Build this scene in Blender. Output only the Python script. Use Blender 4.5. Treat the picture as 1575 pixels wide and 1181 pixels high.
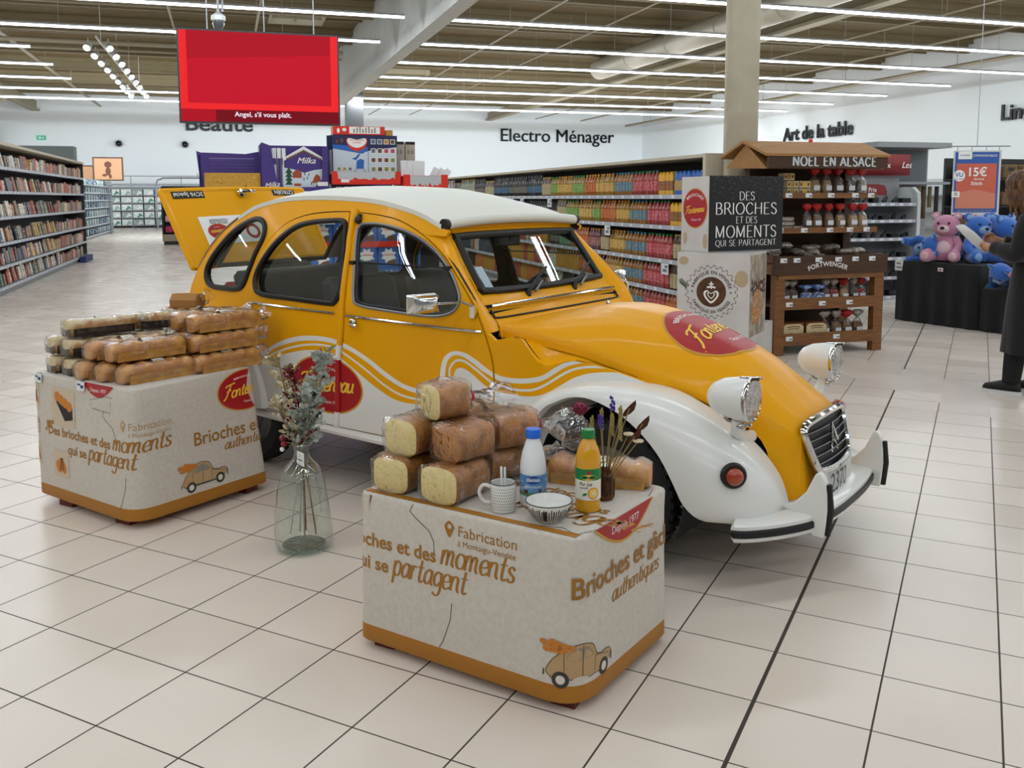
import bpy, bmesh, math, random, bisect
from mathutils import Vector, Matrix
from mathutils.geometry import delaunay_2d_cdt, tessellate_polygon
R = random.Random(7)
PI = math.pi
for o in list(bpy.data.objects): bpy.data.objects.remove(o)
SC = bpy.context.scene
COL = SC.collection
def lin(c): return c/12.92 if c <= .04045 else ((c+.055)/1.055)**2.4
def hexc(h):
    h = h.lstrip('#'); return tuple(lin(int(h[i:i+2], 16)/255) for i in (0, 2, 4))
# ------------------------------------------------------------------ camera
CAM = Vector((2.61168, -2.70291, 1.55942))
cd = bpy.data.cameras.new('camera'); cam = bpy.data.objects.new('camera', cd); COL.objects.link(cam)
cd.sensor_fit = 'HORIZONTAL'; cd.sensor_width = 36; cd.lens = 1386.70/1575*36
cd.shift_y = -(590.5-450.0)/1575; cd.clip_end = 200; cd.clip_start = .05
yaw, pit, rol = math.radians(27.429), math.radians(-6.010), math.radians(-.1496)
fwd = Vector((-math.sin(yaw)*math.cos(pit), math.cos(yaw)*math.cos(pit), math.sin(pit)))
rgt = Vector((math.cos(yaw), math.sin(yaw), 0)); up = rgt.cross(fwd)
rgt, up = rgt*math.cos(rol)+up*math.sin(rol), up*math.cos(rol)-rgt*math.sin(rol)
cam.matrix_world = Matrix(((rgt.x, up.x, -fwd.x, CAM.x), (rgt.y, up.y, -fwd.y, CAM.y), (rgt.z, up.z, -fwd.z, CAM.z), (0, 0, 0, 1)))
SC.camera = cam
# ------------------------------------------------------------------ look, world, light
vs = SC.view_settings
vs.view_transform = 'Standard'; vs.look = 'None'; vs.gamma = 1; vs.use_curve_mapping = False
vs.exposure = 0.0
SC.cycles.max_bounces = 8; SC.cycles.transparent_max_bounces = 24; SC.cycles.use_denoising = True
SC.cycles.caustics_reflective = False; SC.cycles.caustics_refractive = False; SC.cycles.sample_clamp_indirect = 4
w = bpy.data.worlds.new('world'); SC.world = w; w.use_nodes = True
w.node_tree.nodes['Background'].inputs[0].default_value = (.80, .86, .93, 1)
w.node_tree.nodes['Background'].inputs[1].default_value = .25
# building axes: U runs along the ceiling lamps, V into the store; the floor tiles lie at 45 degrees to both
Q = math.sqrt(.5)
UO = CAM.x*Q+CAM.y*Q; VO = -CAM.x*Q+CAM.y*Q
def B(u, v, z=0):
    u += UO; v += VO
    return Vector(((u-v)*Q, (u+v)*Q, z))
BR = PI/4     # rotation that takes local x to U and local y to V
LAMP_Z = 5.5
def lamp_row(u0, u1, v):
    """light of one ceiling strip: its double-sided optic throws the light to both sides of the aisle"""
    for sg in (-1, 1):
        ld = bpy.data.lights.new('strip_light', 'AREA'); ld.shape = 'RECTANGLE'
        ld.size = u1-u0; ld.size_y = .06; ld.energy = (u1-u0)*LAMP_W/2*(6 if sg > 0 and v > 36 else 3 if sg > 0 and v > 32 else 1)
        ld.color = (.88, .95, 1.0); ld.spread = PI
        o = bpy.data.objects.new('strip_light', ld); COL.objects.link(o)
        o.location = B((u0+u1)/2, v+.04*sg, LAMP_Z-.07); o.rotation_euler = (Matrix.Rotation(BR, 3, 'Z') @ Matrix.Rotation(sg*.85, 3, 'X')).to_euler()
LAMP_W = 11.6
STRIPS = []
for k in range(-7, 8):
    v = 16.8+3.3*k
    STRIPS.append((-14, -4.7 if k in (3, 4, 5) else 3.9, v)); STRIPS.append((4.9, 25.0, v))
for s in STRIPS: lamp_row(s[0], min(s[1], 24.0), s[2])
# ------------------------------------------------------------------ materials
MATS = {}
def mat(name, color='#808080', rough=.5, metal=0, emit=None, estr=0, spec=.5, coat=0, alpha=1, trans=0, ior=1.45, bump=None, noise=None, sheen=0):
    if name in MATS: return MATS[name]
    m = bpy.data.materials.new(name); m.use_nodes = True; MATS[name] = m
    nt = m.node_tree; p = nt.nodes['Principled BSDF']
    c = hexc(color) if isinstance(color, str) else color
    p.inputs['Base Color'].default_value = (*c, 1); p.inputs['Roughness'].default_value = rough
    p.inputs['Metallic'].default_value = metal; p.inputs['Specular IOR Level'].default_value = spec
    p.inputs['Coat Weight'].default_value = coat; p.inputs['Coat Roughness'].default_value = .08
    p.inputs['Alpha'].default_value = alpha; p.inputs['Transmission Weight'].default_value = trans; p.inputs['IOR'].default_value = ior
    if sheen: p.inputs['Sheen Weight'].default_value = sheen
    if emit is not None:
        p.inputs['Emission Color'].default_value = (*(hexc(emit) if isinstance(emit, str) else emit), 1); p.inputs['Emission Strength'].default_value = estr
    if noise:   # (scale, second colour, low, high)
        tc = nt.nodes.new('ShaderNodeTexCoord'); n = nt.nodes.new('ShaderNodeTexNoise'); n.inputs['Scale'].default_value = noise[0]; n.inputs['Detail'].default_value = 5
        rp = nt.nodes.new('ShaderNodeValToRGB'); rp.color_ramp.elements[0].position = noise[2]; rp.color_ramp.elements[1].position = noise[3]
        rp.color_ramp.elements[0].color = (*c, 1); rp.color_ramp.elements[1].color = (*hexc(noise[1]), 1)
        mp = nt.nodes.new('ShaderNodeMapping'); mp.inputs['Scale'].default_value = noise[4] if len(noise) > 4 else (1, 1, 1)
        nt.links.new(tc.outputs['Object'], mp.inputs[0]); nt.links.new(mp.outputs[0], n.inputs['Vector'])
        nt.links.new(n.outputs['Fac'], rp.inputs[0]); nt.links.new(rp.outputs[0], p.inputs['Base Color'])
    if bump:    # (scale, strength)
        tc = nt.nodes.new('ShaderNodeTexCoord'); n = nt.nodes.new('ShaderNodeTexNoise'); n.inputs['Scale'].default_value = bump[0]; n.inputs['Detail'].default_value = 4
        b = nt.nodes.new('ShaderNodeBump'); b.inputs['Strength'].default_value = bump[1]; b.inputs['Distance'].default_value = .01
        nt.links.new(tc.outputs['Object'], n.inputs['Vector']); nt.links.new(n.outputs['Fac'], b.inputs['Height']); nt.links.new(b.outputs[0], p.inputs['Normal'])
    return m
def thin_glass(name, tint=(.8, .85, .85), refl=1.0, ior=1.5, rough=0, bump=None):
    """a thin clear sheet: lets light straight through and mirrors by the Fresnel law"""
    if name in MATS: return MATS[name]
    m = bpy.data.materials.new(name); m.use_nodes = True; MATS[name] = m; nt = m.node_tree; nt.nodes.clear()
    out = nt.nodes.new('ShaderNodeOutputMaterial'); mix = nt.nodes.new('ShaderNodeMixShader')
    t = nt.nodes.new('ShaderNodeBsdfTransparent'); t.inputs[0].default_value = (*tint, 1)
    g = nt.nodes.new('ShaderNodeBsdfGlossy'); g.inputs['Roughness'].default_value = rough
    ge = nt.nodes.new('ShaderNodeNewGeometry'); f = nt.nodes.new('ShaderNodeVectorMath'); f.operation = 'DOT_PRODUCT'
    nt.links.new(ge.outputs['Normal'], f.inputs[0]); nt.links.new(ge.outputs['Incoming'], f.inputs[1])
    def M(op, x, c):
        n = nt.nodes.new('ShaderNodeMath'); n.operation = op; nt.links.new(x, n.inputs[0])
        if c is not None: n.inputs[1].default_value = c
        return n.outputs[0]
    q = M('ABSOLUTE', f.outputs['Value'], None); n1 = nt.nodes.new('ShaderNodeMath'); n1.operation = 'SUBTRACT'; n1.use_clamp = True; n1.inputs[0].default_value = 1; nt.links.new(q, n1.inputs[1])
    fr = M('ADD', M('MULTIPLY', M('POWER', n1.outputs[0], 5), .92), .08)
    mu = nt.nodes.new('ShaderNodeMath'); mu.operation = 'MULTIPLY'; mu.inputs[1].default_value = refl; mu.use_clamp = True
    nt.links.new(fr, mu.inputs[0]); nt.links.new(mu.outputs[0], mix.inputs[0])
    nt.links.new(t.outputs[0], mix.inputs[1]); nt.links.new(g.outputs[0], mix.inputs[2]); nt.links.new(mix.outputs[0], out.inputs[0])
    if bump:
        tc = nt.nodes.new('ShaderNodeTexCoord'); n = nt.nodes.new('ShaderNodeTexNoise'); n.inputs['Scale'].default_value = bump[0]; n.inputs['Detail'].default_value = 3
        b = nt.nodes.new('ShaderNodeBump'); b.inputs['Strength'].default_value = bump[1]; b.inputs['Distance'].default_value = .02
        nt.links.new(tc.outputs['Object'], n.inputs['Vector']); nt.links.new(n.outputs['Fac'], b.inputs['Height'])
        nt.links.new(b.outputs[0], g.inputs['Normal']); nt.links.new(b.outputs[0], f.inputs[0])
    return m
# ------------------------------------------------------------------ mesh helpers
class MB:
    """collects shapes; build() links them as ONE mesh object"""
    def __init__(s): s.v = []; s.f = []; s.m = []; s.sm = []
    def add(s, vs, fs, mi=0, smooth=False):
        b = len(s.v); s.v += [tuple(p) for p in vs]
        for f in fs: s.f.append([b+i for i in f]); s.m.append(mi); s.sm.append(smooth)
        return s
    def box(s, x0, x1, y0, y1, z0, z1, mi=0):
        v = [(x, y, z) for z in (z0, z1) for y in (y0, y1) for x in (x0, x1)]
        return s.add(v, [(0, 2, 3, 1), (4, 5, 7, 6), (0, 1, 5, 4), (2, 6, 7, 3), (0, 4, 6, 2), (1, 3, 7, 5)], mi)
    def rbox(s, x0, x1, y0, y1, z0, z1, r=.01, n=3, mi=0):
        """box with rounded vertical corners and a small top bevel"""
        def ring(ins, z):
            o = []; rr = max(r-ins, .0005)
            for cx, cy, a0 in ((x1-r, y1-r, 0), (x0+r, y1-r, 90), (x0+r, y0+r, 180), (x1-r, y0+r, 270)):
                for k in range(n+1):
                    a = math.radians(a0+90*k/n); o.append((cx+rr*math.cos(a), cy+rr*math.sin(a), z))
            return o
        e = min(r*.5, (z1-z0)*.2)
        return s.loft([ring(e, z0), ring(0, z0+e), ring(0, z1-e), ring(e, z1)], mi=mi, caps=True, smooth=True)
    def loft(s, rings, mi=0, caps=False, smooth=True, closed=True):
        n = len(rings[0]); vs = [p for r in rings for p in r]; fs = []
        for i in range(len(rings)-1):
            for j in range(n if closed else n-1):
                k = (j+1) % n
                fs.append((i*n+j, i*n+k, (i+1)*n+k, (i+1)*n+j))
        s.add(vs, fs, mi, smooth)
        if caps:
            s.add(rings[0], [tuple(reversed(range(n)))], mi, False); s.add(rings[-1], [tuple(range(n))], mi, False)
        return s
    def lathe(s, prof, c=(0, 0, 0), n=20, mi=0, ax='z', smooth=True, ph=0):
        """prof: list of (radius, height)"""
        rings = []
        for r, h in prof:
            o = []
            for k in range(n):
                a = 2*PI*k/n+ph; x, y = r*math.cos(a), r*math.sin(a)
                p = (x, y, h) if ax == 'z' else ((h, x, y) if ax == 'x' else (y, h, x))
                o.append((c[0]+p[0], c[1]+p[1], c[2]+p[2]))
            rings.append(o)
        s.loft(rings, mi, False, smooth)
        if prof[0][0] > 1e-4: s.add(rings[0], [tuple(reversed(range(n)))], mi)
        if prof[-1][0] > 1e-4: s.add(rings[-1], [tuple(range(n))], mi)
        return s
    def cyl(s, a, b, r, n=10, mi=0, r2=None): return s.tube([a, b], [r, r if r2 is None else r2], n, mi)
    def tube(s, pts, r, n=8, mi=0, closed=False, caps=True, flat=1, nrm=None):
        pts = [Vector(p) for p in pts]; rs = r if isinstance(r, (list, tuple)) else [r]*len(pts); rings = []; prev = None; L = len(pts)
        for i, p in enumerate(pts):
            if closed: t = pts[(i+1) % L]-pts[i-1]
            else: t = pts[min(i+1, L-1)]-pts[max(i-1, 0)]
            t = t.normalized() if t.length > 1e-9 else Vector((0, 0, 1))
            a = Vector(nrm) if nrm is not None else (prev if prev is not None else (Vector((0, 0, 1)) if abs(t.z) < .9 else Vector((1, 0, 0))))
            a = a-t*a.dot(t); a = a.normalized() if a.length > 1e-6 else t.orthogonal().normalized(); prev = a; bb = t.cross(a)
            rings.append([p+(a*math.cos(2*PI*k/n)*flat+bb*math.sin(2*PI*k/n))*rs[i] for k in range(n)])
        if closed: rings.append(rings[0])
        s.loft(rings, mi, caps and not closed, True); return s
    def ball(s, c, r, n=10, m=6, mi=0, sc=(1, 1, 1), warp=None):
        rings = []
        for i in range(m+1):
            th = PI*i/m; o = []
            for k in range(n):
                a = 2*PI*k/n; d = Vector((math.sin(th)*math.cos(a)*sc[0], math.sin(th)*math.sin(a)*sc[1], -math.cos(th)*sc[2]))*r
                if warp: d = warp(d)
                o.append((c[0]+d.x, c[1]+d.y, c[2]+d.z))
            rings.append(o)
        return s.loft(rings, mi)
    def prism(s, poly, z0, z1, mi=0, fn=None):
        """extrude a 2-D polygon between z0 and z1; fn maps (x, y, z) to a point"""
        fn = fn or (lambda x, y, z: (x, y, z)); n = len(poly)
        tri = tessellate_polygon([[Vector((x, y, 0)) for x, y in poly]])
        vs = [fn(x, y, z0) for x, y in poly]+[fn(x, y, z1) for x, y in poly]
        fs = [tuple(reversed(t)) for t in tri]+[tuple(i+n for i in t) for t in tri]+[(i, (i+1) % n, n+(i+1) % n, n+i) for i in range(n)]
        return s.add(vs, fs, mi)
    def quad(s, a, b, c, d, mi=0): return s.add([a, b, c, d], [(0, 1, 2, 3)], mi)
    def xf(s, M):
        s.v = [tuple(M @ Vector(p)) for p in s.v]; return s
    def merge(s, o, M=None):
        b = len(s.v); s.v += [tuple(M @ Vector(p)) for p in o.v] if M else o.v
        s.f += [[b+i for i in f] for f in o.f]; s.m += o.m; s.sm += o.sm; return s
    def mesh(s, name, mats):
        me = bpy.data.meshes.new(name); me.from_pydata(s.v, [], s.f)
        for m in (mats if isinstance(mats, (list, tuple)) else [mats]): me.materials.append(m)
        me.polygons.foreach_set('material_index', s.m); me.polygons.foreach_set('use_smooth', s.sm)
        me.update(); return me
    def build(s, name, mats, parent=None, fix=True, weld=True, sharp=40):
        me = s.mesh(name, mats)
        if weld or fix:
            bm = bmesh.new(); bm.from_mesh(me)
            if weld: bmesh.ops.remove_doubles(bm, verts=bm.verts, dist=1e-5)
            if fix: bmesh.ops.recalc_face_normals(bm, faces=bm.faces)
            bm.to_mesh(me); bm.free()
        if sharp: me.set_sharp_from_angle(angle=math.radians(sharp))
        o = bpy.data.objects.new(name, me); COL.objects.link(o)
        if parent: o.parent = parent
        return o
def tag(o, label=None, cat=None, group=None, kind=None):
    if label: o['label'] = label
    if cat: o['category'] = cat
    if group: o['group'] = group
    if kind: o['kind'] = kind
    return o
def thing(name, label, cat, loc=(0, 0, 0), rz=0, group=None):
    o = bpy.data.objects.new(name, None); COL.objects.link(o); o.empty_display_size = .1
    o.location = loc; o.rotation_euler = (0, 0, rz); return tag(o, label, cat, group)
def place(o, loc, rz=0): o.location = loc; o.rotation_euler = (0, 0, rz); return o
def struct(mb, name, mats, loc=(0, 0, 0), rz=0, label=None, **k):
    o = mb.build(name, mats, **k); place(o, loc, rz); o['kind'] = 'structure'
    if label: o['label'] = label
    return o
def copy_tree(o, parent=None):
    c = o.copy(); COL.objects.link(c); c.parent = parent
    for ch in list(KIDS.get(o.name, [])) or list(o.children): copy_tree(ch, c)
    return c
KIDS = {}
def dup(o, loc, rz=0, label=None, group=None, rot=None):
    c = copy_tree(o); c.location = loc; c.rotation_euler = rot or (0, 0, rz)
    if label: c['label'] = label
    if group: c['group'] = group
    return c
_tx = {}
def text2d(s, size=1.0, bold=0, shear=0, align='CENTER', sx=1.0, track=1.0):
    """flat letters as (verts, faces), baseline at y = 0"""
    k = (s, bold, shear, align, track)
    if k not in _tx:
        c = bpy.data.curves.new('letters', 'FONT'); c.body = s; c.size = 1; c.offset = 0 if 'M' in s else bold; c.shear = shear; c.align_x = align; c.resolution_u = 3; c.space_character = track
        o = bpy.data.objects.new('letters', c); COL.objects.link(o); dg = bpy.context.evaluated_depsgraph_get(); dg.update()
        me = o.evaluated_get(dg).to_mesh()
        _tx[k] = ([tuple(v.co)[:2] for v in me.vertices], [tuple(p.vertices) for p in me.polygons])
        bpy.data.objects.remove(o); bpy.data.curves.remove(c)
        if bold and 'M' in s:     # outline offset breaks this letter: thicken by two shifted copies
            v, f = _tx[k]; n = len(v); _tx[k] = ([(x-bold, y) for x, y in v]+[(x+bold, y) for x, y in v], f+[tuple(i+n for i in t) for t in f])
    v, f = _tx[k]
    return [(x*size*sx, y*size) for x, y in v], f
def letters(s, size=1.0, bold=0, sx=1.0):
    """the same, one (verts, faces) per letter, left aligned"""
    v, f = text2d(s, size, bold, 0, 'LEFT', sx); par = list(range(len(v)))
    def find(i):
        while par[i] != i: par[i] = par[par[i]]; i = par[i]
        return i
    for fc in f:
        for j in fc[1:]: par[find(j)] = find(fc[0])
    comp = {}
    for fc in f: comp.setdefault(find(fc[0]), []).append(fc)
    cs = []
    for fs in comp.values():
        xs = [v[i][0] for fc in fs for i in fc]; cs.append([min(xs), max(xs), fs])
    cs.sort(key=lambda c: c[0]); out = []
    for c in cs:
        if out and c[0] < out[-1][1]-.3*min(c[1]-c[0], out[-1][1]-out[-1][0]): out[-1][2] += c[2]; out[-1][1] = max(out[-1][1], c[1])
        else: out.append(c)
    res = []
    for _, _, fs in out:
        ids = sorted({i for fc in fs for i in fc}); ix = {o: n for n, o in enumerate(ids)}
        res.append(([v[i] for i in ids], [tuple(ix[i] for i in fc) for fc in fs]))
    return res
def put(mb, vf, fn, mi=0):
    """map flat letters / shapes to the surface fn(x, y) -> point"""
    v, f = vf; return mb.add([fn(x, y) for x, y in v], f, mi)
def spline(pts, n=6, closed=False):
    P = [Vector(p) for p in pts]; L = len(P); out = []
    for i in range(L if closed else L-1):
        if closed: p0, p1, p2, p3 = P[i-1], P[i], P[(i+1) % L], P[(i+2) % L]
        else: p0, p1, p2, p3 = P[max(i-1, 0)], P[i], P[i+1], P[min(i+2, L-1)]
        for k in range(n):
            t = k/n; out.append(.5*((2*p1)+(p2-p0)*t+(2*p0-5*p1+4*p2-p3)*t*t+(3*p1-p0-3*p2+p3)*t**3))
    if not closed: out.append(P[-1])
    return out
def spl2(pts, n=6, closed=False): return [(v.x, v.y) for v in spline([(x, y, 0) for x, y in pts], n, closed)]
def ribbon(pts, wfn):
    """flat stroke along 2-D points; wfn(i, t, angle) -> half width"""
    v = []; f = []; L = len(pts)
    for i, (x, y) in enumerate(pts):
        a, b = pts[max(i-1, 0)], pts[min(i+1, L-1)]; ang = math.atan2(b[1]-a[1], b[0]-a[0]); h = wfn(i, i/(L-1), ang)
        nx, ny = -math.sin(ang)*h, math.cos(ang)*h; v += [(x+nx, y+ny), (x-nx, y-ny)]
        if i: f.append((2*i-2, 2*i-1, 2*i+1, 2*i))
    return v, f
def ell(cx, cy, a, b, n=32, rot=0):
    c, s = math.cos(rot), math.sin(rot)
    return [(cx+a*math.cos(2*PI*k/n)*c-b*math.sin(2*PI*k/n)*s, cy+a*math.cos(2*PI*k/n)*s+b*math.sin(2*PI*k/n)*c) for k in range(n)]
def disc2d(poly):
    n = len(poly); cx = sum(p[0] for p in poly)/n; cy = sum(p[1] for p in poly)/n
    return [(cx, cy)]+list(poly), [(0, i+1, (i+1) % n+1) for i in range(n)]
def ring2d(pa, pb):
    n = len(pa); return list(pa)+list(pb), [(i, (i+1) % n, n+(i+1) % n, n+i) for i in range(n)]
def inside(p, poly):
    x, y = p; c = False; j = len(poly)-1
    for i in range(len(poly)):
        (xi, yi), (xj, yj) = poly[i], poly[j]
        if (yi > y) != (yj > y) and x < (xj-xi)*(y-yi)/(yj-yi)+xi: c = not c
        j = i
    return c
def patch(inc, exc=(), step=.05, classes=()):
    """triangulate the 2-D region inside all of inc and outside all of exc; classes = [(polygon, material index)], later ones win"""
    pts = []; edges = []
    for poly in list(inc)+list(exc)+[c[0] for c in classes]:
        b = len(pts); n = len(poly); pts += [Vector(p) for p in poly]; edges += [(b+i, b+(i+1) % n) for i in range(n)]
    xs = [p[0] for p in inc[0]]; ys = [p[1] for p in inc[0]]
    x = min(xs)+step*.37
    while x < max(xs):
        y = min(ys)+step*.41
        while y < max(ys): pts.append(Vector((x, y))); y += step
        x += step
    V, _, F, _, _, _ = delaunay_2d_cdt(pts, edges, [], 0, 1e-5)
    fs = []; ms = []
    for f in F:
        c = sum((V[i] for i in f), Vector((0, 0)))/len(f)
        if all(inside(c, p) for p in inc) and not any(inside(c, p) for p in exc):
            k = 0
            for p, mi in classes:
                if inside(c, p): k = mi
            fs.append(tuple(f)); ms.append(k)
    used = sorted({i for f in fs for i in f}); idx = {o: n for n, o in enumerate(used)}
    return [tuple(V[i]) for i in used], [tuple(idx[i] for i in f) for f in fs], ms
def interp(x, xs, ys):
    x = min(max(x, xs[0]), xs[-1]); i = 0
    while i < len(xs)-2 and x > xs[i+1]: i += 1
    def m(k):
        if k == 0: return (ys[1]-ys[0])/(xs[1]-xs[0])
        if k == len(xs)-1: return (ys[-1]-ys[-2])/(xs[-1]-xs[-2])
        return (ys[k+1]-ys[k-1])/(xs[k+1]-xs[k-1])
    h = xs[i+1]-xs[i]; t = (x-xs[i])/h
    return ys[i]*(2*t**3-3*t*t+1)+h*m(i)*(t**3-2*t*t+t)+ys[i+1]*(3*t*t-2*t**3)+h*m(i+1)*(t**3-t*t)
# ================================================================== SETTING
S = .342
def floor_mat():
    m = bpy.data.materials.new('floor_tiles'); m.use_nodes = True; nt = m.node_tree; p = nt.nodes['Principled BSDF']; N = nt.nodes.new; L = nt.links.new
    def M(op, a, b=None, c=None):
        n = N('ShaderNodeMath'); n.operation = op
        for i, x in enumerate((a, b, c)):
            if x is None: continue
            if isinstance(x, (int, float)): n.inputs[i].default_value = x
            else: L(x, n.inputs[i])
        return n.outputs[0]
    tc = N('ShaderNodeTexCoord'); sp = N('ShaderNodeSeparateXYZ'); L(tc.outputs['Object'], sp.inputs[0]); X, Y = sp.outputs[0], sp.outputs[1]
    def line(a, half):     # distance to nearest multiple of S below half width
        d = M('PINGPONG', a, S/2); return M('LESS_THAN', d, half)
    gx = line(X, .0030); gy = line(Y, .0026)
    thick = M('LESS_THAN', M('ABSOLUTE', M('SUBTRACT', X, 6*S)), .0065)
    grout = M('MAXIMUM', M('MAXIMUM', gx, gy), thick)
    u = M('SUBTRACT', M('MULTIPLY', M('ADD', X, Y), Q), UO)
    inb = M('MULTIPLY', M('GREATER_THAN', u, 5.13), M('LESS_THAN', u, 5.84))
    edge = M('LESS_THAN', M('ABSOLUTE', M('SUBTRACT', M('ABSOLUTE', M('SUBTRACT', u, 5.485)), .355)), .0022)
    grout = M('MAXIMUM', M('MULTIPLY', grout, M('SUBTRACT', 1, inb)), M('MULTIPLY', edge, .6))
    # tone of each tile, soft wear and small scuffs
    wn = N('ShaderNodeTexWhiteNoise'); wn.noise_dimensions = '2D'
    cb = N('ShaderNodeCombineXYZ'); L(M('FLOOR', M('DIVIDE', X, S)), cb.inputs[0]); L(M('FLOOR', M('DIVIDE', Y, S)), cb.inputs[1]); L(cb.outputs[0], wn.inputs['Vector'])
    nz = N('ShaderNodeTexNoise'); nz.inputs['Scale'].default_value = 1.3; nz.inputs['Detail'].default_value = 6; L(tc.outputs['Object'], nz.inputs['Vector'])
    t = M('ADD', M('MULTIPLY', wn.outputs['Value'], .25), M('MULTIPLY', nz.outputs['Fac'], .75))
    rp = N('ShaderNodeValToRGB'); rp.color_ramp.elements[0].position = .2; rp.color_ramp.elements[1].position = .75
    rp.color_ramp.elements[0].color = (*hexc('#d8ccbe'), 1); rp.color_ramp.elements[1].color = (*hexc('#e6dace'), 1); L(t, rp.inputs[0])
    sc = N('ShaderNodeTexNoise'); sc.inputs['Scale'].default_value = 9; sc.inputs['Detail'].default_value = 1; L(tc.outputs['Object'], sc.inputs['Vector'])
    spot = 0.0
    mx = N('ShaderNodeMix'); mx.data_type = 'RGBA'; mx.inputs[0].default_value = 0; L(rp.outputs[0], mx.inputs[6]); mx.inputs[7].default_value = (*hexc('#8a7f76'), 1)
    m2 = N('ShaderNodeMix'); m2.data_type = 'RGBA'; L(grout, m2.inputs[0]); L(mx.outputs[2], m2.inputs[6]); m2.inputs[7].default_value = (*hexc('#3e352c'), 1)
    L(m2.outputs[2], p.inputs['Base Color'])
    L(M('ADD', M('MULTIPLY', grout, .5), M('ADD', .24, M('MULTIPLY', wn.outputs['Value'], .06))), p.inputs['Roughness'])
    p.inputs['Specular IOR Level'].default_value = .45
    return m
m = MB(); m.box(-38, 38, -38, 60, -.1, 0)
m.xf(Matrix.Rotation(BR, 4, 'Z') @ Matrix.Identity(4))
struct(m, 'floor', floor_mat())
def deck_mat(name, c, axis, scale, st):
    m = mat(name, c, .7); nt = m.node_tree
    tc = nt.nodes.new('ShaderNodeTexCoord'); wv = nt.nodes.new('ShaderNodeTexWave'); wv.bands_direction = axis; wv.wave_profile = 'SIN'; wv.inputs['Scale'].default_value = scale
    b = nt.nodes.new('ShaderNodeBump'); b.inputs['Strength'].default_value = st; b.inputs['Distance'].default_value = .06
    nt.links.new(tc.outputs['Object'], wv.inputs['Vector']); nt.links.new(wv.outputs['Fac'], b.inputs['Height']); nt.links.new(b.outputs[0], nt.nodes['Principled BSDF'].inputs['Normal'])
    return m
CZ = 7.2
o0 = B(0, 0)
m = MB(); m.box(-14.2, 26.2, -22, 54.2, CZ, CZ+.15); struct(m, 'ceiling', deck_mat('roof_deck', '#6b5c3c', 'Y', 1.1, .5), o0, BR)
wallm = mat('wall_paint', '#eef4f8', .75)
m = MB(); m.box(-14.2, 26.2, 54, 54.2, 0, CZ); struct(m, 'wall_back', wallm, o0, BR)
m = MB(); m.box(26, 26.2, -22, 54, 0, CZ); struct(m, 'wall_right', wallm, o0, BR)
m = MB(); m.box(-14.2, -14, -22, 54, 0, CZ); struct(m, 'wall_left', mat('wall_paint_beige', '#b9b2a2', .75), o0, BR)
conc = mat('concrete', '#b7b09d', .85, noise=(3, '#a59d88', .35, .7))
m = MB(); m.rbox(-.165, .165, -.165, .165, 0, CZ, .06, 5); struct(m, 'concrete_column', conc, B(5.22, 8.47), math.radians(20), label='round-edged pale concrete column rising behind the wooden stall')
m = MB(); m.box(-.33, .33, -.33, .33, 0, CZ); dk = mat('dark_grey_paint', '#4c4d50', .6)
struct(m, 'steel_column', dk, B(5.1, 37.2), BR, label='dark grey column below the white bulkhead')
m = MB(); m.box(-.45, .45, -.45, .45, 0, CZ-1.7); struct(m, 'steel_column', dk, B(-11.3, 51), BR, label='dark grey column at the left end of the back wall')
white_corr = deck_mat('white_corrugated', '#c9ccca', 'Y', 2.2, .6)
m = MB(); m.box(4.32, 4.6, -10, 36.6, 5.3, CZ); m.box(4.28, 4.64, -10, 36.6, 5.22, 5.3)
struct(m, 'bulkhead_wall', white_corr, o0, BR, label='white corrugated bulkhead hanging from the roof')
beamm = mat('beam_tan', '#7a6d50', .6); creamm = mat('beam_cream', '#a39980', .6); pipem = mat('pipe_paint', '#9d937d', .5); ductm = mat('duct_galvanised', '#b9b3a3', .45, .15)
for k in range(12):
    v = 4+4.6*k; m = MB()
    m.box(-14, 26, v-.10, v+.10, CZ-.46, CZ-.42); m.box(-14, 26, v-.02, v+.02, CZ-.42, CZ-.03); m.box(-14, 26, v-.10, v+.10, CZ-.03, CZ)
    struct(m, 'roof_beam', beamm, o0, BR)
for k, v in enumerate([1.5+2.3*i for i in range(23)]):
    m = MB(); m.box(-14, 4.3, v-.05, v+.05, CZ-.16, CZ); m.box(4.6, 26, v-.05, v+.05, CZ-.16, CZ); struct(m, 'roof_purlin', beamm, o0, BR)
m = MB(); m.box(15.4, 15.8, 2, 54, 6.25, 6.34); m.box(15.55, 15.65, 2, 54, 6.34, 6.75); struct(m, 'roof_girder', creamm, o0, BR)
m = MB(); m.box(-9.6, -9.2, 2, 54, 6.2, 6.3); m.box(-9.45, -9.35, 2, 54, 6.3, 6.75)
for k in range(8):
    m.cyl((-9.4, 12+5*k, 6.2), (-11, 14+5*k, 5.4), .09, 6)
struct(m, 'roof_girder', creamm, o0, BR)
m = MB(); m.tube([(13.6, 3, 6.35), (13.6, 32, 6.35)], .38, 20)
for v in range(5, 32, 3): m.tube([(13.6, v, 6.35), (13.6, v+.06, 6.35)], .395, 20)
tag(m.build('air_duct', ductm), 'round pale ventilation duct under the roof, right of the bulkhead', 'duct'); place(bpy.data.objects['air_duct'], o0, BR)
for i, (u, z, r) in enumerate([(1.0, 6.3, .035), (-1.2, 6.35, .03), (-6.2, 6.5, .06), (8.2, 6.4, .03), (10.6, 6.45, .025), (18.5, 6.4, .03), (21.5, 6.35, .04), (24.6, 6.1, .07)]):
    m = MB(); m.tube([(u, 3, z), (u, 53.5, z)], r, 8)
    for v in range(8, 52, 6): m.cyl((u, v, z), (u, v, CZ), .012, 5)
    struct(m, 'ceiling_pipe', pipem, o0, BR)
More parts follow.
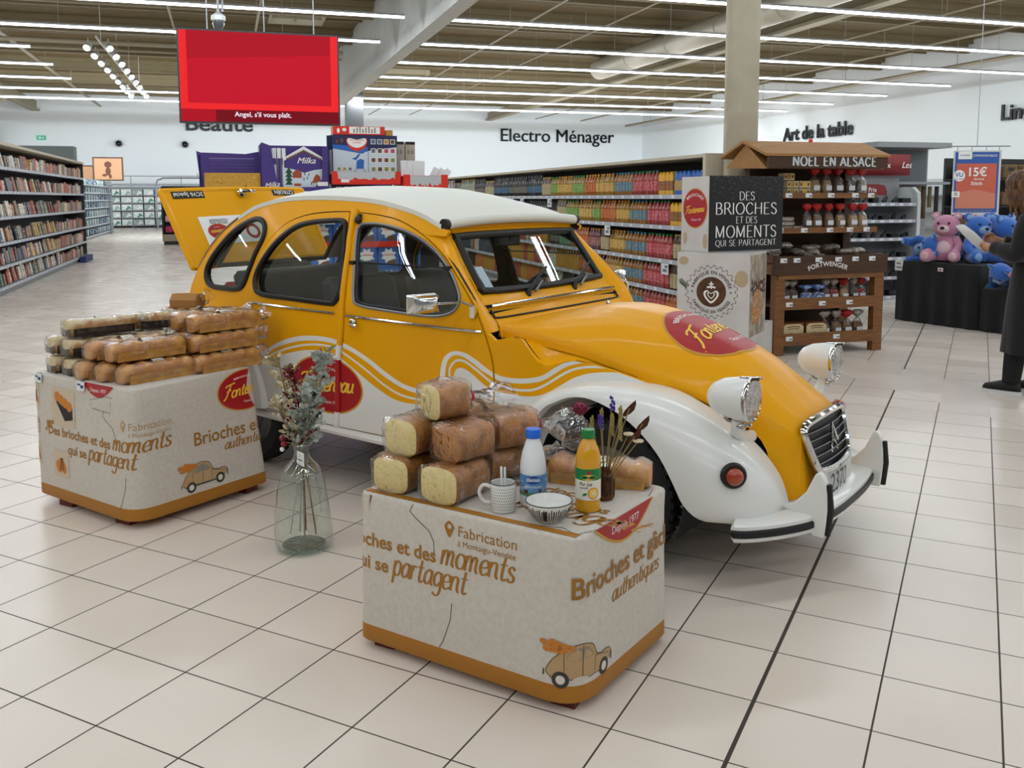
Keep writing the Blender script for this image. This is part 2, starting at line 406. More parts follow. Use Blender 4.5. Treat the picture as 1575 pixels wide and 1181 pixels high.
# cable tray across the left bay
m = MB(); m.tube([(-11, 30, 6.2), (3.8, 30, 6.2)], .07, 8); m.tube([(-11, 30.4, 6.05), (3.8, 30.4, 6.05)], .04, 8); struct(m, 'ceiling_pipe', pipem, o0, BR)
sky = mat('daylight_pane', '#dfe9f5', .4, emit='#dbe8fb', estr=.9)
for i, (u, v, a, b, lb) in enumerate([(2.3, 28.5, .75, 1.3, 'square roof light glowing white left of the bulkhead'), (7.9, 41.6, .9, 1.5, 'small far roof light glowing right of the bulkhead')]):
    t = tag(bpy.data.objects.new('window_%d' % (i+1), None), lb, kind='structure'); COL.objects.link(t); place(t, B(u, v, CZ), BR)
    m = MB(); m.box(-a, a, -b, b, -.03, -.01); m.build('window_pane', sky, t)
    m = MB(); m.box(-a-.08, -a, -b, b, -.2, 0); m.box(a, a+.08, -b, b, -.2, 0); m.box(-a-.08, a+.08, -b-.08, -b, -.2, 0); m.box(-a-.08, a+.08, b, b+.08, -.2, 0); m.box(-.02, .02, -b, b, -.1, -.03)
    m.build('window_frame', creamm, t)
# ---- ceiling strips
tubem = mat('strip_tube', '#ffffff', .4, emit=(.93, .97, 1.0), estr=6); strail = mat('strip_rail', '#9fa3a6', .5)
rows = sorted({s[2] for s in STRIPS})
def ordinal(n): return ['nearest', 'second', 'third', 'fourth', 'fifth', 'sixth', 'seventh', 'eighth', 'ninth', 'tenth', 'eleventh', 'twelfth', 'thirteenth', 'fourteenth', 'fifteenth', 'sixteenth', 'seventeenth', 'eighteenth'][n]
vis = [v for v in rows if v > 15]
for (u0, u1, v) in STRIPS:
    side = 'left' if u0 < 0 else 'right'
    lb = ('long white strip lamp under the roof, %s row in view %s of the white bulkhead' % (ordinal(vis.index(v)), side)) if v > 15 else 'long white strip lamp over the aisle behind the camera, %s of the bulkhead' % side
    segs = [(u0, u1)]
    t = thing('strip_lamp', lb, 'ceiling lamp', B(u0, v, LAMP_Z), BR, 'strip lamps under the roof' if v > 15 else 'strip lamps behind the viewer')
    m = MB(); m.box(0, u1-u0, -.022, .022, -.02, .03); m.build('diffuser', tubem, t)
    m = MB(); m.box(0, u1-u0, -.045, .045, .03, .07)
    x = .5
    while x < u1-u0: m.cyl((x, 0, .07), (x, 0, CZ-LAMP_Z), .006, 4); x += 5
    m.build('rail', strail, t)
# ---- twin rail of spot heads over the left aisle
spotw = mat('spot_white', '#cfd2d2', .4); spotg = mat('spot_glow', '#ffffff', .4, emit=(.9, .95, 1), estr=9)
m = MB(); m.box(-.02, .02, 0, 13.5, 0, .05); [m.cyl((0, v, .05), (0, v, CZ-5.8), .008, 4) for v in (1, 5, 9, 13)]
tag(place(m.build('lighting_track', spotw), B(-3.1, 26.6, 5.8), BR), 'thin white track carrying the twin spot heads', 'track')
t = thing('track_spotlight', 'white twin-row spot head on the track over the left aisle, tilted down', 'spotlight', group='spot heads over the left aisle')
m = MB(); m.cyl((0, 0, 0), (0, 0, -.12), .012, 6); m.build('stem', spotw, t)
m = MB(); m.lathe([(.05, .1), (.09, .06), (.10, -.12), (.0, -.10)], n=12); m.xf(Matrix.Translation((0, 0, -.2)) @ Matrix.Rotation(-.9, 4, 'X')); m.build('lamp_head', spotw, t)
m = MB(); m.lathe([(.0, -.115), (.092, -.118)], n=12); m.xf(Matrix.Translation((0, 0, -.2)) @ Matrix.Rotation(-.9, 4, 'X')); m.build('lens', spotg, t)
KIDS[t.name] = list(t.children)
k = 0
for i in range(9):
    for s_ in (-1, 1):
        o = t if k == 0 else copy_tree(t); k += 1
        o.location = B(-3.1+.25*s_, 27+1.5*i, 5.84); o.rotation_euler = (0, 0, BR+(.5 if s_ > 0 else -.3))
# ---- wall lettering
black = mat('sign_black', '#14161a', .45)
def wall_word(s, name, lb, loc, size, rz, width=None, bold=.02):
    v, f = text2d(s, 1, bold, 0, 'LEFT'); w = max(p[0] for p in v)-min(p[0] for p in v); sx = (width/w/size) if width else 1
    t = thing(name, lb, 'wall sign', loc, rz)
    for q, f in letters(s, size, bold, sx):
        m = MB(); n = len(q); m.add([(x, -.06, y) for x, y in q], f); m.add([(x, 0, y) for x, y in q], f)
        ed = {(a, b) for fc in f for a, b in zip(fc, fc[1:]+fc[:1])}
        sd = [[a, b, b+n, a+n] for (a, b) in ed if (b, a) not in ed]; m.f += sd; m.m += [0]*len(sd); m.sm += [False]*len(sd)
        m.build('letter', black, t)
wall_word('Beauté', 'wall_lettering', 'black word Beauté on the white back wall below the red screen', B(-2.0, 53.95, 5.34), 1.12, BR, 3.6)
wall_word('Electro Ménager', 'wall_lettering', 'black words Electro Ménager on the white back wall', B(16.3, 53.95, 5.03), 1.13, BR, 7.6, .008)
wall_word('Art de la table', 'wall_lettering', 'black words Art de la table on the right-hand wall', B(25.95, 38.2, 4.25), .86, BR-PI/2, 5.1)
wall_word('Linge', 'wall_lettering', 'black word beginning Ling on the right-hand wall at the picture edge', B(25.95, 25.3, 4.2), .76, BR-PI/2)
# small things on the back wall
gm = mat('exit_green', '#2f8f6d', .5, emit='#3fae86', estr=.5)
t = thing('exit_sign', 'small green exit sign on the back wall above the left shelves', 'sign', B(-9.2, 53.9, 4.8), BR); m = MB(); m.box(-.22, .22, 0, .1, -.12, .12); m.build('sign_panel', gm, t)
m = MB(); m.box(-.12, -.02, -.01, 0, -.06, .06); m.prism([(.02, -.03), (.02, .03), (.14, .03), (.14, -.03)], -.01, 0, fn=lambda x, y, z: (x, z, y)); m.build('pictogram', mat('paper_white', '#e8ebea', .6), t)
for u, lb in ((-5.4, 'black dome camera on the back wall, left of the word Beauté'), (-2.0, 'black dome camera on the back wall below the word Beauté')):
    m = MB(); m.ball((0, 0, 0), .16, 12, 8); m.lathe([(.2, .1), (.2, .26)], ax='y', n=14); tag(place(m.build('security_camera', mat('gloss_black', '#0c0c0e', .2)), B(u, 53.72, 4.55), BR), lb, 'camera')
# ================================================================== PEN LETTERS (script, serif italic and serif capitals drawn as pen strokes)
_O = [(.45+.40*math.cos(2*PI*k/14+1.2), .5+.5*math.sin(2*PI*k/14+1.2)) for k in range(15)]
PEN = {
 'F': (1.25, [[(-.25, 1.7), (.1, 1.95), (.8, 2.02), (1.5, 2.15)], [(.75, 2.0), (.5, 1.1), (.2, .2), (-.2, -.15)], [(.15, 1.02), (.6, 1.15), (1.0, 1.2)]]),
 'o': (.88, [_O]), 'n': (.98, [[(.08, 1), (.08, 0)], [(.08, .5), (.28, .92), (.52, 1), (.7, .8), (.7, .2), (.92, 0)]]),
 'e': (.85, [[(.1, .48), (.45, .5), (.78, .62), (.7, .92), (.42, 1), (.12, .72), (.1, .3), (.38, 0), (.82, .18)]]),
 't': (.72, [[(.38, 1.5), (.3, .8), (.28, .2), (.45, 0), (.7, .12)], [(.02, 1), (.35, 1), (.68, 1.03)]]),
 'a': (.98, [[(.78, .85), (.48, 1), (.14, .7), (.1, .25), (.36, 0), (.66, .25), (.78, .6)], [(.8, 1), (.76, .2), (.98, 0)]]),
 'u': (.98, [[(.08, 1), (.1, .25), (.34, 0), (.62, .22), (.74, .6)], [(.76, 1), (.74, .2), (.98, 0)]]),
 'm': (1.4, [[(.06, 1), (.06, 0)], [(.06, .5), (.3, 1), (.56, .85), (.56, 0)], [(.56, .5), (.82, 1), (1.06, .85), (1.06, .2), (1.28, 0)]]),
 's': (.72, [[(.64, .82), (.38, 1), (.12, .8), (.3, .55), (.58, .38), (.6, .13), (.32, 0), (.05, .18)]]),
 'p': (.9, [[(.1, 1), (.1, -.6)], [(.1, .55), (.36, 1), (.7, .85), (.76, .5), (.64, .1), (.36, 0), (.1, .2)]]),
 'r': (.68, [[(.08, 1), (.08, 0)], [(.08, .5), (.3, .95), (.58, .92)]]),
 'g': (.92, [[(.78, .85), (.45, 1), (.12, .7), (.14, .25), (.45, .05), (.76, .35)], [(.8, 1), (.8, -.25), (.5, -.62), (.08, -.45)]]),
 'h': (.92, [[(.1, 1.6), (.1, 0)], [(.1, .5), (.34, .95), (.6, 1), (.74, .8), (.74, .1), (.9, 0)]]),
 'i': (.38, [[(.1, 1), (.1, .15), (.32, 0)], [(.14, 1.36), (.17, 1.46)]]),
 'q': (.9, [[(.78, .85), (.45, 1), (.12, .7), (.14, .25), (.45, 0), (.76, .35)], [(.8, 1), (.78, -.6)]]),
 'l': (.36, [[(.1, 1.6), (.1, .15), (.3, 0)]]), 'k': (.85, [[(.1, 1.6), (.1, 0)], [(.7, .98), (.12, .42)], [(.28, .56), (.75, 0)]]),
 'M1': (1.5, [[(0, 0), (.3, 1.6)], [(.3, 1.6), (.55, .3), (1.05, 1.6)], [(1.05, 1.6), (1.1, .2), (1.35, 0)]]),
}
def _st(x): return [(x, 0), (x, 1)]
CAPS = {
 'D': (.95, [_st(.12), [(.12, 1), (.45, .99), (.76, .8), (.84, .5), (.76, .2), (.45, .01), (.12, 0)]]), 'E': (.76, [_st(.12), [(.1, 1), (.66, 1)], [(.12, .53), (.55, .53)], [(.1, 0), (.68, 0)]]),
 'S': (.72, [[(.6, .84), (.38, 1), (.14, .9), (.1, .72), (.3, .56), (.54, .44), (.62, .24), (.5, .04), (.28, 0), (.06, .16)]]),
 'B': (.82, [_st(.12), [(.12, 1), (.42, 1), (.6, .88), (.6, .66), (.42, .54), (.12, .53)], [(.42, .53), (.66, .42), (.7, .2), (.52, .02), (.12, 0)]]),
 'R': (.86, [_st(.12), [(.12, 1), (.45, 1), (.62, .88), (.62, .64), (.45, .52), (.12, .5)], [(.42, .5), (.82, 0)]]), 'I': (.3, [_st(.12)]),
 'O': (1.02, [[(.5+.43*math.cos(2*PI*k/16), .5+.5*math.sin(2*PI*k/16)) for k in range(17)]]),
 'Q': (1.02, [[(.5+.43*math.cos(2*PI*k/16), .5+.5*math.sin(2*PI*k/16)) for k in range(17)], [(.5, .1), (.75, -.15), (1.0, -.2)]]),
 'C': (.9, [[(.8, .8), (.52, 1), (.22, .86), (.08, .5), (.22, .14), (.52, 0), (.82, .2)]]), 'H': (.95, [_st(.12), _st(.78), [(.12, .53), (.78, .53)]]),
 'M': (1.15, [[(.14, 0), (.14, 1)], [(.14, 1), (.54, .06)], [(.54, .06), (.94, 1)], _st(.94)]), 'N': (.98, [_st(.12), [(.12, 1), (.8, 0)], _st(.8)]),
 'T': (.82, [_st(.4), [(.02, 1), (.78, 1)]]), 'U': (.92, [[(.12, 1), (.12, .3), (.28, .03), (.56, .03), (.74, .3), (.74, 1)]]),
 'P': (.78, [_st(.12), [(.12, 1), (.45, 1), (.64, .86), (.64, .62), (.45, .48), (.12, .46)]]), 'A': (.9, [[(.04, 0), (.42, 1)], [(.42, 1), (.84, 0)], [(.18, .34), (.68, .34)]]),
 'G': (.95, [[(.8, .8), (.52, 1), (.22, .86), (.08, .5), (.22, .14), (.52, 0), (.8, .16)], [(.8, .42), (.8, .1)], [(.56, .42), (.84, .42)]]),
 'L': (.74, [_st(.12), [(.1, 0), (.66, 0)]]), 'F': (.72, [_st(.12), [(.1, 1), (.66, 1)], [(.12, .53), (.55, .53)]]), 'W': (1.2, [[(.04, 1), (.3, 0)], [(.3, 0), (.58, .95)], [(.58, .95), (.86, 0)], [(.86, 0), (1.14, 1)]]),
 'Ë': (.76, [_st(.12), [(.1, 1), (.66, 1)], [(.12, .53), (.55, .53)], [(.1, 0), (.68, 0)], [(.2, 1.2), (.24, 1.26)], [(.48, 1.2), (.52, 1.26)]]),
}
def pen(s, size=1.0, font=PEN, thick=.11, thin=.035, shear=0, serif=0, track=0, phi=0, space=.45, align='CENTER'):
    """letters drawn with a broad pen -> (verts, faces); size is the x-height (or capital height)"""
    V = []; F = []; x = 0
    for ch in s:
        if ch == ' ': x += space; continue
        adv, strokes = font[ch]
        for st in strokes:
            p = spl2(st, 5) if len(st) > 2 else [st[0], ((st[0][0]+st[1][0])/2, (st[0][1]+st[1][1])/2), st[1]]
            v, f = ribbon(p, lambda i, t, a: thin+(thick-thin)*abs(math.sin(a-phi)))
            b = len(V); V += [(x+q[0], q[1]) for q in v]; F += [tuple(b+i for i in fc) for fc in f]
            if serif and len(st) == 2 and abs(st[0][1]-st[1][1]) > .7:
                for px, py in st:
                    if any(abs(q[0]-px)+abs(q[1]-py) < .02 for t_ in strokes if t_ is not st for q in (t_[0], t_[-1])) and ch not in 'BDEFPRLË': continue
                    hh = thin*.8; b = len(V); yy = py-hh if py > .5 else py+hh
                    V += [(x+px-serif, yy-hh), (x+px+serif, yy-hh), (x+px+serif, yy+hh), (x+px-serif, yy+hh)]; F.append((b, b+1, b+2, b+3))
        x += adv+track
    off = x/2 if align == 'CENTER' else 0
    return [((a-off+shear*b)*size, b*size) for a, b in V], F
def arc(vf, r, a0=PI/2, cx=0, cy=0, ry=None, out=1):
    """bend a text line round a circle: its centre sits at angle a0; out = -1 writes along the inside bottom"""
    ry = ry or r; v, f = vf; o = []
    for x, y in v:
        if out > 0: a = a0-x/r; k = 1+y/r
        else: a = a0+x/r; k = 1-y/r
        o.append((cx+r*k*math.cos(a), cy+ry*k*math.sin(a)))
    return o, f
def shift(vf, dx, dy): return [(x+dx, y+dy) for x, y in vf[0]], vf[1]
def brand_oval(mb, fn, a, b, lift=1, script='Fonteneau'):
    """red oval with gold rim, white arc word, yellow script and small line below; fn(x, y, layer) -> point. materials: 0 red 1 gold 2 white 3 yellow"""
    e = ell(0, 0, a, b, 44); e2 = ell(0, 0, a*.955, b*.945, 44)
    put(mb, ring2d(e, e2), lambda x, y: fn(x, y, 1), 1)
    put(mb, disc2d(ell(0, 0, a*.96, b*.95, 44)), lambda x, y: fn(x, y, 1.2), 0)
    put(mb, arc(text2d('BRIOCHES', b*.27, .012, 0, 'CENTER', 1.0, 1.12), a*.80, PI/2, 0, -b*.02, b*.62), lambda x, y: fn(x, y, 2), 2)
    put(mb, shift(pen(script, a*.178, PEN, .15, .085, .32, phi=-.2), a*.0, -b*.22), lambda x, y: fn(x, y+x*.10*b/a, 2), 3)
    put(mb, text2d('Depuis 1977', b*.155, 0, 0), lambda x, y: fn(x+a*.12, y-b*.62, 2), 2)
# ================================================================== CAR  (local axes: x forward, y to its left / away from the viewer, z up)
CARL = Vector((1.62893, 1.42870, 0)); CARRZ = math.radians(-9.5866)
YEL = mat('paint_yellow', '#eda600', .40, spec=.2, coat=.10); WHI = mat('paint_white', '#e6e6e2', .28, coat=.35)
RED = mat('print_red', '#a8141f', .4); GOLD = mat('print_gold', '#c9942c', .45); PWH = mat('print_white', '#efeeea', .45); PYE = mat('print_yellow', '#f0c43c', .45)
RUB = mat('black_rubber', '#111112', .45); CHR = mat('chrome', '#d8d8d8', .09, 1); DRK = mat('interior_black', '#17181a', .75); BLK = mat('satin_black', '#1a1a1c', .35)
GLS = thin_glass('car_glass', (.78, .82, .80)); SEATM = mat('seat_leatherette', '#2b2f36', .55, bump=(160, .2)); LENS = thin_glass('lamp_glass', (.95, .95, .95), 1.2, bump=(60, .5))
CANV = mat('roof_vinyl', '#dcddd4', .55, bump=(220, .12)); AMB = mat('amber_lens', '#a03a14', .12, coat=.6); TYR = mat('tyre_rubber', '#1b1b1c', .8); STEEL = mat('steel_grey', '#8a8d90', .4, .7)
car = thing('car', 'yellow and white vintage saloon car with a red bakery logo, boot lid raised', 'car', CARL, CARRZ)
WZ = ([.2, .35, .55, .8, 1.0, 1.1, 1.25, 1.4, 1.5, 1.6], [.685, .695, .708, .712, .702, .685, .645, .595, .555, .51])
TX = ([-3.7, -3.4, -3.1, -2.8, -2.4, -1.8, -1.2, -.95, -.80, -.65, -.5, -.3, -.1, .1, .4], [.76, .85, .915, .96, .99, 1, 1, .985, .93, .84, .75, .655, .575, .51, .45])
def CW(x, z): return interp(z, *WZ)*interp(x, *TX)
RAIL = [(-3.527, .787), (-3.447, .879), (-3.338, 1.077), (-3.203, 1.244), (-3.070, 1.362), (-2.896, 1.459), (-2.756, 1.514), (-2.525, 1.552), (-2.244, 1.562), (-1.976, 1.555), (-1.772, 1.541), (-1.570, 1.508), (-1.422, 1.473), (-1.274, 1.418), (-1.225, 1.394)]
WQ = [(-3.112, 1.031), (-3.181, 1.082), (-3.172, 1.162), (-3.070, 1.272), (-2.928, 1.377), (-2.781, 1.433), (-2.703, 1.434), (-2.647, 1.398), (-2.634, 1.335), (-2.675, 1.241), (-2.709, 1.146), (-2.741, 1.066), (-2.803, 1.032), (-2.954, 1.026)]
WRD = [(-2.558, 1.018), (-2.621, 1.058), (-2.627, 1.132), (-2.571, 1.233), (-2.482, 1.324), (-2.363, 1.396), (-2.236, 1.426), (-2.055, 1.439), (-1.986, 1.437), (-1.951, 1.410), (-1.923, 1.301), (-1.896, 1.133), (-1.900, 1.059), (-1.934, 1.013), (-1.985, 1.006), (-2.280, 1.011)]
WFD = [(-1.751, 1.012), (-1.791, 1.056), (-1.811, 1.171), (-1.851, 1.354), (-1.849, 1.405), (-1.812, 1.426), (-1.677, 1.424), (-1.506, 1.395), (-1.358, 1.344), (-1.232, 1.273), (-1.139, 1.188), (-1.082, 1.100), (-1.089, 1.048), (-1.141, 1.011), (-1.263, .992), (-1.525, .998)]
FDE = [(-1.904, 1.482), (-1.742, 1.470), (-1.568, 1.442), (-1.389, 1.375), (-1.236, 1.285), (-1.108, 1.174), (-.990, 1.045), (-.916, .900), (-.883, .767), (-.886, .582), (-.913, .391)]
RDE = [(-2.675, .36), (-2.70, .62), (-2.692, .85), (-2.686, 1.054), (-2.650, 1.186), (-2.571, 1.318), (-2.457, 1.412), (-2.307, 1.461), (-2.125, 1.481), (-1.956, 1.485)]
RDF = [(-1.93, 1.36), (-1.902, 1.235), (-1.892, .897), (-1.93, .544), (-1.968, .345)]
rail = spl2(RAIL, 4); wq = spl2(WQ, 4, True); wrd = spl2(WRD, 4, True); wfd = spl2(WFD, 4, True)
bp = [(-1.885, 1.36), (-1.862, 1.235), (-1.852, .897), (-1.89, .544), (-1.925, .345)]
fde = spl2(FDE, 4)
FD = [(x+.012 if x < -1.89 else x, z) for x, z in fde]+spl2([(-.93, .372), (-1.194, .365), (-1.55, .35), (-1.925, .345)], 3)[1:]+spl2(list(reversed(bp))[1:], 3)
RD = spl2(RDE, 4)+spl2(RDF, 3)+spl2([(-2.1, .345), (-2.4, .352)], 2)
def grow(poly, d):
    cx = sum(p[0] for p in poly)/len(poly); cz = sum(p[1] for p in poly)/len(poly); o = []
    for x, z in poly:
        dx, dz = x-cx, z-cz; L = math.hypot(dx, dz); o.append((x+dx/L*d, z+dz/L*d))
    return o
# the white wave and its pinstripes, as paint areas
S1T = [(-2.75, .56), (-2.66, .615), (-2.547, .681), (-2.422, .747), (-2.268, .798), (-2.123, .820), (-1.984, .824), (-1.884, .811), (-1.786, .786), (-1.660, .740), (-1.568, .695), (-1.465, .652), (-1.392, .634), (-1.321, .63), (-1.25, .645), (-1.2, .675)]
S1B = [(-2.75, .537), (-2.66, .593), (-2.549, .659), (-2.424, .722), (-2.269, .770), (-2.123, .793), (-1.985, .798), (-1.884, .785), (-1.770, .756), (-1.661, .712), (-1.570, .667), (-1.466, .627), (-1.379, .608), (-1.314, .608), (-1.25, .62), (-1.18, .655)]
S2 = [(-2.75, .515), (-2.66, .573), (-2.551, .639), (-2.405, .702), (-2.251, .748), (-2.106, .774), (-1.985, .778), (-1.901, .766), (-1.772, .717), (-1.662, .667), (-1.572, .622), (-1.468, .586), (-1.366, .575), (-1.3, .578), (-1.22, .6), (-1.15, .65)]
S3 = [(-2.75, .495), (-2.66, .555), (-2.552, .621), (-2.427, .669), (-2.309, .706), (-2.161, .737), (-2.038, .746), (-1.919, .735), (-1.821, .694), (-1.711, .639), (-1.604, .590), (-1.500, .554), (-1.397, .546), (-1.310, .553), (-1.2, .57), (-1.13, .62)]
L1O = [(-1.2,.675),(-1.187,.707),(-1.179,0.755),(-1.158,0.804),(-1.105,0.837),(-1.034,0.837),(-0.972,0.812),(-0.935,0.79),(-0.898,0.767),(-0.855,0.746),(-0.800,0.737),(-0.734,0.739),(-0.671,0.752),(-0.621,0.786),(-0.572,0.818),(-0.522,0.835),(-0.471,0.843),(-0.407,0.842),(-0.356,0.835),(-0.292,0.821)]
L1I = [(-1.18,.655),(-1.155,0.711),(-1.149,0.753),(-1.131,0.796),(-1.091,0.820),(-1.040,0.816),(-0.984,0.791),(-0.94,0.764),(-0.898,0.743),(-0.855,0.721),(-0.800,0.714),(-0.735,0.715),(-0.672,0.728),(-0.621,0.758),(-0.571,0.795),(-0.521,0.814),(-0.471,0.823),(-0.407,0.827),(-0.356,0.823),(-0.292,0.817)]
L2 = [(-1.15,.65),(-1.128,0.706),(-1.122,0.756),(-1.085,0.794),(-1.034,0.796),(-0.972,0.766),(-0.918,0.731),(-0.884,0.709),(-0.827,0.692),(-0.760,0.682),(-0.697,0.689),(-0.640,0.720),(-0.590,0.756),(-0.540,0.786),(-0.483,0.802),(-0.419,0.806),(-0.355,0.803),(-0.279,0.798),(-0.215,0.786),(-0.151,0.761)]
L3 = [(-1.13,.62),(-1.102,0.707),(-1.085,0.752),(-1.046,0.763),(-0.997,0.744),(-0.938,0.704),(-0.884,0.674),(-0.814,0.662),(-0.748,0.655),(-0.684,0.660),(-0.634,0.682),(-0.584,0.715),(-0.534,0.749),(-0.470,0.773),(-0.406,0.783),(-0.342,0.786),(-0.278,0.782),(-0.208,0.773),(-.05,.74)]
def thick_line(pts, h):
    v, _ = ribbon(pts, lambda i, t, a: h); return v[0::2]+list(reversed(v[1::2]))
band1 = spl2(S1T, 4)+spl2(L1O, 4)[1:]+list(reversed(spl2(S1B, 4)+spl2(L1I, 4)[1:]))
band2 = thick_line(spl2(S2, 4)+spl2(L2, 4)[1:], .0055)
white3 = spl2(S3, 4)+spl2(L3, 4)[1:]+[(.3, .5), (.3, .2), (-2.9, .2), (-2.9, .42)]
ov = ell(-2.005, .565, .285, .158, 48); ovi = ell(-2.005, .565, .272, .149, 48)
CLS = [(band1, 1), (band2, 1), (white3, 1), (ov, 3), (ovi, 2)]
PAINT = [YEL, WHI, RED, GOLD]
def side_panel(name, inc, exc, lift, sg, parent, step=.06):
    v, f, ms = patch([inc], exc, step, CLS); mb = MB()
    mb.v = [(x, sg*(CW(x, z)+lift), z) for x, z in v]; mb.f = [list(t) for t in f]; mb.m = ms; mb.sm = [True]*len(f)
    n = len(v)  # turned-in edge so that the sheet has a thickness
    ed = {}
    for t in f:
        for a, b in zip(t, t[1:]+t[:1]): ed[(a, b)] = 1
    bd = [(a, b) for (a, b) in ed if (b, a) not in ed]; idx = {}
    for a, b in bd:
        for q in (a, b):
            if q not in idx: idx[q] = len(mb.v); x, z = v[q]; mb.v.append((x, sg*(CW(x, z)+lift-.022), z))
    for a, b in bd: mb.f.append([b, a, idx[a], idx[b]]); mb.m.append(0); mb.sm.append(False)
    return mb.build(name, PAINT, parent)
def glass_pane(poly, sg, parent, inset=.018, name='window_glass'):
    v, f, ms = patch([poly], (), .12); mb = MB(); mb.v = [(x, sg*(CW(x, z)-inset), z) for x, z in v]; mb.f = [list(t) for t in f]; mb.m = ms; mb.sm = [True]*len(f)
    return mb.build(name, GLS, parent)
def seal(poly, sg, parent, r, m, lift=0, name='window_seal', flat=1):
    mb = MB(); mb.tube([(x, sg*(CW(x, z)+lift), z) for x, z in poly], r, 6, closed=True); return mb.build(name, m, parent)
PTOP = [(-.875, .905), (-.80, .928), (-.756, .915), (-.716, .857), (-.684, .817), (-.646, .80), (-.609, .808), (-.534, .828), (-.45, .815), (-.371, .795), (-.203, .745), (-.05, .70), (.12, .63)]
BODY_FRONT = [(x+.012, z+.004) for x, z in fde if z < 1.38 and z > .9][::-1]
pill = [(x+.014, z+.004) for x, z in fde if .905 < z < 1.38]
side_outline = list(rail)+[(-1.24, 1.372)]+pill+PTOP+[(.12, .50), (-.25, .44), (-.6, .36), (-.9, .345), (-1.55, .325), (-2.3, .33), (-2.9, .36), (-3.4, .40), (-3.55, .5)]
ARCH = [(-.27+.37*math.cos(2*PI*k/28), .33+.335*math.sin(2*PI*k/28)) for k in range(28)]
def liner(inc, exc, sg, parent, name='door_card'):
    v, f, ms = patch(inc, exc, .10); mb = MB(); mb.v = [(x, sg*(CW(x, z)-.030), z) for x, z in v]; mb.f = [list(t) for t in f]; mb.m = [0]*len(f); mb.sm = [True]*len(f)
    return mb.build(name, DRK, parent)
def car_side(sg):
    side_panel('body_side', side_outline, [grow(FD, .007), grow(RD, .007), grow(wq, .004), ARCH], 0, sg, car)
    liner([side_outline], [wq, grow(FD, -.01), grow(RD, -.01), ARCH], sg, car, 'body_lining')
    glass_pane(wq, sg, car, .012, 'quarter_window'); seal(wq, sg, car, .017, RUB, .002, 'quarter_window_seal')
    mb = MB()
    for poly in (FD, RD): mb.tube([(x, sg*(CW(x, z)-.016), z) for x, z in grow(poly, .006)], .012, 6, closed=True)
    mb.build('door_gap_seal', RUB, car)
    mb = MB(); pp = spl2([(-1.905, 1.50), (-1.898, 1.36), (-1.880, 1.235), (-1.871, .897), (-1.9, .715), (-1.907, .56), (-1.925, .43), (-1.945, .35)], 4); mb.tube([(x, sg*(CW(x, z)+.006), z) for x, z in pp], .017, 10)
    for i in range(len(mb.f)):
        zc = sum(mb.v[j][2] for j in mb.f[i])/len(mb.f[i]); mb.m[i] = 0 if zc > .8 else (2 if .43 < zc < .715 else 1)
    mb.build('door_pillar', PAINT, car)
    d = side_panel('rear_door', RD, [wrd], .004, sg, car)
    liner([grow(RD, -.01)], [wrd], sg, d); glass_pane(wrd, sg, d); seal(wrd, sg, d, .016, RUB, .006)
    d2 = side_panel('front_door', FD, [wfd], .004, sg, car)
    liner([grow(FD, -.01)], [wfd], sg, d2); glass_pane(wfd, sg, d2); seal(wfd, sg, d2, .0075, STEEL, .006)
    mb = MB(); mb.tube([(x, sg*(CW(x, z)-.004), z) for x, z in grow(wfd, -.012)], .012, 6, closed=True); mb.build('window_gasket', RUB, d2)
    for (x0, z0, x1, z1, p) in ((-2.669, .965, -1.925, .957, d), (-1.835, .952, -.939, .943, d2)):
        n = 10; mb = MB(); mb.tube([(x0+(x1-x0)*k/n, sg*(CW(x0+(x1-x0)*k/n, z0)+.008), z0+(z1-z0)*k/n) for k in range(n+1)], .0075, 8); mb.build('waist_trim', CHR, p)
    for x, z, p in ((-1.782, .918, d2), (-2.66, .93, d)):
        mb = MB(); y = CW(x, z); mb.lathe([(.0, 0), (.022, .002), (.024, .012), (.014, .018)], (x, 0, z), 14, ax='y'); mb.xf(Matrix.Diagonal((1, sg, 1, 1))); mb.v = [(a, b+sg*(y+.002), c) for a, b, c in mb.v]
        mb.tube([(x-.005, sg*(y+.018), z+.004), (x+.012, sg*(y+.034), z-.004), (x+.055, sg*(y+.036), z-.012)], [.012, .011, .008], 8); mb.build('door_handle', CHR, p)
    # split front window: centre bar and clips
    mb = MB(); mb.tube([(x, sg*(CW(x, 1.225)-.010), 1.225+.03*(x+1.8)*.0) for x in (-1.822, -1.6, -1.4, -1.182)], .004, 6)
    for x in (-1.83, -1.178): mb.box(x-.016, x+.016, min(sg*(CW(x, 1.22)-.006), sg*(CW(x, 1.22)+.022)), max(sg*(CW(x, 1.22)-.006), sg*(CW(x, 1.22)+.022)), 1.215, 1.235)
    mb.build('window_clip', BLK, d2)
    mb = MB(); mb.ball((-1.858, sg*(CW(-1.858, 1.44)+.012), 1.445), .022, 10, 8); mb.tube([(-1.858, sg*(CW(-1.858, 1.44)+.012), 1.445), (-1.857, sg*(CW(-1.858, 1.47)+.012), 1.475)], .014, 8); mb.build('window_latch', BLK, d2)
for sg in (-1, 1): car_side(sg)
def side_text(vf, cx, cz, mi, mats, name, parent, lift=.0065, m=None):
    mb = m or MB(); put(mb, vf, lambda x, y: (cx+x, -(CW(cx+x, cz+y)+lift), cz+y), mi)
    return mb
mb = MB()
side_text(arc(text2d('BRIOCHES', .043, .012, 0, 'CENTER', 1.0, 1.12), .225, PI/2, 0, -.012, .098), -2.005, .565, 0, None, '', None, m=mb)
pv = pen('Fonteneau', .05, PEN, .15, .085, .32, phi=-.2); pv = ([(x, y+.08*x-.035) for x, y in pv[0]], pv[1]); side_text(pv, -2.005, .565, 1, None, '', None, m=mb)
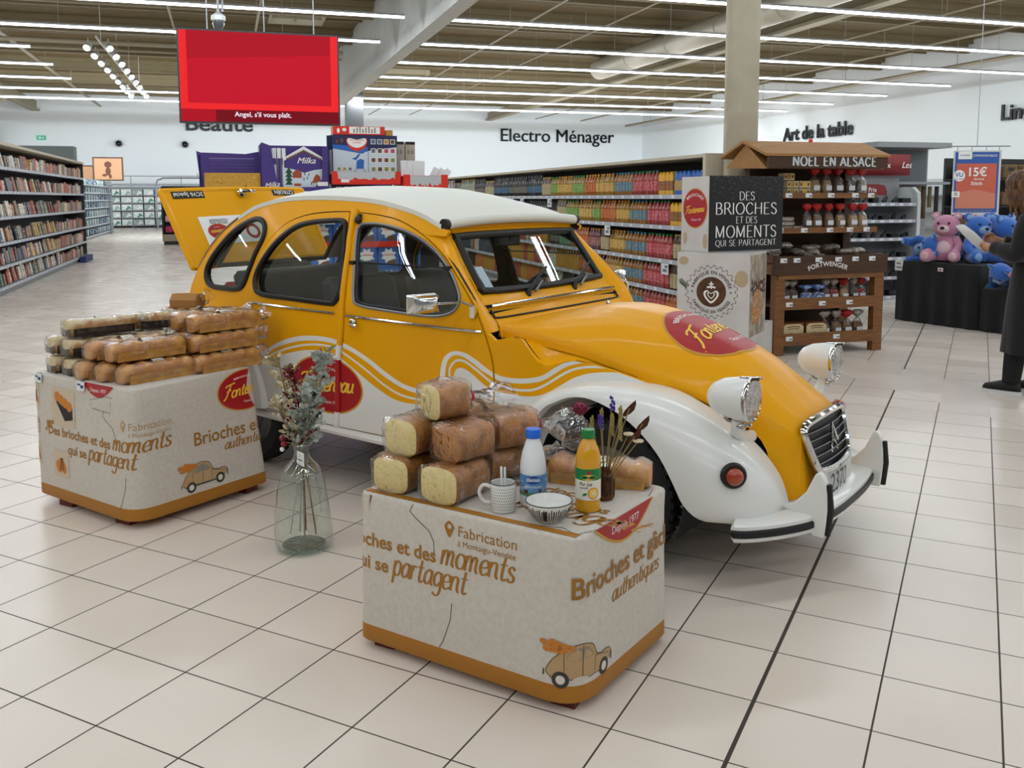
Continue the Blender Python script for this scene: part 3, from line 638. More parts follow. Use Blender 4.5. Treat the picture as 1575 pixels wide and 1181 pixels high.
side_text(shift(text2d('Depuis 1977', .024, 0, 0), .03, -.10), -2.005, .565, 0, None, '', None, m=mb)
o = mb.build('door_logo_lettering', [PWH, PYE], car, fix=False); o['label'] = 'white and yellow lettering on the red door oval'
# ---- sills and floor
mb = MB()
for sg in (-1, 1): mb.tube([(x, sg*(CW(x, .32)-.012), .315) for x in (-3.0, -2.4, -1.8, -1.2, -.75)], .026, 8)
mb.build('sill', WHI, car)
mb = MB(); mb.box(-3.1, -.75, -.62, .62, .29, .32); mb.box(-3.05, .1, -.45, .45, .24, .30); mb.box(-.80, -.76, -.5, .5, .3, .88)
mb.build('floor_pan', DRK, car)
# ---- windscreen, pillars, scuttle
XW = ([.90, .97, .993, 1.045, 1.09, 1.38, 1.43], [-.925, -.944, -.972, -1.012, -1.058, -1.268, -1.300])
def xw(z): return interp(z, *XW)
def yw(z): return .575-.028*max(0, (z-1.09)/.3)
# pillar: from the door edge round to the windscreen frame
pe = [(x, z) for x, z in fde if .90 <= z <= 1.40]
for sg in (-1, 1):
    rings = []
    for x, z in pe:
        p0 = Vector((x+.012, sg*CW(x+.012, z), z)); zz = z if z < 1.38 else 1.38+(z-1.38)*.4
        p2 = Vector((xw(zz), sg*yw(zz), zz)); k = Vector((max(x+.02, xw(zz)+.002)+.02, sg*(CW(x, z)*.97+.004), z+.004))
        rings.append([tuple(p0*(1-t)**2+k*2*t*(1-t)+p2*t*t) for t in [i/6 for i in range(7)]])
    mb = MB(); mb.loft(rings, closed=False); mb.build('windscreen_pillar', YEL, car)
def wplane(u, z):    # point on the windscreen sheet
    return (xw(z)+.0, u, z)
wsh = spl2([(-.50, 1.108), (-.535, 1.135), (-.515, 1.345), (-.49, 1.368), (0, 1.374), (.49, 1.368), (.515, 1.345), (.535, 1.135), (.50, 1.108), (0, 1.098)], 6, True)
fr = [(-.575, 1.04), (-.573, 1.09), (-.545, 1.395), (-.545, 1.42), (.545, 1.42), (.545, 1.395), (.573, 1.09), (.575, 1.04)]
v, f, ms = patch([fr], [wsh], .07); mb = MB(); mb.v = [wplane(a, b) for a, b in v]; mb.f = [list(t) for t in f]; mb.m = ms; mb.sm = [True]*len(f); wf = mb.build('windscreen_frame', YEL, car)
v, f, ms = patch([wsh], (), .15); mb = MB(); mb.v = [(xw(b)-.008, a, b) for a, b in v]; mb.f = [list(t) for t in f]; mb.m = ms; mb.sm = [False]*len(f); ws = mb.build('windscreen', GLS, car)
mb = MB(); mb.tube([(xw(b)+.006, a, b) for a, b in wsh], .019, 8, closed=True); mb.build('windscreen_seal', RUB, ws)
mb = MB(); mb.box(0, .002, -.03, .03, -.055, .055); mb.v = [(xw(1.155+c)-.012, -.455+b, 1.165+c) for a, b, c in mb.v]; mb.build('paper_sticker', mat('sticker_paper', '#a9bcc8', .5), ws)
# scuttle below the windscreen with its vent flap
mb = MB(); mb.loft([[(xw(z)+.004+.012*(1-(y/.58)**2), y, z) for y in [(-.575+1.15*k/20) for k in range(21)]] for z in (.90, .95, .975, 1.0, 1.03, 1.06)], closed=False)
sc = mb.build('scuttle', YEL, car)
mb = MB(); mb.tube([(xw(1.046)+.026+.012*(1-(y/.58)**2), y, 1.046) for y in [(-.566+1.132*k/16) for k in range(17)]], .0085, 8); mb.build('scuttle_trim', CHR, sc)
mb = MB(); mb.tube([(xw(z)+.013+.012*(1-(y/.58)**2), y, z) for y, z in spl2([(-.572, 1.03), (-.572, 1.005), (-.55, .992), (-.3, .991), (.3, .991), (.55, .992), (.572, 1.005), (.572, 1.03)], 5)], .005, 6); mb.build('vent_flap_gap', RUB, sc)
for y0, t1 in ((-.20, (-1.115, .07, 1.19)), (.23, (-1.115, .50, 1.19))):
    p = Vector((-1.035, y0, 1.068)); q = Vector(t1); q.x = xw(q.z)+.03; mdl = (p+q)/2+Vector((.02, 0, 0))
    mb = MB(); mb.lathe([(.016, 0), (.014, .03), (.006, .04)], tuple(p-Vector((0, 0, .01))), 10); mb.tube([p+Vector((0, 0, .02)), p.lerp(q, .45)+Vector((.02, 0, .012))], [.013, .009], 6); w_ = mb.build('wiper', CHR if False else BLK, car)
    mb = MB(); mb.tube([p.lerp(q, .12)+Vector((.03, 0, 0)), p.lerp(q, .5)+Vector((.025, 0, .0))], .007, 6); mb.build('wiper_arm', STEEL, w_)
    a = q-(q-p)*.62+Vector((0, -.05, -.005)); b = q
    mb = MB(); mb.tube([Vector((xw(a.z)+.022, a.y, a.z)), Vector((xw(b.z)+.022, b.y, b.z))], .0075, 6); mb.build('wiper_blade', RUB, w_)
# ---- canvas roof
rs = [(x, z) for x, z in rail if -2.95 < x < -1.26]; rs = rs[::2]+[rs[-1]]
rings = []
for x, z in rs:
    w0 = CW(x, z)+.006; c = .058-.038*max(0, (x+1.8)/.53) if x > -2.6 else .058*max(0, (x+3.3)/.7)
    r_ = [(x, -w0-.002, z-.012)]
    for k in range(17):
        y = -w0+2*w0*k/16; r_.append((x, y, z+.012+c*(1-abs(y/w0)**2.4)))
    rings.append(r_+[(x, w0+.002, z-.012)])
mb = MB(); mb.loft(rings, closed=False); rf = mb.build('roof_canvas', CANV, car)
yy = [(-.575+1.15*k/14) for k in range(15)]
mb = MB(); mb.tube([(-1.262, y, 1.430+.022*(1-(abs(y)/.575)**2.4)) for y in yy], .027, 10); mb.build('roof_front_roll', CANV, rf)
for sg in (-1, 1):
    mb = MB(); mb.cyl((-1.262, sg*.565, 1.430), (-1.262, sg*.592, 1.430), .028, 14); mb.build('roll_end_cap', RUB, rf)
mb = MB(); mb.loft([[(-1.262-.0, y, 1.40), ] if 0 else [(x_, y, z_+.012*(1-(abs(y)/.575)**2.4)) for y in yy] for x_, z_ in ((-1.285, 1.385), (-1.278, 1.41), (-1.30, 1.43), (-1.34, 1.44))], closed=False); mb.build('roof_header', YEL, car)
# rear window frame and tail
mb = MB(); mb.loft([[(x, -CW(x, z)+2*CW(x, z)*k/10, z) for k in range(11)] for x, z in [(-3.527, .787), (-3.56, .6), (-3.5, .42)]], closed=False); mb.build('tail_panel', YEL, car)
rb = [(x, z) for x, z in rail if -3.335 < x < -2.9]; rb = rb[::2]+[rb[-1]]
def back(x, z, t): w0 = CW(x, z)+.006; c = .058*max(0, (x+3.3)/.7); return (x, -w0+2*w0*t, z+.012+c*(1-abs(2*t-1)**2.4))
mb = MB()
for t0, t1 in ((0, .13), (.87, 1)): MB().loft([[back(x, z, t0+(t1-t0)*k/4) for k in range(5)] for x, z in rb], closed=False).build('rear_canvas', CANV, rf)
mb = MB(); mb.loft([[back(x, z, .13+.74*k/10) for k in range(11)] for x, z in rb], closed=False); mb.build('rear_window', GLS, car)
lo, hi = rb[0], rb[-1]
mb = MB(); mb.tube([back(*lo, .13+.74*k/8) for k in range(9)]+[back(x, z, .87) for x, z in rb[1:]]+[back(*hi, .87-.74*k/8) for k in range(1, 9)]+[back(x, z, .13) for x, z in rb[::-1][1:-1]], .016, 6, closed=True); mb.build('rear_window_seal', RUB, car)
# ---- bonnet
HX = [-.944, -.75, -.52, -.34, -.165, 0, .12, .25, .36, .41]; HC = [.972, 1.008, 1.025, 1.005, .96, .90, .84, .745, .66, .625]
HK = [.958, .931, .889, .841, .796, .736, .69, .655, .60, .57]; HY = [.555, .505, .465, .43, .395, .355, .325, .30, .28, .26]; HR = [.906, .875, .835, .783, .733, .688, .63, .575, .51, .44]
def hood_z(x, y):
    yk = interp(x, HX, HY); k = min(abs(y)/yk, 1); zk = interp(x, HX, HK); zc = interp(x, HX, HC)
    def ss(a, b, t): t = min(max((t-a)/(b-a), 0), 1); return t*t*(3-2*t)
    e = (x+.944)/1.354; amp = .007*min(1, e*6)*min(1, (1-e)*5)
    rib = amp*(1-ss(.30, .37, k))+amp*ss(.58, .66, k)*(1-ss(.90, .99, k))
    return zk+(zc-zk)*(1-k**3)+rib
rings = []
for i in range(29):
    x = -.944+1.354*i/28; yk = interp(x, HX, HY); zk = interp(x, HX, HK); zr = interp(x, HX, HR); e = max(0, (x-.1)/.31)
    half = [(x-.10*e*e, -yk-.012-.06*e*e, zr), (x-.05*e*e, -yk-.010-.02*e, (zr+zk)/2-.005), (x, -yk-.006, zk-.008)]+[(x, -yk*(1-k/14), hood_z(x, yk*(1-k/14))) for k in range(15)]
    rings.append(half+[(a, -b, c) for a, b, c in reversed(half[:-1])])
x, n = .41, len(rings[0]); last = rings[-1]
rings.append([(a+.002, b*.98, c-.03) for a, b, c in last])
rings.append([(.425 if abs(b) < .25 else (.41 if abs(b) < .275 else .385), b*1.0, .44-.14*(1-(c-.43)/.2) if False else .30) for a, b, c in last])
mb = MB(); mb.loft(rings, closed=False); hood = mb.build('bonnet', YEL, car, sharp=55)
for sg in (-1, 1):
    rings = []
    for x, z in spl2([(-.905, .905)]+PTOP, 3):
        y0 = CW(x, z)-.001; y1 = interp(x, HX, HY)-.015; z1 = interp(x, HX, HR)+.015
        rings.append([(x, sg*(y0*(1-t)+y1*t), z*(1-t)+z1*t-.02*math.sin(PI*t)) for t in [k/8 for k in range(9)]])
    mb = MB(); mb.loft(rings, closed=False); mb.build('scuttle_side', YEL, car)
mb = MB(); XC_, A_, B_ = -.12, .285, .21
def hf(x, y, l): xx = XC_-y*1.0; return (xx, x, hood_z(xx, x)+.0012*l)
def dense(poly_a, poly_b, n, mi, l):
    rr = []
    for k in range(n+1):
        t = k/n; rr.append([hf(a[0]*(1-t)+b[0]*t, a[1]*(1-t)+b[1]*t, l) for a, b in zip(poly_a, poly_b)])
    mb.loft(rr, mi)
dense(ell(0, 0, A_, B_, 48), ell(0, 0, A_*.955, B_*.945, 48), 2, 1, 1.5); dense(ell(0, 0, A_*.96, B_*.95, 48), ell(0, 0, .002, .002, 48), 10, 0, 2)
put(mb, arc(text2d('BRIOCHES', B_*.27, .012, 0, 'CENTER', 1.0, 1.12), A_*.80, PI/2, 0, -B_*.02, B_*.62), lambda x, y: hf(x, y, 4), 2)
put(mb, shift(pen('Fonteneau', A_*.178, PEN, .15, .085, .32, phi=-.2), 0, -B_*.22), lambda x, y: hf(x, y+x*.10*B_/A_, 4), 3)
put(mb, text2d('Depuis 1977', B_*.155, 0, 0), lambda x, y: hf(x+A_*.12, y-B_*.62, 4), 2)
mb.build('bonnet_logo', [RED, GOLD, PWH, PYE], hood, fix=False)['label'] = 'red oval bakery logo with yellow script'
mb = MB(); mb.lathe([(.011, 0), (.010, .012), (.004, .02)], (-.70, .03, hood_z(-.7, .03)), 8); mb.build('washer_jet', CHR, hood)
# ---- front wings
LIP = [(-.74, .36, .70), (-.69, .50, .71), (-.590, .628, .715), (-.531, .666, .715), (-.446, .703, .715), (-.364, .711, .715), (-.267, .691, .715), (-.173, .652, .715), (-.081, .587, .715), (-.006, .510, .715), (.054, .414, .715), (.098, .334, .71), (.160, .283, .69), (.239, .272, .64), (.319, .272, .56)]
INN = [(-.80, .36, .655), (-.76, .52, .645), (-.67, .645, .60), (-.57, .71, .54), (-.46, .735, .47), (-.34, .745, .43), (-.22, .745, .41), (-.08, .725, .40), (.06, .665, .385), (.17, .60, .37), (.27, .52, .352), (.35, .42, .34), (.385, .33, .335), (.395, .28, .335), (.40, .272, .335)]
KON = [(-.775, .37, .71), (-.735, .54, .715), (-.64, .67, .71), (-.56, .73, .71), (-.455, .765, .71), (-.345, .785, .70), (-.21, .785, .70), (-.06, .76, .69), (.10, .70, .69), (.235, .63, .685), (.345, .545, .68), (.415, .44, .67), (.43, .34, .65), (.42, .275, .60), (.41, .262, .5)]
lip, inn, kon = spline(LIP, 3), spline(INN, 3), spline(KON, 3)
for sg in (-1, 1):
    rings = []
    for L_, I_, K_ in zip(lip, inn, kon):
        r_ = []
        for k in range(13):
            t = k/12; p = I_*(1-t)**2+K_*2*t*(1-t)*1.0+L_*t*t; r_.append((p.x, sg*p.z, p.y))
        r_.append((L_.x*.97-.27*.03, sg*(L_.z-.03), L_.y-.008)); rings.append(r_)
    mb = MB(); mb.loft(rings, closed=False); wing = mb.build('front_wing', WHI, car, sharp=60)
    mb = MB(); ang = math.radians(62)*(1 if sg < 0 else 1); c = Vector((.287, 0, .475))
    mb.lathe([(.0, .0), (.045, .0), (.052, .006), (.052, .02), (.046, .028)], n=20); mb.xf(Matrix.Rotation(PI/2, 4, 'Y')); mb.xf(Matrix.Rotation(sg*math.radians(50), 4, 'Z')); mb.xf(Matrix.Translation((.268, sg*.628, .472)))
    b1 = mb.build('indicator_surround', RUB, wing)
    mb = MB(); mb.ball((0, 0, .03), .036, 14, 8, sc=(1, 1, .75)); mb.xf(Matrix.Rotation(PI/2, 4, 'Y')); mb.xf(Matrix.Rotation(sg*math.radians(50), 4, 'Z')); mb.xf(Matrix.Translation((.268, sg*.628, .472)))
    mb.build('indicator_lens', AMB, wing)['label'] = 'amber turn signal lens'
    # inner wheel housing
    mb = MB(); rr = [[(-.27+.36*math.cos(a)*s_, sg*y, .33+.35*math.sin(a)*s_) for a in [PI*(-.15+1.3*k/16) for k in range(17)]] for y, s_ in ((.69, 1.0), (.42, 1.0), (.40, .2))]
    mb.loft(rr, closed=False); mb.build('wheel_housing', DRK, car)
# ---- rear wings (skirted)
for sg in (-1, 1):
    rings = []
    for k in range(17):
        t = k/16; a = PI*t; cx, cz = -2.95, .36; rx, rz = .42, .46
        rings.append([(cx+rx*math.cos(a)*s_, sg*(CW(cx+rx*math.cos(a)*s_, .55)+b_), cz+rz*math.sin(a)*s_) for s_, b_ in ((1.0, -.01), (.97, .03), (.85, .055), (.5, .065), (.02, .065))])
    mb = MB(); mb.loft(rings, closed=False); mb.build('rear_wing', [WHI], car)
# ---- wheels
for nm, x in (('front_wheel', -.27), ('rear_wheel', -2.75)):
    for sg in (-1, 1):
        mb = MB(); mb.lathe([(.20, -.05), (.275, -.062), (.298, -.045), (.304, 0), (.298, .045), (.275, .062), (.20, .05)], (0, 0, 0), 40, ax='y')
        for k in range(40):
            a = 2*PI*k/40; c, s_ = math.cos(a), math.sin(a)
            for y0 in (-.045, .01): mb.add([(c*.300-s_*w_, y, s_*.300+c*w_) for w_ in (-.016, .016) for y in (y0, y0+.035)]+[(c*.309-s_*w_, y, s_*.309+c*w_) for w_ in (-.014, .014) for y in (y0, y0+.035)], [(4, 5, 7, 6), (0, 1, 5, 4), (2, 3, 7, 6), (0, 2, 6, 4), (1, 3, 7, 5)])
        mb.v = [(a+x, b+sg*(.635 if x > -1 else .60), c+.309) for a, b, c in mb.v]; wh = mb.build(nm, TYR, car)
        mb = MB(); mb.lathe([(.0, .02), (.05, .02), (.06, .035), (.11, .03), (.17, .0), (.20, .03), (.205, .05)], (0, 0, 0), 28, ax='y'); mb.v = [(a+x, sg*b+sg*(.635 if x > -1 else .60), c+.309) for a, b, c in mb.v]; mb.build('rim', STEEL, wh)
# ---- headlamps
for sg in (-1, 1):
    c = Vector((.30, sg*.528, .757)); mb = MB()
    mb.lathe([(.0, -.185), (.030, -.180), (.056, -.160), (.078, -.115), (.087, -.06), (.089, -.01), (.087, 0)], c, 28, ax='x'); hl = mb.build('headlamp', WHI, car)
    mb = MB(); mb.lathe([(.089, -.012), (.093, -.006), (.093, .004), (.086, .008), (.082, .002)], c, 28, ax='x'); mb.build('lamp_rim', CHR, hl)
    mb = MB(); mb.lathe([(.0, -.075), (.03, -.07), (.06, -.045), (.083, .0)], c, 28, ax='x'); mb.build('reflector', CHR, hl)
    mb = MB(); mb.lathe([(.084, .003), (.065, .016), (.035, .024), (.0, .027)], c, 28, ax='x')
    mb.build('lamp_lens', LENS, hl)
    mb = MB(); mb.loft([[(c.x+x_, c.y+.040*math.sin(a), c.z+(.093+d_)*math.cos(a)) for a in [(-.45+.9*k/8) for k in range(9)]] for x_, d_ in ((-.05, -.002), (.035, .006), (.035, .002), (-.05, -.006))], closed=False); mb.build('visor_tab', CHR, hl)
    mb = MB(); mb.tube([c+Vector((-.06, 0, -.085)), c+Vector((-.07, -sg*.02, -.14)), c+Vector((-.075, -sg*.10, -.185)), c+Vector((-.08, -sg*.2, -.20))], [.022, .024, .026, .026], 10); mb.build('lamp_bracket', WHI, hl)
    mb = MB(); mb.tube([c+Vector((-.15, 0, -.062)), c+Vector((-.10, 0, -.098)), c+Vector((-.03, 0, -.108)), c+Vector((-.0, 0, -.10))], .007, 8); mb.lathe([(.012, -.03), (.018, 0), (.012, .012)], c+Vector((-.035, 0, -.112)), 10, ax='x'); mb.build('lamp_clamp', CHR, hl)
# ---- grille
GP = [(-.255, .588), (-.20, .614), (0, .624), (.20, .614), (.255, .588), (.245, .54), (.205, .435), (.16, .412), (0, .405), (-.16, .412), (-.205, .435), (-.245, .54)]
def gx(z): return .474-.25*max(0, z-.41)
gpo = spl2(GP, 4, True); mb = MB(); mb.tube([(gx(z)+.008-.05*(abs(y)/.25)**2*.4, y, z) for y, z in gpo], .017, 8, closed=True); gr = mb.build('radiator_grille', CHR, car)
v, f, ms = patch([gpo], (), .06); mb = MB(); mb.v = [(gx(z)-.004-.02*(y/.25)**2, y, z) for y, z in v]; mb.f = [list(t) for t in f]; mb.m = ms; mb.sm = [False]*len(f); mb.build('grille_backing', mat('grille_black', '#0a0a0b', .5), gr)
for k in range(5):
    z = .442+.033*k; hw_ = .20+.045*min(1, max(0, (z-.435)/.11)); mb = MB()
    pts = [(gx(z)+.008-.02*(y/.25)**2, y, z) for y in [-hw_+2*hw_*i/10 for i in range(11)]]; mb.tube(pts, .007, 6, flat=.6); o = mb.build('grille_slat', BLK, gr)
    mb = MB(); mb.tube([(a+.0065, b, c+.002) for a, b, c in pts], .0016, 5); mb.build('slat_trim', STEEL, gr)
for dz in (0, -.042):
    mb = MB(); mb.tube([(gx(.50)+.016, -.04, .502+dz), (gx(.58)+.02, 0, .582+dz), (gx(.50)+.016, .04, .502+dz)], .006, 6); mb.build('chevron_badge', CHR, gr)
# ---- bumper, overriders, plate
BPT = [(.30, -.71), (.345, -.69), (.41, -.62), (.475, -.52), (.525, -.40), (.55, -.2), (.555, 0), (.55, .2), (.525, .40), (.475, .52), (.41, .62), (.345, .69), (.30, .71)]
bpt = spl2(BPT, 3)
def bump(z0, z1, off, m, nm, par, inner=-.10):
    rings = []
    for i, (x, y) in enumerate(bpt):
        a, b = bpt[max(i-1, 0)], bpt[min(i+1, len(bpt)-1)]; t = Vector((b[0]-a[0], b[1]-a[1])).normalized(); nx, ny = t.y, -t.x
        if nx < 0 and abs(y) < .5: nx, ny = -nx, -ny
        e = .55 if i in (0, len(bpt)-1) else 1
        P = lambda d, z: (x+nx*d*e, y+ny*d*e, z)
        rings.append([P(off-.012, z0), P(off, z0+.008), P(off, z1-.010), P(off-.014, z1), P(inner, z1), P(inner, z1-.02), P(off-.03, z1-.02), P(off-.03, z0)])
        if e < 1: cc = sum((Vector(p) for p in rings[-1]), Vector())/8; rings[-1] = [tuple(cc.lerp(Vector(p), .55)) for p in rings[-1]]
    mb = MB(); mb.loft(rings, caps=True, smooth=True); return mb.build(nm, m, par)
bmp = bump(.225, .302, 0, WHI, 'front_bumper', car)
bump(.243, .283, .008, RUB, 'rubber_strip', bmp, -.005)
for sg in (-1, 1):
    # prow-shaped overrider
    prof = [(.565, .215), (.575, .33), (.565, .44), (.54, .475), (.525, .47), (.49, .39), (.44, .335), (.385, .312), (.44, .295), (.52, .215)]
    mb = MB(); mb.prism(spl2(prof[:4], 2)[:-1]+prof[3:], -.02, .02, fn=lambda x, y, z: (x, sg*.40+z+0.0, y)); og = mb.build('overrider', WHI, bmp); bv = og.modifiers.new('bevel', 'BEVEL'); bv.width = .006; bv.segments = 2
    mb = MB(); mb.tube([(.572, sg*.40, .225), (.583, sg*.40, .33), (.572, sg*.40, .43)], .014, 8); mb.build('overrider_rubber', RUB, bmp)
mb = MB(); mb.rbox(-.205, .205, -.004, .004, 0, .112, .003, 2); mb.v = [(.492+b+.0, a, c+.288) for a, b, c in mb.v]
mb.v = [(x-.05*(y/.24)**2*.4, y, z) for x, y, z in mb.v]; plate = mb.build('number_plate', mat('plate_white', '#d9dad6', .4), car)
mb = MB(); put(mb, text2d('2370', .122, .008, 0, 'LEFT', .86, 1.0), lambda x, y: (.4985-.02*((x-.12)/.24)**2, x-.12, .302+y)); mb.build('plate_number', BLK, plate, fix=False)
mb = MB(); mb.ball((.20, .62, .60), .03, 10, 8) if False else mb.ball((.275, .662, .50), .04, 12, 8); mb.build('indicator_lens', AMB, car)
# ---- door mirror
def mirror(sg):
    b0 = Vector((-.985, sg*(CW(-.985, 1.03)+.004), 1.035)); head = Vector((-1.13, sg*.875, 1.075))
    mb = MB(); mb.box(b0.x-.014, b0.x+.014, min(b0.y, b0.y+sg*.02), max(b0.y, b0.y+sg*.02), b0.z-.03, b0.z+.03); mb.tube([b0+Vector((0, sg*.015, .025)), b0+Vector((-.03, sg*.05, .045)), head+Vector((.02, 0, 0))], .006, 8); mr = mb.build('door_mirror', CHR, car)
    mb = MB(); mb.lathe([(.0, .035), (.03, .032), (.056, .012), (.064, -.025), (.066, -.03)], (0, 0, 0), 4, ax='x', ph=PI/4, smooth=True); mb.xf(Matrix.Diagonal((1.3, 1.75, 1.0, 1)))
    mb.xf(Matrix.Rotation(sg*.25, 4, 'Z')); mb.xf(Matrix.Translation(head)); o_ = mb.build('mirror_shell', CHR, mr); s_ = o_.modifiers.new('bevel', 'BEVEL'); s_.width = .012; s_.segments = 3
for sg in (-1, 1): mirror(sg)
# ---- raised boot lid
L0, L1, L2_, L3_ = Vector((-3.40, -.56, 1.125)), Vector((-3.40, .56, 1.155)), Vector((-3.64, .53, 1.625)), Vector((-3.64, -.62, 1.61))
def lid(u, v, d=0):   # u 0..1 near to far, v 0..1 hinge to free edge
    p = (L0.lerp(L1, u)).lerp(L3_.lerp(L2_, u), v); n = Vector((.9, 0, .45)).normalized(); return p+n*(d+.03*(1-(2*u-1)**2)*.6)
mb = MB(); nu, nv = 16, 8
mb.loft([[tuple(lid(u/nu, v/nv)) for u in range(nu+1)] for v in range(nv+1)], closed=False); mb.loft([[tuple(lid(u/nu, v/nv, -.03)) for u in range(nu+1)] for v in range(nv+1)], closed=False)
edge = [(u/nu, 0) for u in range(nu+1)]+[(1, v/nv) for v in range(nv+1)]+[(1-u/nu, 1) for u in range(nu+1)]+[(0, 1-v/nv) for v in range(nv+1)]
mb.tube([tuple(lid(u, v, -.012)) for u, v in edge], .02, 8, closed=True); bl = mb.build('boot_lid', YEL, car)
def lid_mark(u, v, w_, h_, m, nm, txt=None, tm=None, ts=.03):
    mb = MB(); mb.loft([[tuple(lid(u+w_*(a/6-.5)/1.14, v+h_*(b-.5)/.53, .004)) for a in range(7)] for b in (0, 1)], closed=False); o = mb.build(nm, m, bl, fix=False)
    if txt: m2 = MB(); put(m2, text2d(txt, ts, .012), lambda x, y: tuple(lid(u-x/1.14, v-(y-.33*ts)/.53, .007))); m2.build(nm.replace('badge', 'badge_lettering'), tm or PWH, o, fix=False)
    return o
lid_mark(.15, .93, .23, .05, BLK, 'model_badge', '2CV6 Spécial', None, .040)
lid_mark(.83, .945, .20, .05, BLK, 'maker_badge', 'CITROËN', None, .040)
st = lid_mark(.42, .44, .62, .20, PWH, 'lid_sticker')
mb = MB(); brand_oval(mb, lambda x, y, l: tuple(lid(.25-x/1.14, .42-y/.53, .004+.0012*l)), .085, .055); mb.build('sticker_logo', [RED, GOLD, PWH, PYE], st, fix=False)
mb = MB()
for s_, u, v in (('FOURNISSEUR', .27, .585), ('OFFICIEL 2024', .27, .55), ('FERRÉ', .52, .585), ('VENDÉE', .52, .55)): put(mb, text2d(s_, .022, .008), lambda x, y: tuple(lid(u-x/1.14, v-y/.53, .007)))
mb.build('sticker_lettering', BLK, st, fix=False)
mb = MB(); put(mb, ring2d(ell(0, 0, .055, .055, 24), ell(0, 0, .035, .035, 24)), lambda x, y: tuple(lid(.48-x/1.14, .40-y/.53, .0065))); mb.build('sticker_ring', RED, st, fix=False)
mb = MB(); q = lid(.5, .93, .01); mb.lathe([(.03, 0), (.026, .02), (.012, .03)], tuple(q), 12, ax='x'); mb.tube([q+Vector((.03, -.03, .01)), q+Vector((.045, .02, .015)), q+Vector((.03, .09, .01))], .011, 8); mb.build('lid_handle', CHR, bl)
# ---- cabin
def seat(x, y, w_, nm):
    mb = MB(); mb.rbox(-.22, .26, -w_/2, w_/2, 0, .16, .07, 5); mb.v = [(a+x, b+y, c+.46+.05*(a+.22)) for a, b, c in mb.v]; s = mb.build(nm, SEATM, car)
    mb = MB(); mb.rbox(-.07, .07, -w_/2, w_/2, 0, .56, .06, 5); mb.v = [(a+x-.24-.28*(c), b+y, c+.56) for a, b, c in mb.v]; mb.build('seat_back', SEATM, s)
    mb = MB()
    for dx in (-.15, .2):
        for dy in (-w_/2+.06, w_/2-.06): mb.cyl((x+dx, y+dy, .31), (x+dx, y+dy, .47), .014, 6)
    mb.build('seat_frame', BLK, s)
seat(-1.75, -.33, .50, 'front_seat'); seat(-1.75, .33, .50, 'front_seat'); seat(-2.55, 0, 1.16, 'rear_bench')
mb = MB(); mb.box(-3.32, -2.80, -.58, .58, .86, .89); mb.build('parcel_shelf', DRK, car)
mb = MB(); mb.box(-1.13, -.98, -.60, .60, .82, 1.02); mb.box(-1.1, -1.0, -.62, .62, 1.0, 1.05); mb.build('dashboard', DRK, car)
mb = MB(); mb.tube([(-1.36+.07*math.sin(a)*.6, .33+.19*math.cos(a), .93+.19*math.sin(a)) for a in [2*PI*k/28 for k in range(28)]], .013, 8, closed=True); mb.tube([(-1.36, .33, .93), (-1.1, .33, .86)], .018, 8); mb.tube([(-1.36, .33, .93), (-1.37, .16, .93)], .012, 6); mb.build('steering_wheel', BLK, car)
mb = MB(); mb.rbox(-.10, .10, -.015, .015, 0, .055, .012, 3); mb.v = [(-1.32+b, a, 1.30+c) for a, b, c in mb.v]; mb.tube([(-1.31, 0, 1.33), (-1.29, 0, 1.385)], .008, 6); mb.build('rear_view_mirror', BLK, car)
mb = MB(); mb.rbox(-.13, .13, -.06, .06, 0, .15, .03, 3); mb.v = [(a-2.98, b-.50, c+.895) for a, b, c in mb.v]
rc = mb.build('red_cloth', mat('red_cloth', '#b3201d', .8, bump=(30, .6)), None); rc.location = CARL; rc.rotation_euler = (0, 0, CARRZ); tag(rc, 'red folded cloth behind the rear side window of the yellow car', 'cloth')
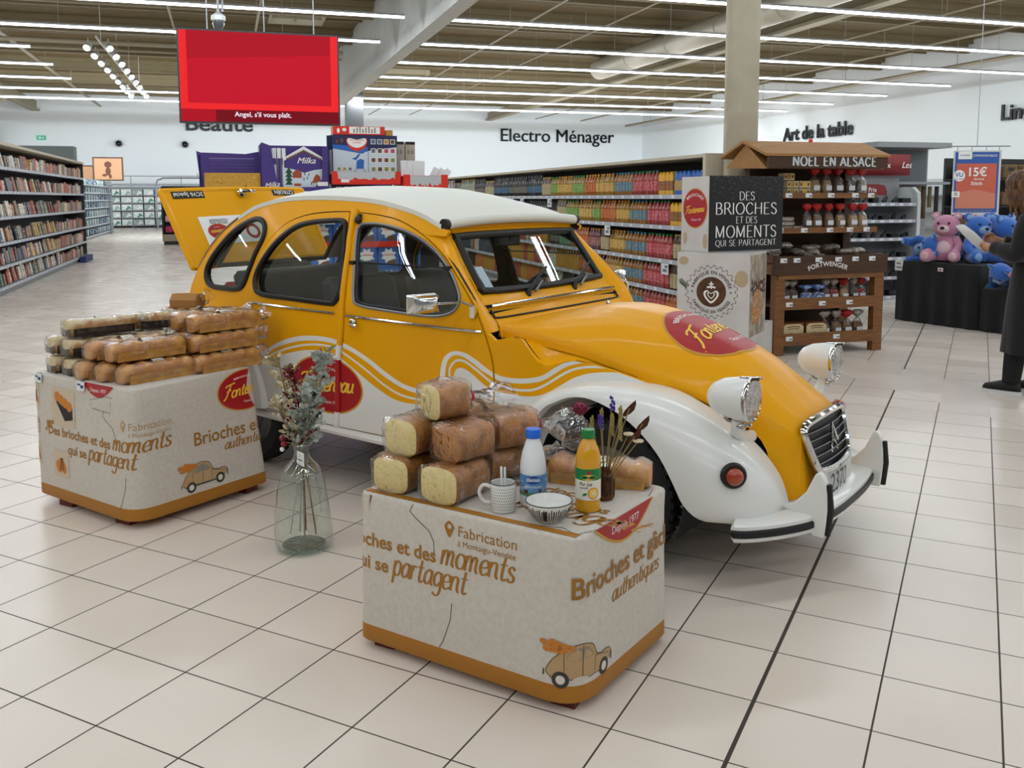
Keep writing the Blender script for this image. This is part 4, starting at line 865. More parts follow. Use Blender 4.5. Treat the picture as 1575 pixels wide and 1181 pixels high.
# ================================================================== CARDBOARD DISPLAY BOXES
def cardm():
    m = mat('printed_card', '#cbc4ba', .55, noise=(60, '#c0b8ad', .35, .75), bump=(300, .08)); return m
CARD = cardm(); BAND = mat('card_gold_band', '#a86f1c', .5); PGOLD = mat('ink_gold', '#9c6a1f', .55); PDRK = mat('ink_dark', '#3a352f', .6); PTAN = mat('ink_tan', '#b5956b', .6)
PGREY = mat('ink_grey', '#8d8678', .6); PLGT = mat('ink_light', '#d7d2c6', .6); PORG = mat('ink_orange', '#c47a2c', .6); PBRN = mat('ink_brown', '#5d331f', .6); PBGE = mat('ink_beige', '#c9b7a0', .6)
class Box:
    """printed box with rounded corners; wrap(s, z): s metres along the two visible faces from the front corner (negative to the left)"""
    def __init__(s, name, label, bot, top, z0, zb, z1, rb, rt):
        s.bot, s.top, s.z0, s.zb, s.z1, s.rb, s.rt = bot, top, z0, zb, z1, rb, rt; s.cache = {}
        c = s.c = Vector(((bot[0][0]+bot[2][0])/2, (bot[0][1]+bot[2][1])/2, 0)); s.t = thing(name, label, 'display box', c)
        zs = [z0, z0+.004, zb, zb+.001]+[zb+(z1-zb-.012)*k/8 for k in range(1, 9)]+[z1-.004, z1]
        rings = [s.ring(z, .010 if z == z1 else (.003 if z == z0 or z == z1-.004 else 0)) for z in zs]; n = len(rings[0])
        mb = MB(); mb.loft(rings[:3], 1); mb.loft(rings[3:], 0); mb.add(rings[-1], [tuple(range(n))], 0); mb.add(rings[0], [tuple(reversed(range(n)))], 1)
        mb.add(rings[2]+rings[3], [(i, (i+1) % n, n+(i+1) % n, n+i) for i in range(n)], 0)
        mb.build('printed_carton', [CARD, BAND], s.t)
    def corners(s, z):
        t = (z-s.z0)/(s.z1-s.z0); return [Vector((a[0]*(1-t)+b[0]*t, a[1]*(1-t)+b[1]*t)) for a, b in zip(s.bot, s.top)], s.rb*(1-t)**1.0+s.rt*t
    def ring(s, z, inset=0):
        P, r = s.corners(z); o = []; n = len(P)
        for i in range(n):
            a, b, c = P[i-1], P[i], P[(i+1) % n]; u, v = (a-b).normalized(), (c-b).normalized(); rr = r if i == 1 else min(r, .05)
            p0, p2 = b+u*rr, b+v*rr; inn = (u+v).normalized()*inset*1.4
            for k in range(9):
                q = k/8; pt = p0*(1-q)**2+b*2*q*(1-q)+p2*q*q+inn; o.append((pt.x-s.c.x, pt.y-s.c.y, z))
        return o
    def path(s, z):
        k = round(z, 4)
        if k not in s.cache:
            rg = s.ring(z); n = len(rg); i0 = 13; pts = [rg[(i0+i) % n] for i in range(n+1)]; cum = [0]
            for p, q in zip(pts, pts[1:]): cum.append(cum[-1]+math.hypot(q[0]-p[0], q[1]-p[1]))
            s.cache[k] = (pts, cum)
        return s.cache[k]
    def wrap(s, d, z, lift=.0012):
        pts, cum = s.path(z); T = cum[-1]; d = d % T; i = bisect.bisect_right(cum, d)-1; i = min(max(i, 0), len(pts)-2)
        p, q = pts[i], pts[i+1]; L = max(cum[i+1]-cum[i], 1e-9); t = (d-cum[i])/L
        def nr(j):
            a, b = pts[j % (len(pts)-1)-1 if j % (len(pts)-1) else -2], pts[(j % (len(pts)-1))+1]; v = Vector((b[1]-a[1], a[0]-b[0])); return v.normalized()
        n = nr(i).lerp(nr(i+1), t); m = (p[0]*(1-t)+q[0]*t, p[1]*(1-t)+q[1]*t)
        if n.x*m[0]+n.y*m[1] < 0: n = -n
        return (m[0]+n.x*lift, m[1]+n.y*lift, z)
    def decal(s, name, vfs, m, lift=.0012, top=False):
        for grp in ([vfs] if 'line' in name or 'wheat' in name or 'outline' in name else [[v] for v in vfs]):
            mb = MB()
            for vf in grp: put(mb, vf, lambda x, y: s.wrap(x, y, lift))
            o = mb.build(name, m, s.t, fix=False)
        return o
    def cap(s, x, y, lift=.001):   # point on the top: x along the front edge from the front-left corner (0..1), y depth (0..1)
        P, r = s.corners(s.z1); a, b, c, d = P; p = (a.lerp(b, x)).lerp(d.lerp(c, x), y); return (p.x-s.c.x, p.y-s.c.y, s.z1+lift)
def line2(pts, h=.0012): return ribbon(pts, lambda i, t, a: h)
def rect2(x0, y0, x1, y1, n=8): return [(x0+(x1-x0)*k/n, y) for y in (y0, y1) for k in range(n+1)], [(k, k+1, n+2+k, n+1+k) for k in range(n)]
def tr2(vf, k=1, dx=0, dy=0): return [(x*k+dx, y*k+dy) for x, y in vf[0]], vf[1]
def wheat(x, y, ang, L=.07):
    o = []
    for i in range(6):
        for sg in (-1, 1): o.append(disc2d(ell(x+math.cos(ang)*L*i/6-math.sin(ang)*sg*.004, y+math.sin(ang)*L*i/6+math.cos(ang)*sg*.004, .009, .0038, 10, ang+sg*.35)))
    o.append(line2([(x-math.cos(ang)*.0, y-math.sin(ang)*.0), (x+math.cos(ang)*L*1.15, y+math.sin(ang)*L*1.15)], .0008)); return o
def fill(poly):
    t = tessellate_polygon([[Vector((x, y, 0)) for x, y in poly]]); return list(poly), [tuple(f) for f in t]
def little_car(b, s0, z0, k=1.0, tilt=0):
    """side drawing of the small saloon printed round the lower corner, nose to the right"""
    def T(vf): return [(s0+(x*math.cos(tilt)-y*math.sin(tilt))*k, z0+(x*math.sin(tilt)+y*math.cos(tilt))*k) for x, y in vf[0]], vf[1]
    body = spl2([(-.115, .035), (-.10, .022), (-.085, .02), (.06, .022), (.09, .03), (.118, .045), (.12, .062), (.10, .07), (.07, .068), (.045, .078), (.028, .108), (-.01, .12), (-.05, .112), (-.085, .085), (-.105, .06)], 3, True)
    _, f, _ = patch([body], (), .02); v, f, _ = patch([body], (), .02)
    b.decal('printed_car_body', [T((v, f))], PTAN, .0014)
    b.decal('printed_car_windows', [T(fill(spl2(w_, 3, True))) for w_ in ([(-.055, .077), (-.05, .095), (-.03, .108), (-.014, .108), (-.014, .078)], [(-.006, .078), (-.006, .108), (.012, .104), (.03, .08)])], PGREY, .0018)
    b.decal('printed_car_lines', [T(line2(body+[body[0]], .0011)), T(line2([(-.01, .115), (-.01, .03)], .0009)), T(line2([(-.065, .11), (-.062, .03)], .0008)), T(line2([(.04, .082), (.035, .03)], .0008)), T(line2([(-.10, .024), (.07, .024)], .0025)), T(line2([(.04, .072), (.11, .055)], .0009)), T(line2([(-.122, .022), (-.122, .04)], .002)), T(line2([(.124, .03), (.124, .055)], .002))], PDRK, .0018)
    b.decal('printed_car_wheels', [T(disc2d(ell(-.072, .018, .024, .024, 24))), T(disc2d(ell(.082, .026, .024, .024, 24)))], PDRK, .0020)
    b.decal('printed_car_hubs', [T(disc2d(ell(-.072, .018, .013, .013, 16))), T(disc2d(ell(.082, .026, .013, .013, 16)))], PLGT, .0024)
    b.decal('printed_wheat', [T(w_) for a in ((-.13, .115, -.12), (-.12, .098, .08), (-.10, .122, -.22)) for w_ in wheat(*a)], PORG, .0026)
def pin(x, y, h=.055):
    o = spl2([(x, y), (x-h*.28, y+h*.45), (x-h*.33, y+h*.72), (x, y+h), (x+h*.33, y+h*.72), (x+h*.28, y+h*.45)], 4, True); i = ell(x, y+h*.66, h*.15, h*.15, len(o), PI*1.5)
    # match start angles
    i = [(x+h*.15*math.sin(2*PI*k/len(o)+PI), y+h*.66+h*.15*math.cos(2*PI*k/len(o)+PI)) for k in range(len(o))]; return ring2d(o, i)
def it(s, size): return pen(s, size, PEN, .125, .035, .22, phi=.1, space=.5, align='LEFT')
def wid(vf): return max(p[0] for p in vf[0])
def print_common(b, off, first='Des brioches et des '):
    """off: shift of the artwork along the faces"""
    k_ = .29 if not off else .34
    def fit(vf, w_): c = w_/wid(vf); return [(x*c, y) for x, y in vf[0]], vf[1]
    a = fit(text2d(first.rstrip(), .066, .022, 0, 'LEFT'), .545); wm = fit(it('moments', .050), k_); x0 = -.206-k_-off
    b.decal('printed_slogan', [tr2(wm, 1, x0, .372), tr2(a, 1, x0-.02-.545, .372)], PGOLD)
    a2 = fit(text2d('qui se', .066, .022, 0, 'LEFT'), .165); pm = fit(it('partagent', .050), k_*1.08); x1 = -.385-k_*1.08-off
    b.decal('printed_slogan', [tr2(pm, 1, x1, .292), tr2(a2, 1, x1-.018-.165, .292)], PGOLD)
    fb = text2d('Fabrication', .058, 0, 0, 'LEFT'); k = .225/wid(fb); mv = text2d('à Montaigu-Vendée', .03, 0, 0, 'LEFT'); k2 = .222/wid(mv)
    b.decal('printed_origin', [tr2(fb, k, -.430-off, .478), tr2(mv, k2, -.430-off, .446), pin(-.462-off, .468)], PTAN if off else PGOLD)
    b.decal('printed_map_outline', [line2([(-.61-off, .552), (-.625-off, .525), (-.60-off, .505), (-.545-off, .475), (-.525-off, .44), (-.522-off, .40)]), line2([(-.449-off, .25), (-.455-off, .19), (-.482-off, .115), (-.498-off, .09)])], PDRK)
# ---- right-hand box
b2 = Box('display_box', 'white printed display box in front of the car, loaves and breakfast things on its top', [(.735, -.272), (1.612, -.352), (1.695, .262), (.80, .335)], [(.744, -.262), (1.600, -.335), (1.683, .270), (.80, .335)], .03, .088, .553, .13, .035)
print_common(b2, 0)
br = text2d('Brioches et gâches', .088, .012, 0, 'LEFT', .98); b2.decal('printed_title', [tr2(([p for p in br[0]], br[1]), .70/wid(br), -.02, .365)], PGOLD, .0045)
au = it('authentiques', .045); b2.decal('printed_title', [tr2(au, .335/wid(au), .19, .29)], PGOLD)
seg = [(.09+.39*k/20, .552-.085*math.sin(PI*k/20)) for k in range(21)]; b2.decal('printed_red_oval', [fill(seg+[(.48, .5525), (.09, .5525)])], RED, .0016); b2.decal('printed_oval_rim', [line2(seg, .004)], GOLD, .002)
b2.decal('printed_oval_lettering', [text2d('', .02) if 0 else tr2(text2d('Depuis 1977', .036), 1, .285, .508)], PWH, .0024)
little_car(b2, .035, .085, 1.12, -.03)
mb = MB(); mb.loft([[b2.cap(.02+.96*k/12, y, .0015) for k in range(13)] for y in (.025, .075)], closed=False); mb.build('printed_top_band', BAND, b2.t, fix=False)
for vf, x0, y0 in ((text2d('Des brioches', .075, .022, 0, 'LEFT'), .40, .56), (text2d('et des', .075, .022, 0, 'LEFT'), .74, .40), (it('partagent', .06), .60, .25)):
    mb = MB(); put(mb, vf, lambda x, y: b2.cap(x0+x/.86, y0+y/.61, .0015)); mb.build('printed_top_slogan', PGOLD, b2.t, fix=False)
mb = MB(); put(mb, line2([(0, 0), (.10, .03), (.16, .0), (.20, .08)], .0015), lambda x, y: b2.cap(.78+x/.86, .06+y/.61, .0015)); put(mb, line2([(0, 0), (.10, .10), (.13, .0)], .0015), lambda x, y: b2.cap(.84+x/.86, .78+y/.61, .0015)); mb.build('printed_top_outline', PDRK, b2.t, fix=False)
b2.decal('printed_picture', [rect2(-.862, .49, -.80, .545, 2)], PBGE, .0012); b2.decal('printed_picture_cake', [disc2d(ell(-.835, .545, .045, .045, 20)) if 0 else fill([(-.86, .548), (-.79, .549), (-.80, .515), (-.86, .49)])], mat('ink_plum', '#4a2436', .6), .0018)
for i, (x, y) in enumerate(((.10, .12), (.90, .14), (.9, .88), (.1, .88))):
    P, _ = b2.corners(b2.z0); p = (P[0].lerp(P[1], x)).lerp(P[3].lerp(P[2], x), y); mb = MB(); mb.box(p.x-b2.c.x-.04, p.x-b2.c.x+.04, p.y-b2.c.y-.04, p.y-b2.c.y+.04, 0, .03); mb.build('foot', mat('foot_red', '#5e2019', .6), b2.t)
# ---- left-hand box
b1 = Box('display_box', 'white printed display box at the rear of the car, stacked with bagged brioche loaves', [(-1.69, .215), (-.835, .105), (-.735, .90), (-1.58, .98)], [(-1.70, .222), (-.845, .13), (-.80, .865), (-1.60, .95)], .04, .10, .675, .13, .06)
print_common(b1, -.40)
br = text2d('Brioches et gâches', .088, .012, 0, 'LEFT', .98); b1.decal('printed_title', [tr2(br, .70/wid(br), .314, .335)], PGOLD)
au = it('authentiques', .045); b1.decal('printed_title', [tr2(au, .335/wid(au), .50, .275)], PGOLD)
mb = MB(); brand_oval(mb, lambda x, y, l: b1.wrap(.665+x, .560+y, .0012+.0006*l), .19, .108); mb.build('printed_red_oval', [RED, GOLD, PWH, PYE], b1.t, fix=False)
seg = [(-.39+.26*k/20, .672-.062*math.sin(PI*k/20)) for k in range(21)]; b1.decal('printed_red_segment', [fill(seg+[(-.13, .674), (-.39, .674)])], RED, .0016); b1.decal('printed_segment_lettering', [tr2(text2d('Depuis 1977', .026), 1, -.255, .635)], PWH, .0022)
b1.decal('printed_map_outline', [line2([(-.16, .60), (-.16, .545), (-.31, .55), (-.33, .59), (-.20, .62), (-.14, .62)], .001)], PDRK)
little_car(b1, .37, .115, 1.12, .0)
def picture(b, x0, y0, x1, y1, kind):
    b.decal('printed_picture', [rect2(x0, y0, x1, y1)], PBGE, .0012); cx, cy = (x0+x1)/2, (y0+y1)/2; w_, h_ = (x1-x0), (y1-y0)
    if kind == 0:
        b.decal('printed_brioche_tray', [fill([(cx-w_*.38, cy+h_*.22), (cx+w_*.05, cy-h_*.35), (cx+w_*.40, cy-h_*.28), (cx+w_*.40, cy+h_*.02), (cx-w_*.05, cy+h_*.05)])], mat('ink_black', '#241a1c', .6), .0016)
        b.decal('printed_brioche', [disc2d(ell(cx+w_*(-.25+.17*k), cy+h_*(.26-.07*k), w_*.13, h_*.13, 14)) for k in range(4)], PORG, .0020)
    else:
        b.decal('printed_pastry', [disc2d(ell(cx+w_*(-.18+.16*k), cy+h_*(-.12+.10*(k % 2)), w_*.17, h_*.24, 14, .5)) for k in range(3)], PORG, .0016); b.decal('printed_pastry_shade', [line2([(cx-w_*.1+w_*.12*k, cy-h_*.25), (cx+w_*.05*k, cy+h_*.22)], .003) for k in range(3)], PBRN, .002)
picture(b1, -.665, .425, -.46, .62, 0); picture(b1, -.665, .16, -.53, .30, 1); picture(b1, -.845, .50, -.785, .62, 1); picture(b1, -.845, .20, -.785, .32, 1)
b1.decal('printed_squares', [rect2(-.72, .40, -.68, .44, 2), rect2(-.675, .425, -.655, .445, 2), rect2(-.735, .385, -.72, .40, 2), rect2(-.848, .36, -.79, .44, 2)], PGOLD); b1.decal('printed_side_lettering', [tr2(text2d('RE', .05, .01), 1, -.815, .375)], PWH, .002)
for i, (x, y) in enumerate(((.25, .08), (.80, .10), (.9, .88), (.1, .88))):
    P, _ = b1.corners(b1.z0); p = (P[0].lerp(P[1], x)).lerp(P[3].lerp(P[2], x), y); mb = MB(); mb.box(p.x-b1.c.x-.05, p.x-b1.c.x+.05, p.y-b1.c.y-.04, p.y-b1.c.y+.04, 0, .04); mb.build('foot', mat('foot_red', '#5e2019', .6), b1.t)
PAPW = mat('label_white', '#dfe1e2', .5); INKB = mat('ink_blue', '#22306e', .5)
for i, (s_, lb) in enumerate(((-.80, 'small white price card clipped to the left top edge of the rear display box'), (-.42, 'small white price card clipped beside the red segment on the rear display box'))):
    p = b1.wrap(s_, .655, .006); q = b1.wrap(s_+.06, .655, .006); t = thing('price_card', lb, 'price card', Vector(p)+b1.c, math.atan2(q[1]-p[1], q[0]-p[0]))
    mb = MB(); mb.box(0, .062, -.002, .0, -.025, .02); mb.v = [(x, y-.35*(z-.02)*-.3, z) for x, y, z in mb.v]; mb.build('card', PAPW, t); mb = MB(); mb.box(.032, .055, -.0035, -.002, -.012, .002); mb.box(.006, .028, -.0035, -.002, 0, .008); mb.v = [(x, y+.1*(z-.02), z) for x, y, z in mb.v]; mb.build('card_print', INKB, t); mb = MB(); mb.box(.02, .04, -.001, .012, .016, .022); mb.build('clip', STEEL, t)
# ================================================================== BREAD
CRUST = mat('crust_golden', '#d99a45', .35, noise=(11, '#a8642a', .40, .70), bump=(70, .35)); CRUSTD = mat('crust_brown', '#c9853a', .45, noise=(18, '#8a5320', .42, .75), bump=(110, .6))
CRUMB = mat('crumb', '#f3dc92', .85, noise=(130, '#e0c678', .5, .7), bump=(240, .5)); MOULD = mat('paper_mould', '#cf9c55', .55, noise=(20, '#b9853f', .4, .6)); MOULDK = mat('dark_mould', '#2b211f', .55); PALE = mat('crust_floured', '#dcc693', .6, noise=(9, '#b67c3c', .48, .62), bump=(80, .3))
BAG = thin_glass('clear_film', (.985, .985, .98), 1.5, rough=.07, bump=(40, 1.0)); BAGC = thin_glass('crumpled_film', (.97, .97, .96), 2.6, rough=.09, bump=(48, 1.0)); TIE = mat('tie_red', '#d2261c', .4); KRAFT = mat('kraft_paper', '#a9763f', .7, bump=(60, .4))
def noise3(p, k): return math.sin(p[0]*k+1.3)*math.cos(p[1]*k*1.17+.4)+math.sin(p[2]*k*1.31+p[0]*k*.7)
def loaf_rings(L, w, h, bumps, top0=.5, n=26, seed=0, grow=0, cut=False):
    rr = []; R_ = random.Random(seed); ph = R_.random()*6
    for i in range(n+1):
        t = i/n; x = L*t; e = min(1, .72+.28*min(t, 1-t)*14) if not cut else (1 if t < .5 else min(1, .72+.28*(1-t)*12))
        tb = 1+(.30*abs(math.sin(PI*bumps*t+ph*.0))**.7-.20 if bumps else .04*math.sin(9*t+ph)); o = []
        for k in range(20):
            a = 2*PI*k/20; c, s_ = math.cos(a), math.sin(a)
            y = w/2*math.copysign(abs(c)**.55, c)*e; z = math.copysign(abs(s_)**.6, s_)
            zz = h*top0+z*h*top0 if z < 0 else h*top0+z*h*(1-top0)*tb*(.7+.3*e)
            d = 1+.012*noise3((x*9, y*9, zz*9), 7)
            o.append((x-(grow if i == 0 else 0)+(grow if i == n else 0), y*d+math.copysign(grow, y), max(zz*d+(grow if z > 0 else -grow*.0), 0)))
        rr.append(o)
    return rr
def bag_end(mb, x, z, r, L, seed, dz=.02, up=0):
    """gathered and crumpled end of a clear bag, fanning out along +x"""
    R_ = random.Random(seed); rings = []
    for i in range(7):
        t = i/6; rad = r*(.25+.95*t**1.3); o = []
        for k in range(14):
            a = 2*PI*k/14; q = rad*(.55+.65*R_.random()*(1 if t > .1 else .4)); o.append((x+L*t+(R_.random()-.5)*.03*t, q*math.cos(a)*1.1, z+dz*t+up*t+q*math.sin(a)*.75))
        rings.append(o)
    mb.loft(rings, 0)
def brioche(kind, seed, bagend=1):
    """long bagged loaf lying along +x from its near end; kind 0 golden in a tan paper mould, 1 floured in a dark mould"""
    t = thing('brioche_loaf', 'loaf', 'bread')
    L, w, h = ((.385, .121, .087) if kind == 0 else (.34, .118, .083))
    rr = loaf_rings(L, w, h, 5 if kind == 0 else 0, .5, 28, seed); mb = MB(); mb.loft(rr, caps=True); mb.build('crust', CRUST if kind == 0 else PALE, t)
    mb = MB(); hh = h*.52; o_ = []
    for sg in (-1, 1):
        mb.loft([[(L*(.04+.92*k/10), sg*(w/2*(.90+.12*z_/hh)+.003), z_) for k in range(11)] for z_ in (0.0, hh*.5, hh)], closed=False)
    if kind == 1: mb.loft([[(-.003, y, 0), (-.003, y*1.02, hh*(.75+.25*abs(y)/w*2))] for y in [w/2*(-.9+1.8*k/8) for k in range(9)]], closed=False)
    mb.build('paper_mould', MOULD if kind == 0 else MOULDK, t, sharp=0)
    rb = loaf_rings(L, w, h, 5 if kind == 0 else 0, .5, 22, seed, .004); R_ = random.Random(seed+5)
    rb = [[(x+(R_.random()-.5)*.004, y+(R_.random()-.5)*.004, z+R_.random()*.003*(1 if z > .02 else 0)) for x, y, z in r] for r in rb]
    mb = MB(); mb.loft(rb); tip = [(x-.012, y*.75, z*.8+.012) for x, y, z in rb[0]]; mb.loft([rb[0], tip]); mb.add(tip, [tuple(range(len(tip)))])
    mb.build('clear_bag', BAG, t, sharp=0)
    if bagend: mb = MB(); bag_end(mb, L, h*.45, .05, .06, seed); mb.build('bag_end', BAGC, t, sharp=0)
    mb = MB(); mb.loft([[(L*(.42+.16*k/4), y, h*1.035+.009-abs(y)*.35) for k in range(5)] for y in (-.03, 0, .03)], closed=False); mb.build('bag_label', mat('label_print', '#d8d4c8', .5, noise=(120, '#8a8478', .5, .55)), t)
    return t
def half_loaf(seed, L=.20, w=.148, h=.122, crumb=True, plume=1.0):
    """cut loaf in a tied clear bag, cut face at the near end"""
    t = thing('cut_loaf', 'loaf', 'bread'); rr = loaf_rings(L, w, h, 0, .5, 16, seed, 0, True); mb = MB(); mb.loft(rr); mb.add(rr[-1], [tuple(range(20))])
    if not crumb: mb.add(rr[0], [tuple(reversed(range(20)))])
    mb.build('crust', CRUSTD, t)
    if crumb:
        c = [(.0, 0, h*.5)]; ins = [(x-.0012, y*.955, .004+z*.955) for x, y, z in rr[0]]; mb = MB(); mb.add([(-.0015, 0, h*.5)]+ins, [(0, 1+i, 1+(i+1) % 20) for i in range(20)]); mb.add(ins+rr[0], [(i, (i+1) % 20, 20+(i+1) % 20, 20+i) for i in range(20)]); mb.build('crumb_face', CRUMB, t)
    rb = loaf_rings(L, w, h, 0, .5, 14, seed, .006, True); R_ = random.Random(seed); rb = [[(x+(R_.random()-.5)*.006, y+(R_.random()-.5)*.010, z+R_.random()*.008*(1 if z > .02 else 0)) for x, y, z in r] for r in rb]
    e0 = [(x-.014-R_.random()*.01, y*.8, z*.85+.006) for x, y, z in rb[0]]; neck = [(L+.035, .016*math.cos(2*PI*k/20), h*.5+.016*math.sin(2*PI*k/20)) for k in range(20)]
    mid = [(L+.018, y*.62, h*.5+(z-h*.5)*.62) for x, y, z in rb[-1]]
    mb = MB(); mb.loft([rb[0], e0]); mb.add(e0, [tuple(range(20))]); mb.loft(rb+[mid, neck]); mb.build('clear_bag', BAG, t, sharp=0); mb = MB(); bag_end(mb, L+.037, h*.5, .06*plume, .10*plume, seed+3, -.03*plume); mb.build('bag_plume', BAGC, t, sharp=0)
    mb = MB(); mb.tube([(L+.036, .0155*math.cos(2*PI*k/14), h*.5+.0155*math.sin(2*PI*k/14)) for k in range(14)], .0045, 6, closed=True); mb.build('bag_tie', TIE, t)
    return t
def put_loaf(t, x, y, z, deg, lb, grp=None, tilt=0, roll=0):
    t.location = (x, y, z); t.rotation_euler = (math.radians(roll), math.radians(-tilt), math.radians(deg)); t['label'] = lb
    if grp: t['group'] = grp
G2 = 'cut loaves on the right-hand display box'; Z2 = .554
put_loaf(half_loaf(1, .21, plume=1.2), 1.064, -.25, Z2, 84, 'cut bagged loaf at the right-hand box front edge beside the mug, pale crumb face', G2)
put_loaf(half_loaf(2, .22), .855, -.225, Z2, 86, 'cut bagged loaf at the left front corner of the right-hand box, pale crumb face', G2)
put_loaf(half_loaf(3, .22), .875, -.19, Z2+.124, 80, 'cut bagged loaf of the second layer, left, leaning its pale face outwards', G2)
put_loaf(half_loaf(4, .17, crumb=False, plume=1.5), 1.05, -.18, Z2+.124, 70, 'brown bagged loaf of the second layer, centre, crust end facing front', G2)
put_loaf(half_loaf(5, .13, .135, .12, plume=1.5), .955, -.125, Z2+.247, 62, 'cut bagged loaf topmost of the pile on the right-hand box', G2)
put_loaf(half_loaf(6, .16, crumb=False, plume=1.6), 1.10, .045, Z2+.124, 55, 'brown bagged loaf at the back right of the pile, second layer, red tied plume', G2)
put_loaf(half_loaf(7, .20, crumb=False), 1.06, .05, Z2, 60, 'brown bagged loaf in the bottom layer behind the mug', G2)
put_loaf(half_loaf(8, .17, crumb=False), .93, .08, Z2, 80, 'brown bagged loaf in the bottom layer at the back left of the right-hand box', G2)
put_loaf(half_loaf(9, .17, crumb=False), .94, .06, Z2+.124, 75, 'brown bagged loaf behind the topmost cut loaf, second layer at the back', G2)
t = brioche(0, 21, 0); put_loaf(t, 1.275, .175, Z2, 12, 'long scored brioche in a tan paper wrapper behind the milk and juice bottles')
t.scale = (.93, 1.1, .95)
G1 = 'bagged brioche loaves on the rear display box'; Z1 = .676; H = .098
BR_ = [(0, -1.005, .20, 0, 81, 'golden bagged brioche in the bottom layer, front right corner of the rear box'), (0, -1.145, .195, 0, 81, 'golden bagged brioche in the bottom layer, second from the front right corner'), (0, -1.285, .19, 0, 81, 'golden bagged brioche in the bottom layer, third from the front right corner'),
 (0, -1.10, .215, 1, 77, 'golden bagged brioche of the second layer, the long one seen from the side at front'), (0, -1.245, .215, 1, 78, 'golden bagged brioche of the second layer, just left of the long front one'),
 (0, -.905, .555, 0, 82, 'golden bagged brioche lowest of the right-hand stack of three'), (0, -.95, .585, 1, 80, 'golden bagged brioche in the middle of the right-hand stack of three'), (0, -.98, .62, 2, 77, 'golden bagged brioche on top of the right-hand stack of three'),
 (0, -1.10, .625, 1, 80, 'golden bagged brioche squeezed left of the middle loaf of the right-hand stack'), (0, -1.125, .645, 2, 77, 'golden bagged brioche on the top layer, left of the loaf topping the right-hand stack'), (0, -1.055, .60, 0, 82, 'golden bagged brioche in the bottom layer, left of the right-hand stack'),
 (1, -1.575, .25, 0, 77, 'floured loaf in a dark mould, bottom layer at the left front corner'), (1, -1.435, .235, 0, 77, 'floured loaf in a dark mould, bottom layer, second from the left corner'),
 (1, -1.60, .265, 1, 74, 'floured loaf in a dark mould, second layer at the left end'), (1, -1.46, .25, 1, 74, 'floured loaf in a dark mould, second layer, below the topmost dark-moulded loaf'),
 (1, -1.475, .27, 2, 74, 'floured loaf in a dark mould topmost at the left, bag end standing up'),
 (1, -1.50, .60, 0, 78, 'floured loaf in a dark mould in the bottom layer at the back'), (1, -1.35, .60, 0, 78, 'floured loaf in a dark mould in the bottom layer at the back, right one'), (1, -1.485, .60, 1, 70, 'floured loaf in a dark mould, upper layer at the back, left one'), (1, -1.345, .58, 1, 68, 'floured loaf in a dark mould, upper layer at the back, right one'),
 (1, -1.40, .63, 2, 62, 'floured loaf in a dark mould lying across the two upper back loaves')]
for i, (k, x, y, lv, dg, lb) in enumerate(BR_):
    put_loaf(brioche(k, 30+i, 1), x, y, Z1+H*lv*(1 if k == 0 else .96), dg, lb, G1, 0, 0)
t = thing('wrapped_pastry', 'small pastry in kraft paper and film at the back of the rear box pile', 'bread', (-1.33, .93, Z1+H*2.85), math.radians(20)); mb = MB(); mb.loft([[(x, y*.06*s_, .075*s_*z) for y, z in ((-1, 0), (1, 0), (1.05, .5), (.5, .95), (-.5, 1), (-1.05, .55))] for x, s_ in ((-.08, .85), (-.075, 1), (0, 1.05), (.075, 1), (.08, .85))], caps=True, smooth=False); mb.build('kraft_wrap', KRAFT, t)
mb = MB(); bag_end(mb, .06, .04, .05, .07, 77); mb.build('clear_bag', BAG, t, sharp=0)
put_loaf(brioche(0, 70, 0), -1.44, .87, Z1+H*1.95, 15, 'golden brioche half hidden under the kraft paper pastry at the back', G1)
# ================================================================== BREAKFAST THINGS
PORC = mat('porcelain', '#dcdcd8', .2, coat=.4); GLZB = mat('glaze_black', '#17181b', .3); PLW = mat('plastic_white', '#e6e9ec', .35); PBL = mat('cap_blue', '#1467d6', .35); PGR = mat('cap_green', '#12793a', .35)
t = thing('mug', 'white mug with rows of small black dots, white spoons standing in it', 'mug', (1.281, -.205, Z2)); mb = MB(); mb.lathe([(.0, .0), (.036, .0), (.040, .004), (.041, .05), (.0415, .092), (.040, .094), (.038, .092), (.037, .012), (.0, .010)], n=32); mb.build('cup', PORC, t)
mb = MB(); mb.tube(spline([(-.038, -.012, .076), (-.062, -.02, .080), (-.075, -.024, .056), (-.062, -.02, .028), (-.037, -.012, .024)], 5), .0062, 8); mb.build('handle', PORC, t)
mb = MB()
for j in range(8):
    for k in range(34):
        a = 2*PI*(k+.5*(j % 2))/34; z = .013+.0095*j; c, s_ = math.cos(a), math.sin(a); r = .0418
        mb.add([(c*r-s_*dx, s_*r+c*dx, z+dz) for dx, dz in ((-.0022, 0), (0, -.0017), (.0022, 0), (0, .0017))], [(0, 1, 2, 3)])
mb.build('dots', GLZB, t); mb = MB(); mb.tube([(.041*math.cos(2*PI*k/32), .041*math.sin(2*PI*k/32), .0935) for k in range(32)], .0016, 6, closed=True); mb.build('rim_line', GLZB, t)
t = thing('spoon', 'white plastic spoon handles standing in the dotted mug', 'spoon', (1.281, -.205, Z2+.012)); mb = MB()
for dx, dy in ((-.006, .004), (.008, .002), (.001, -.008)): mb.tube([(dx, dy, 0), (dx*1.0-.006, dy+.006, .128)], .0055, 6, flat=.5)
mb.build('spoon_handle', PLW, t)
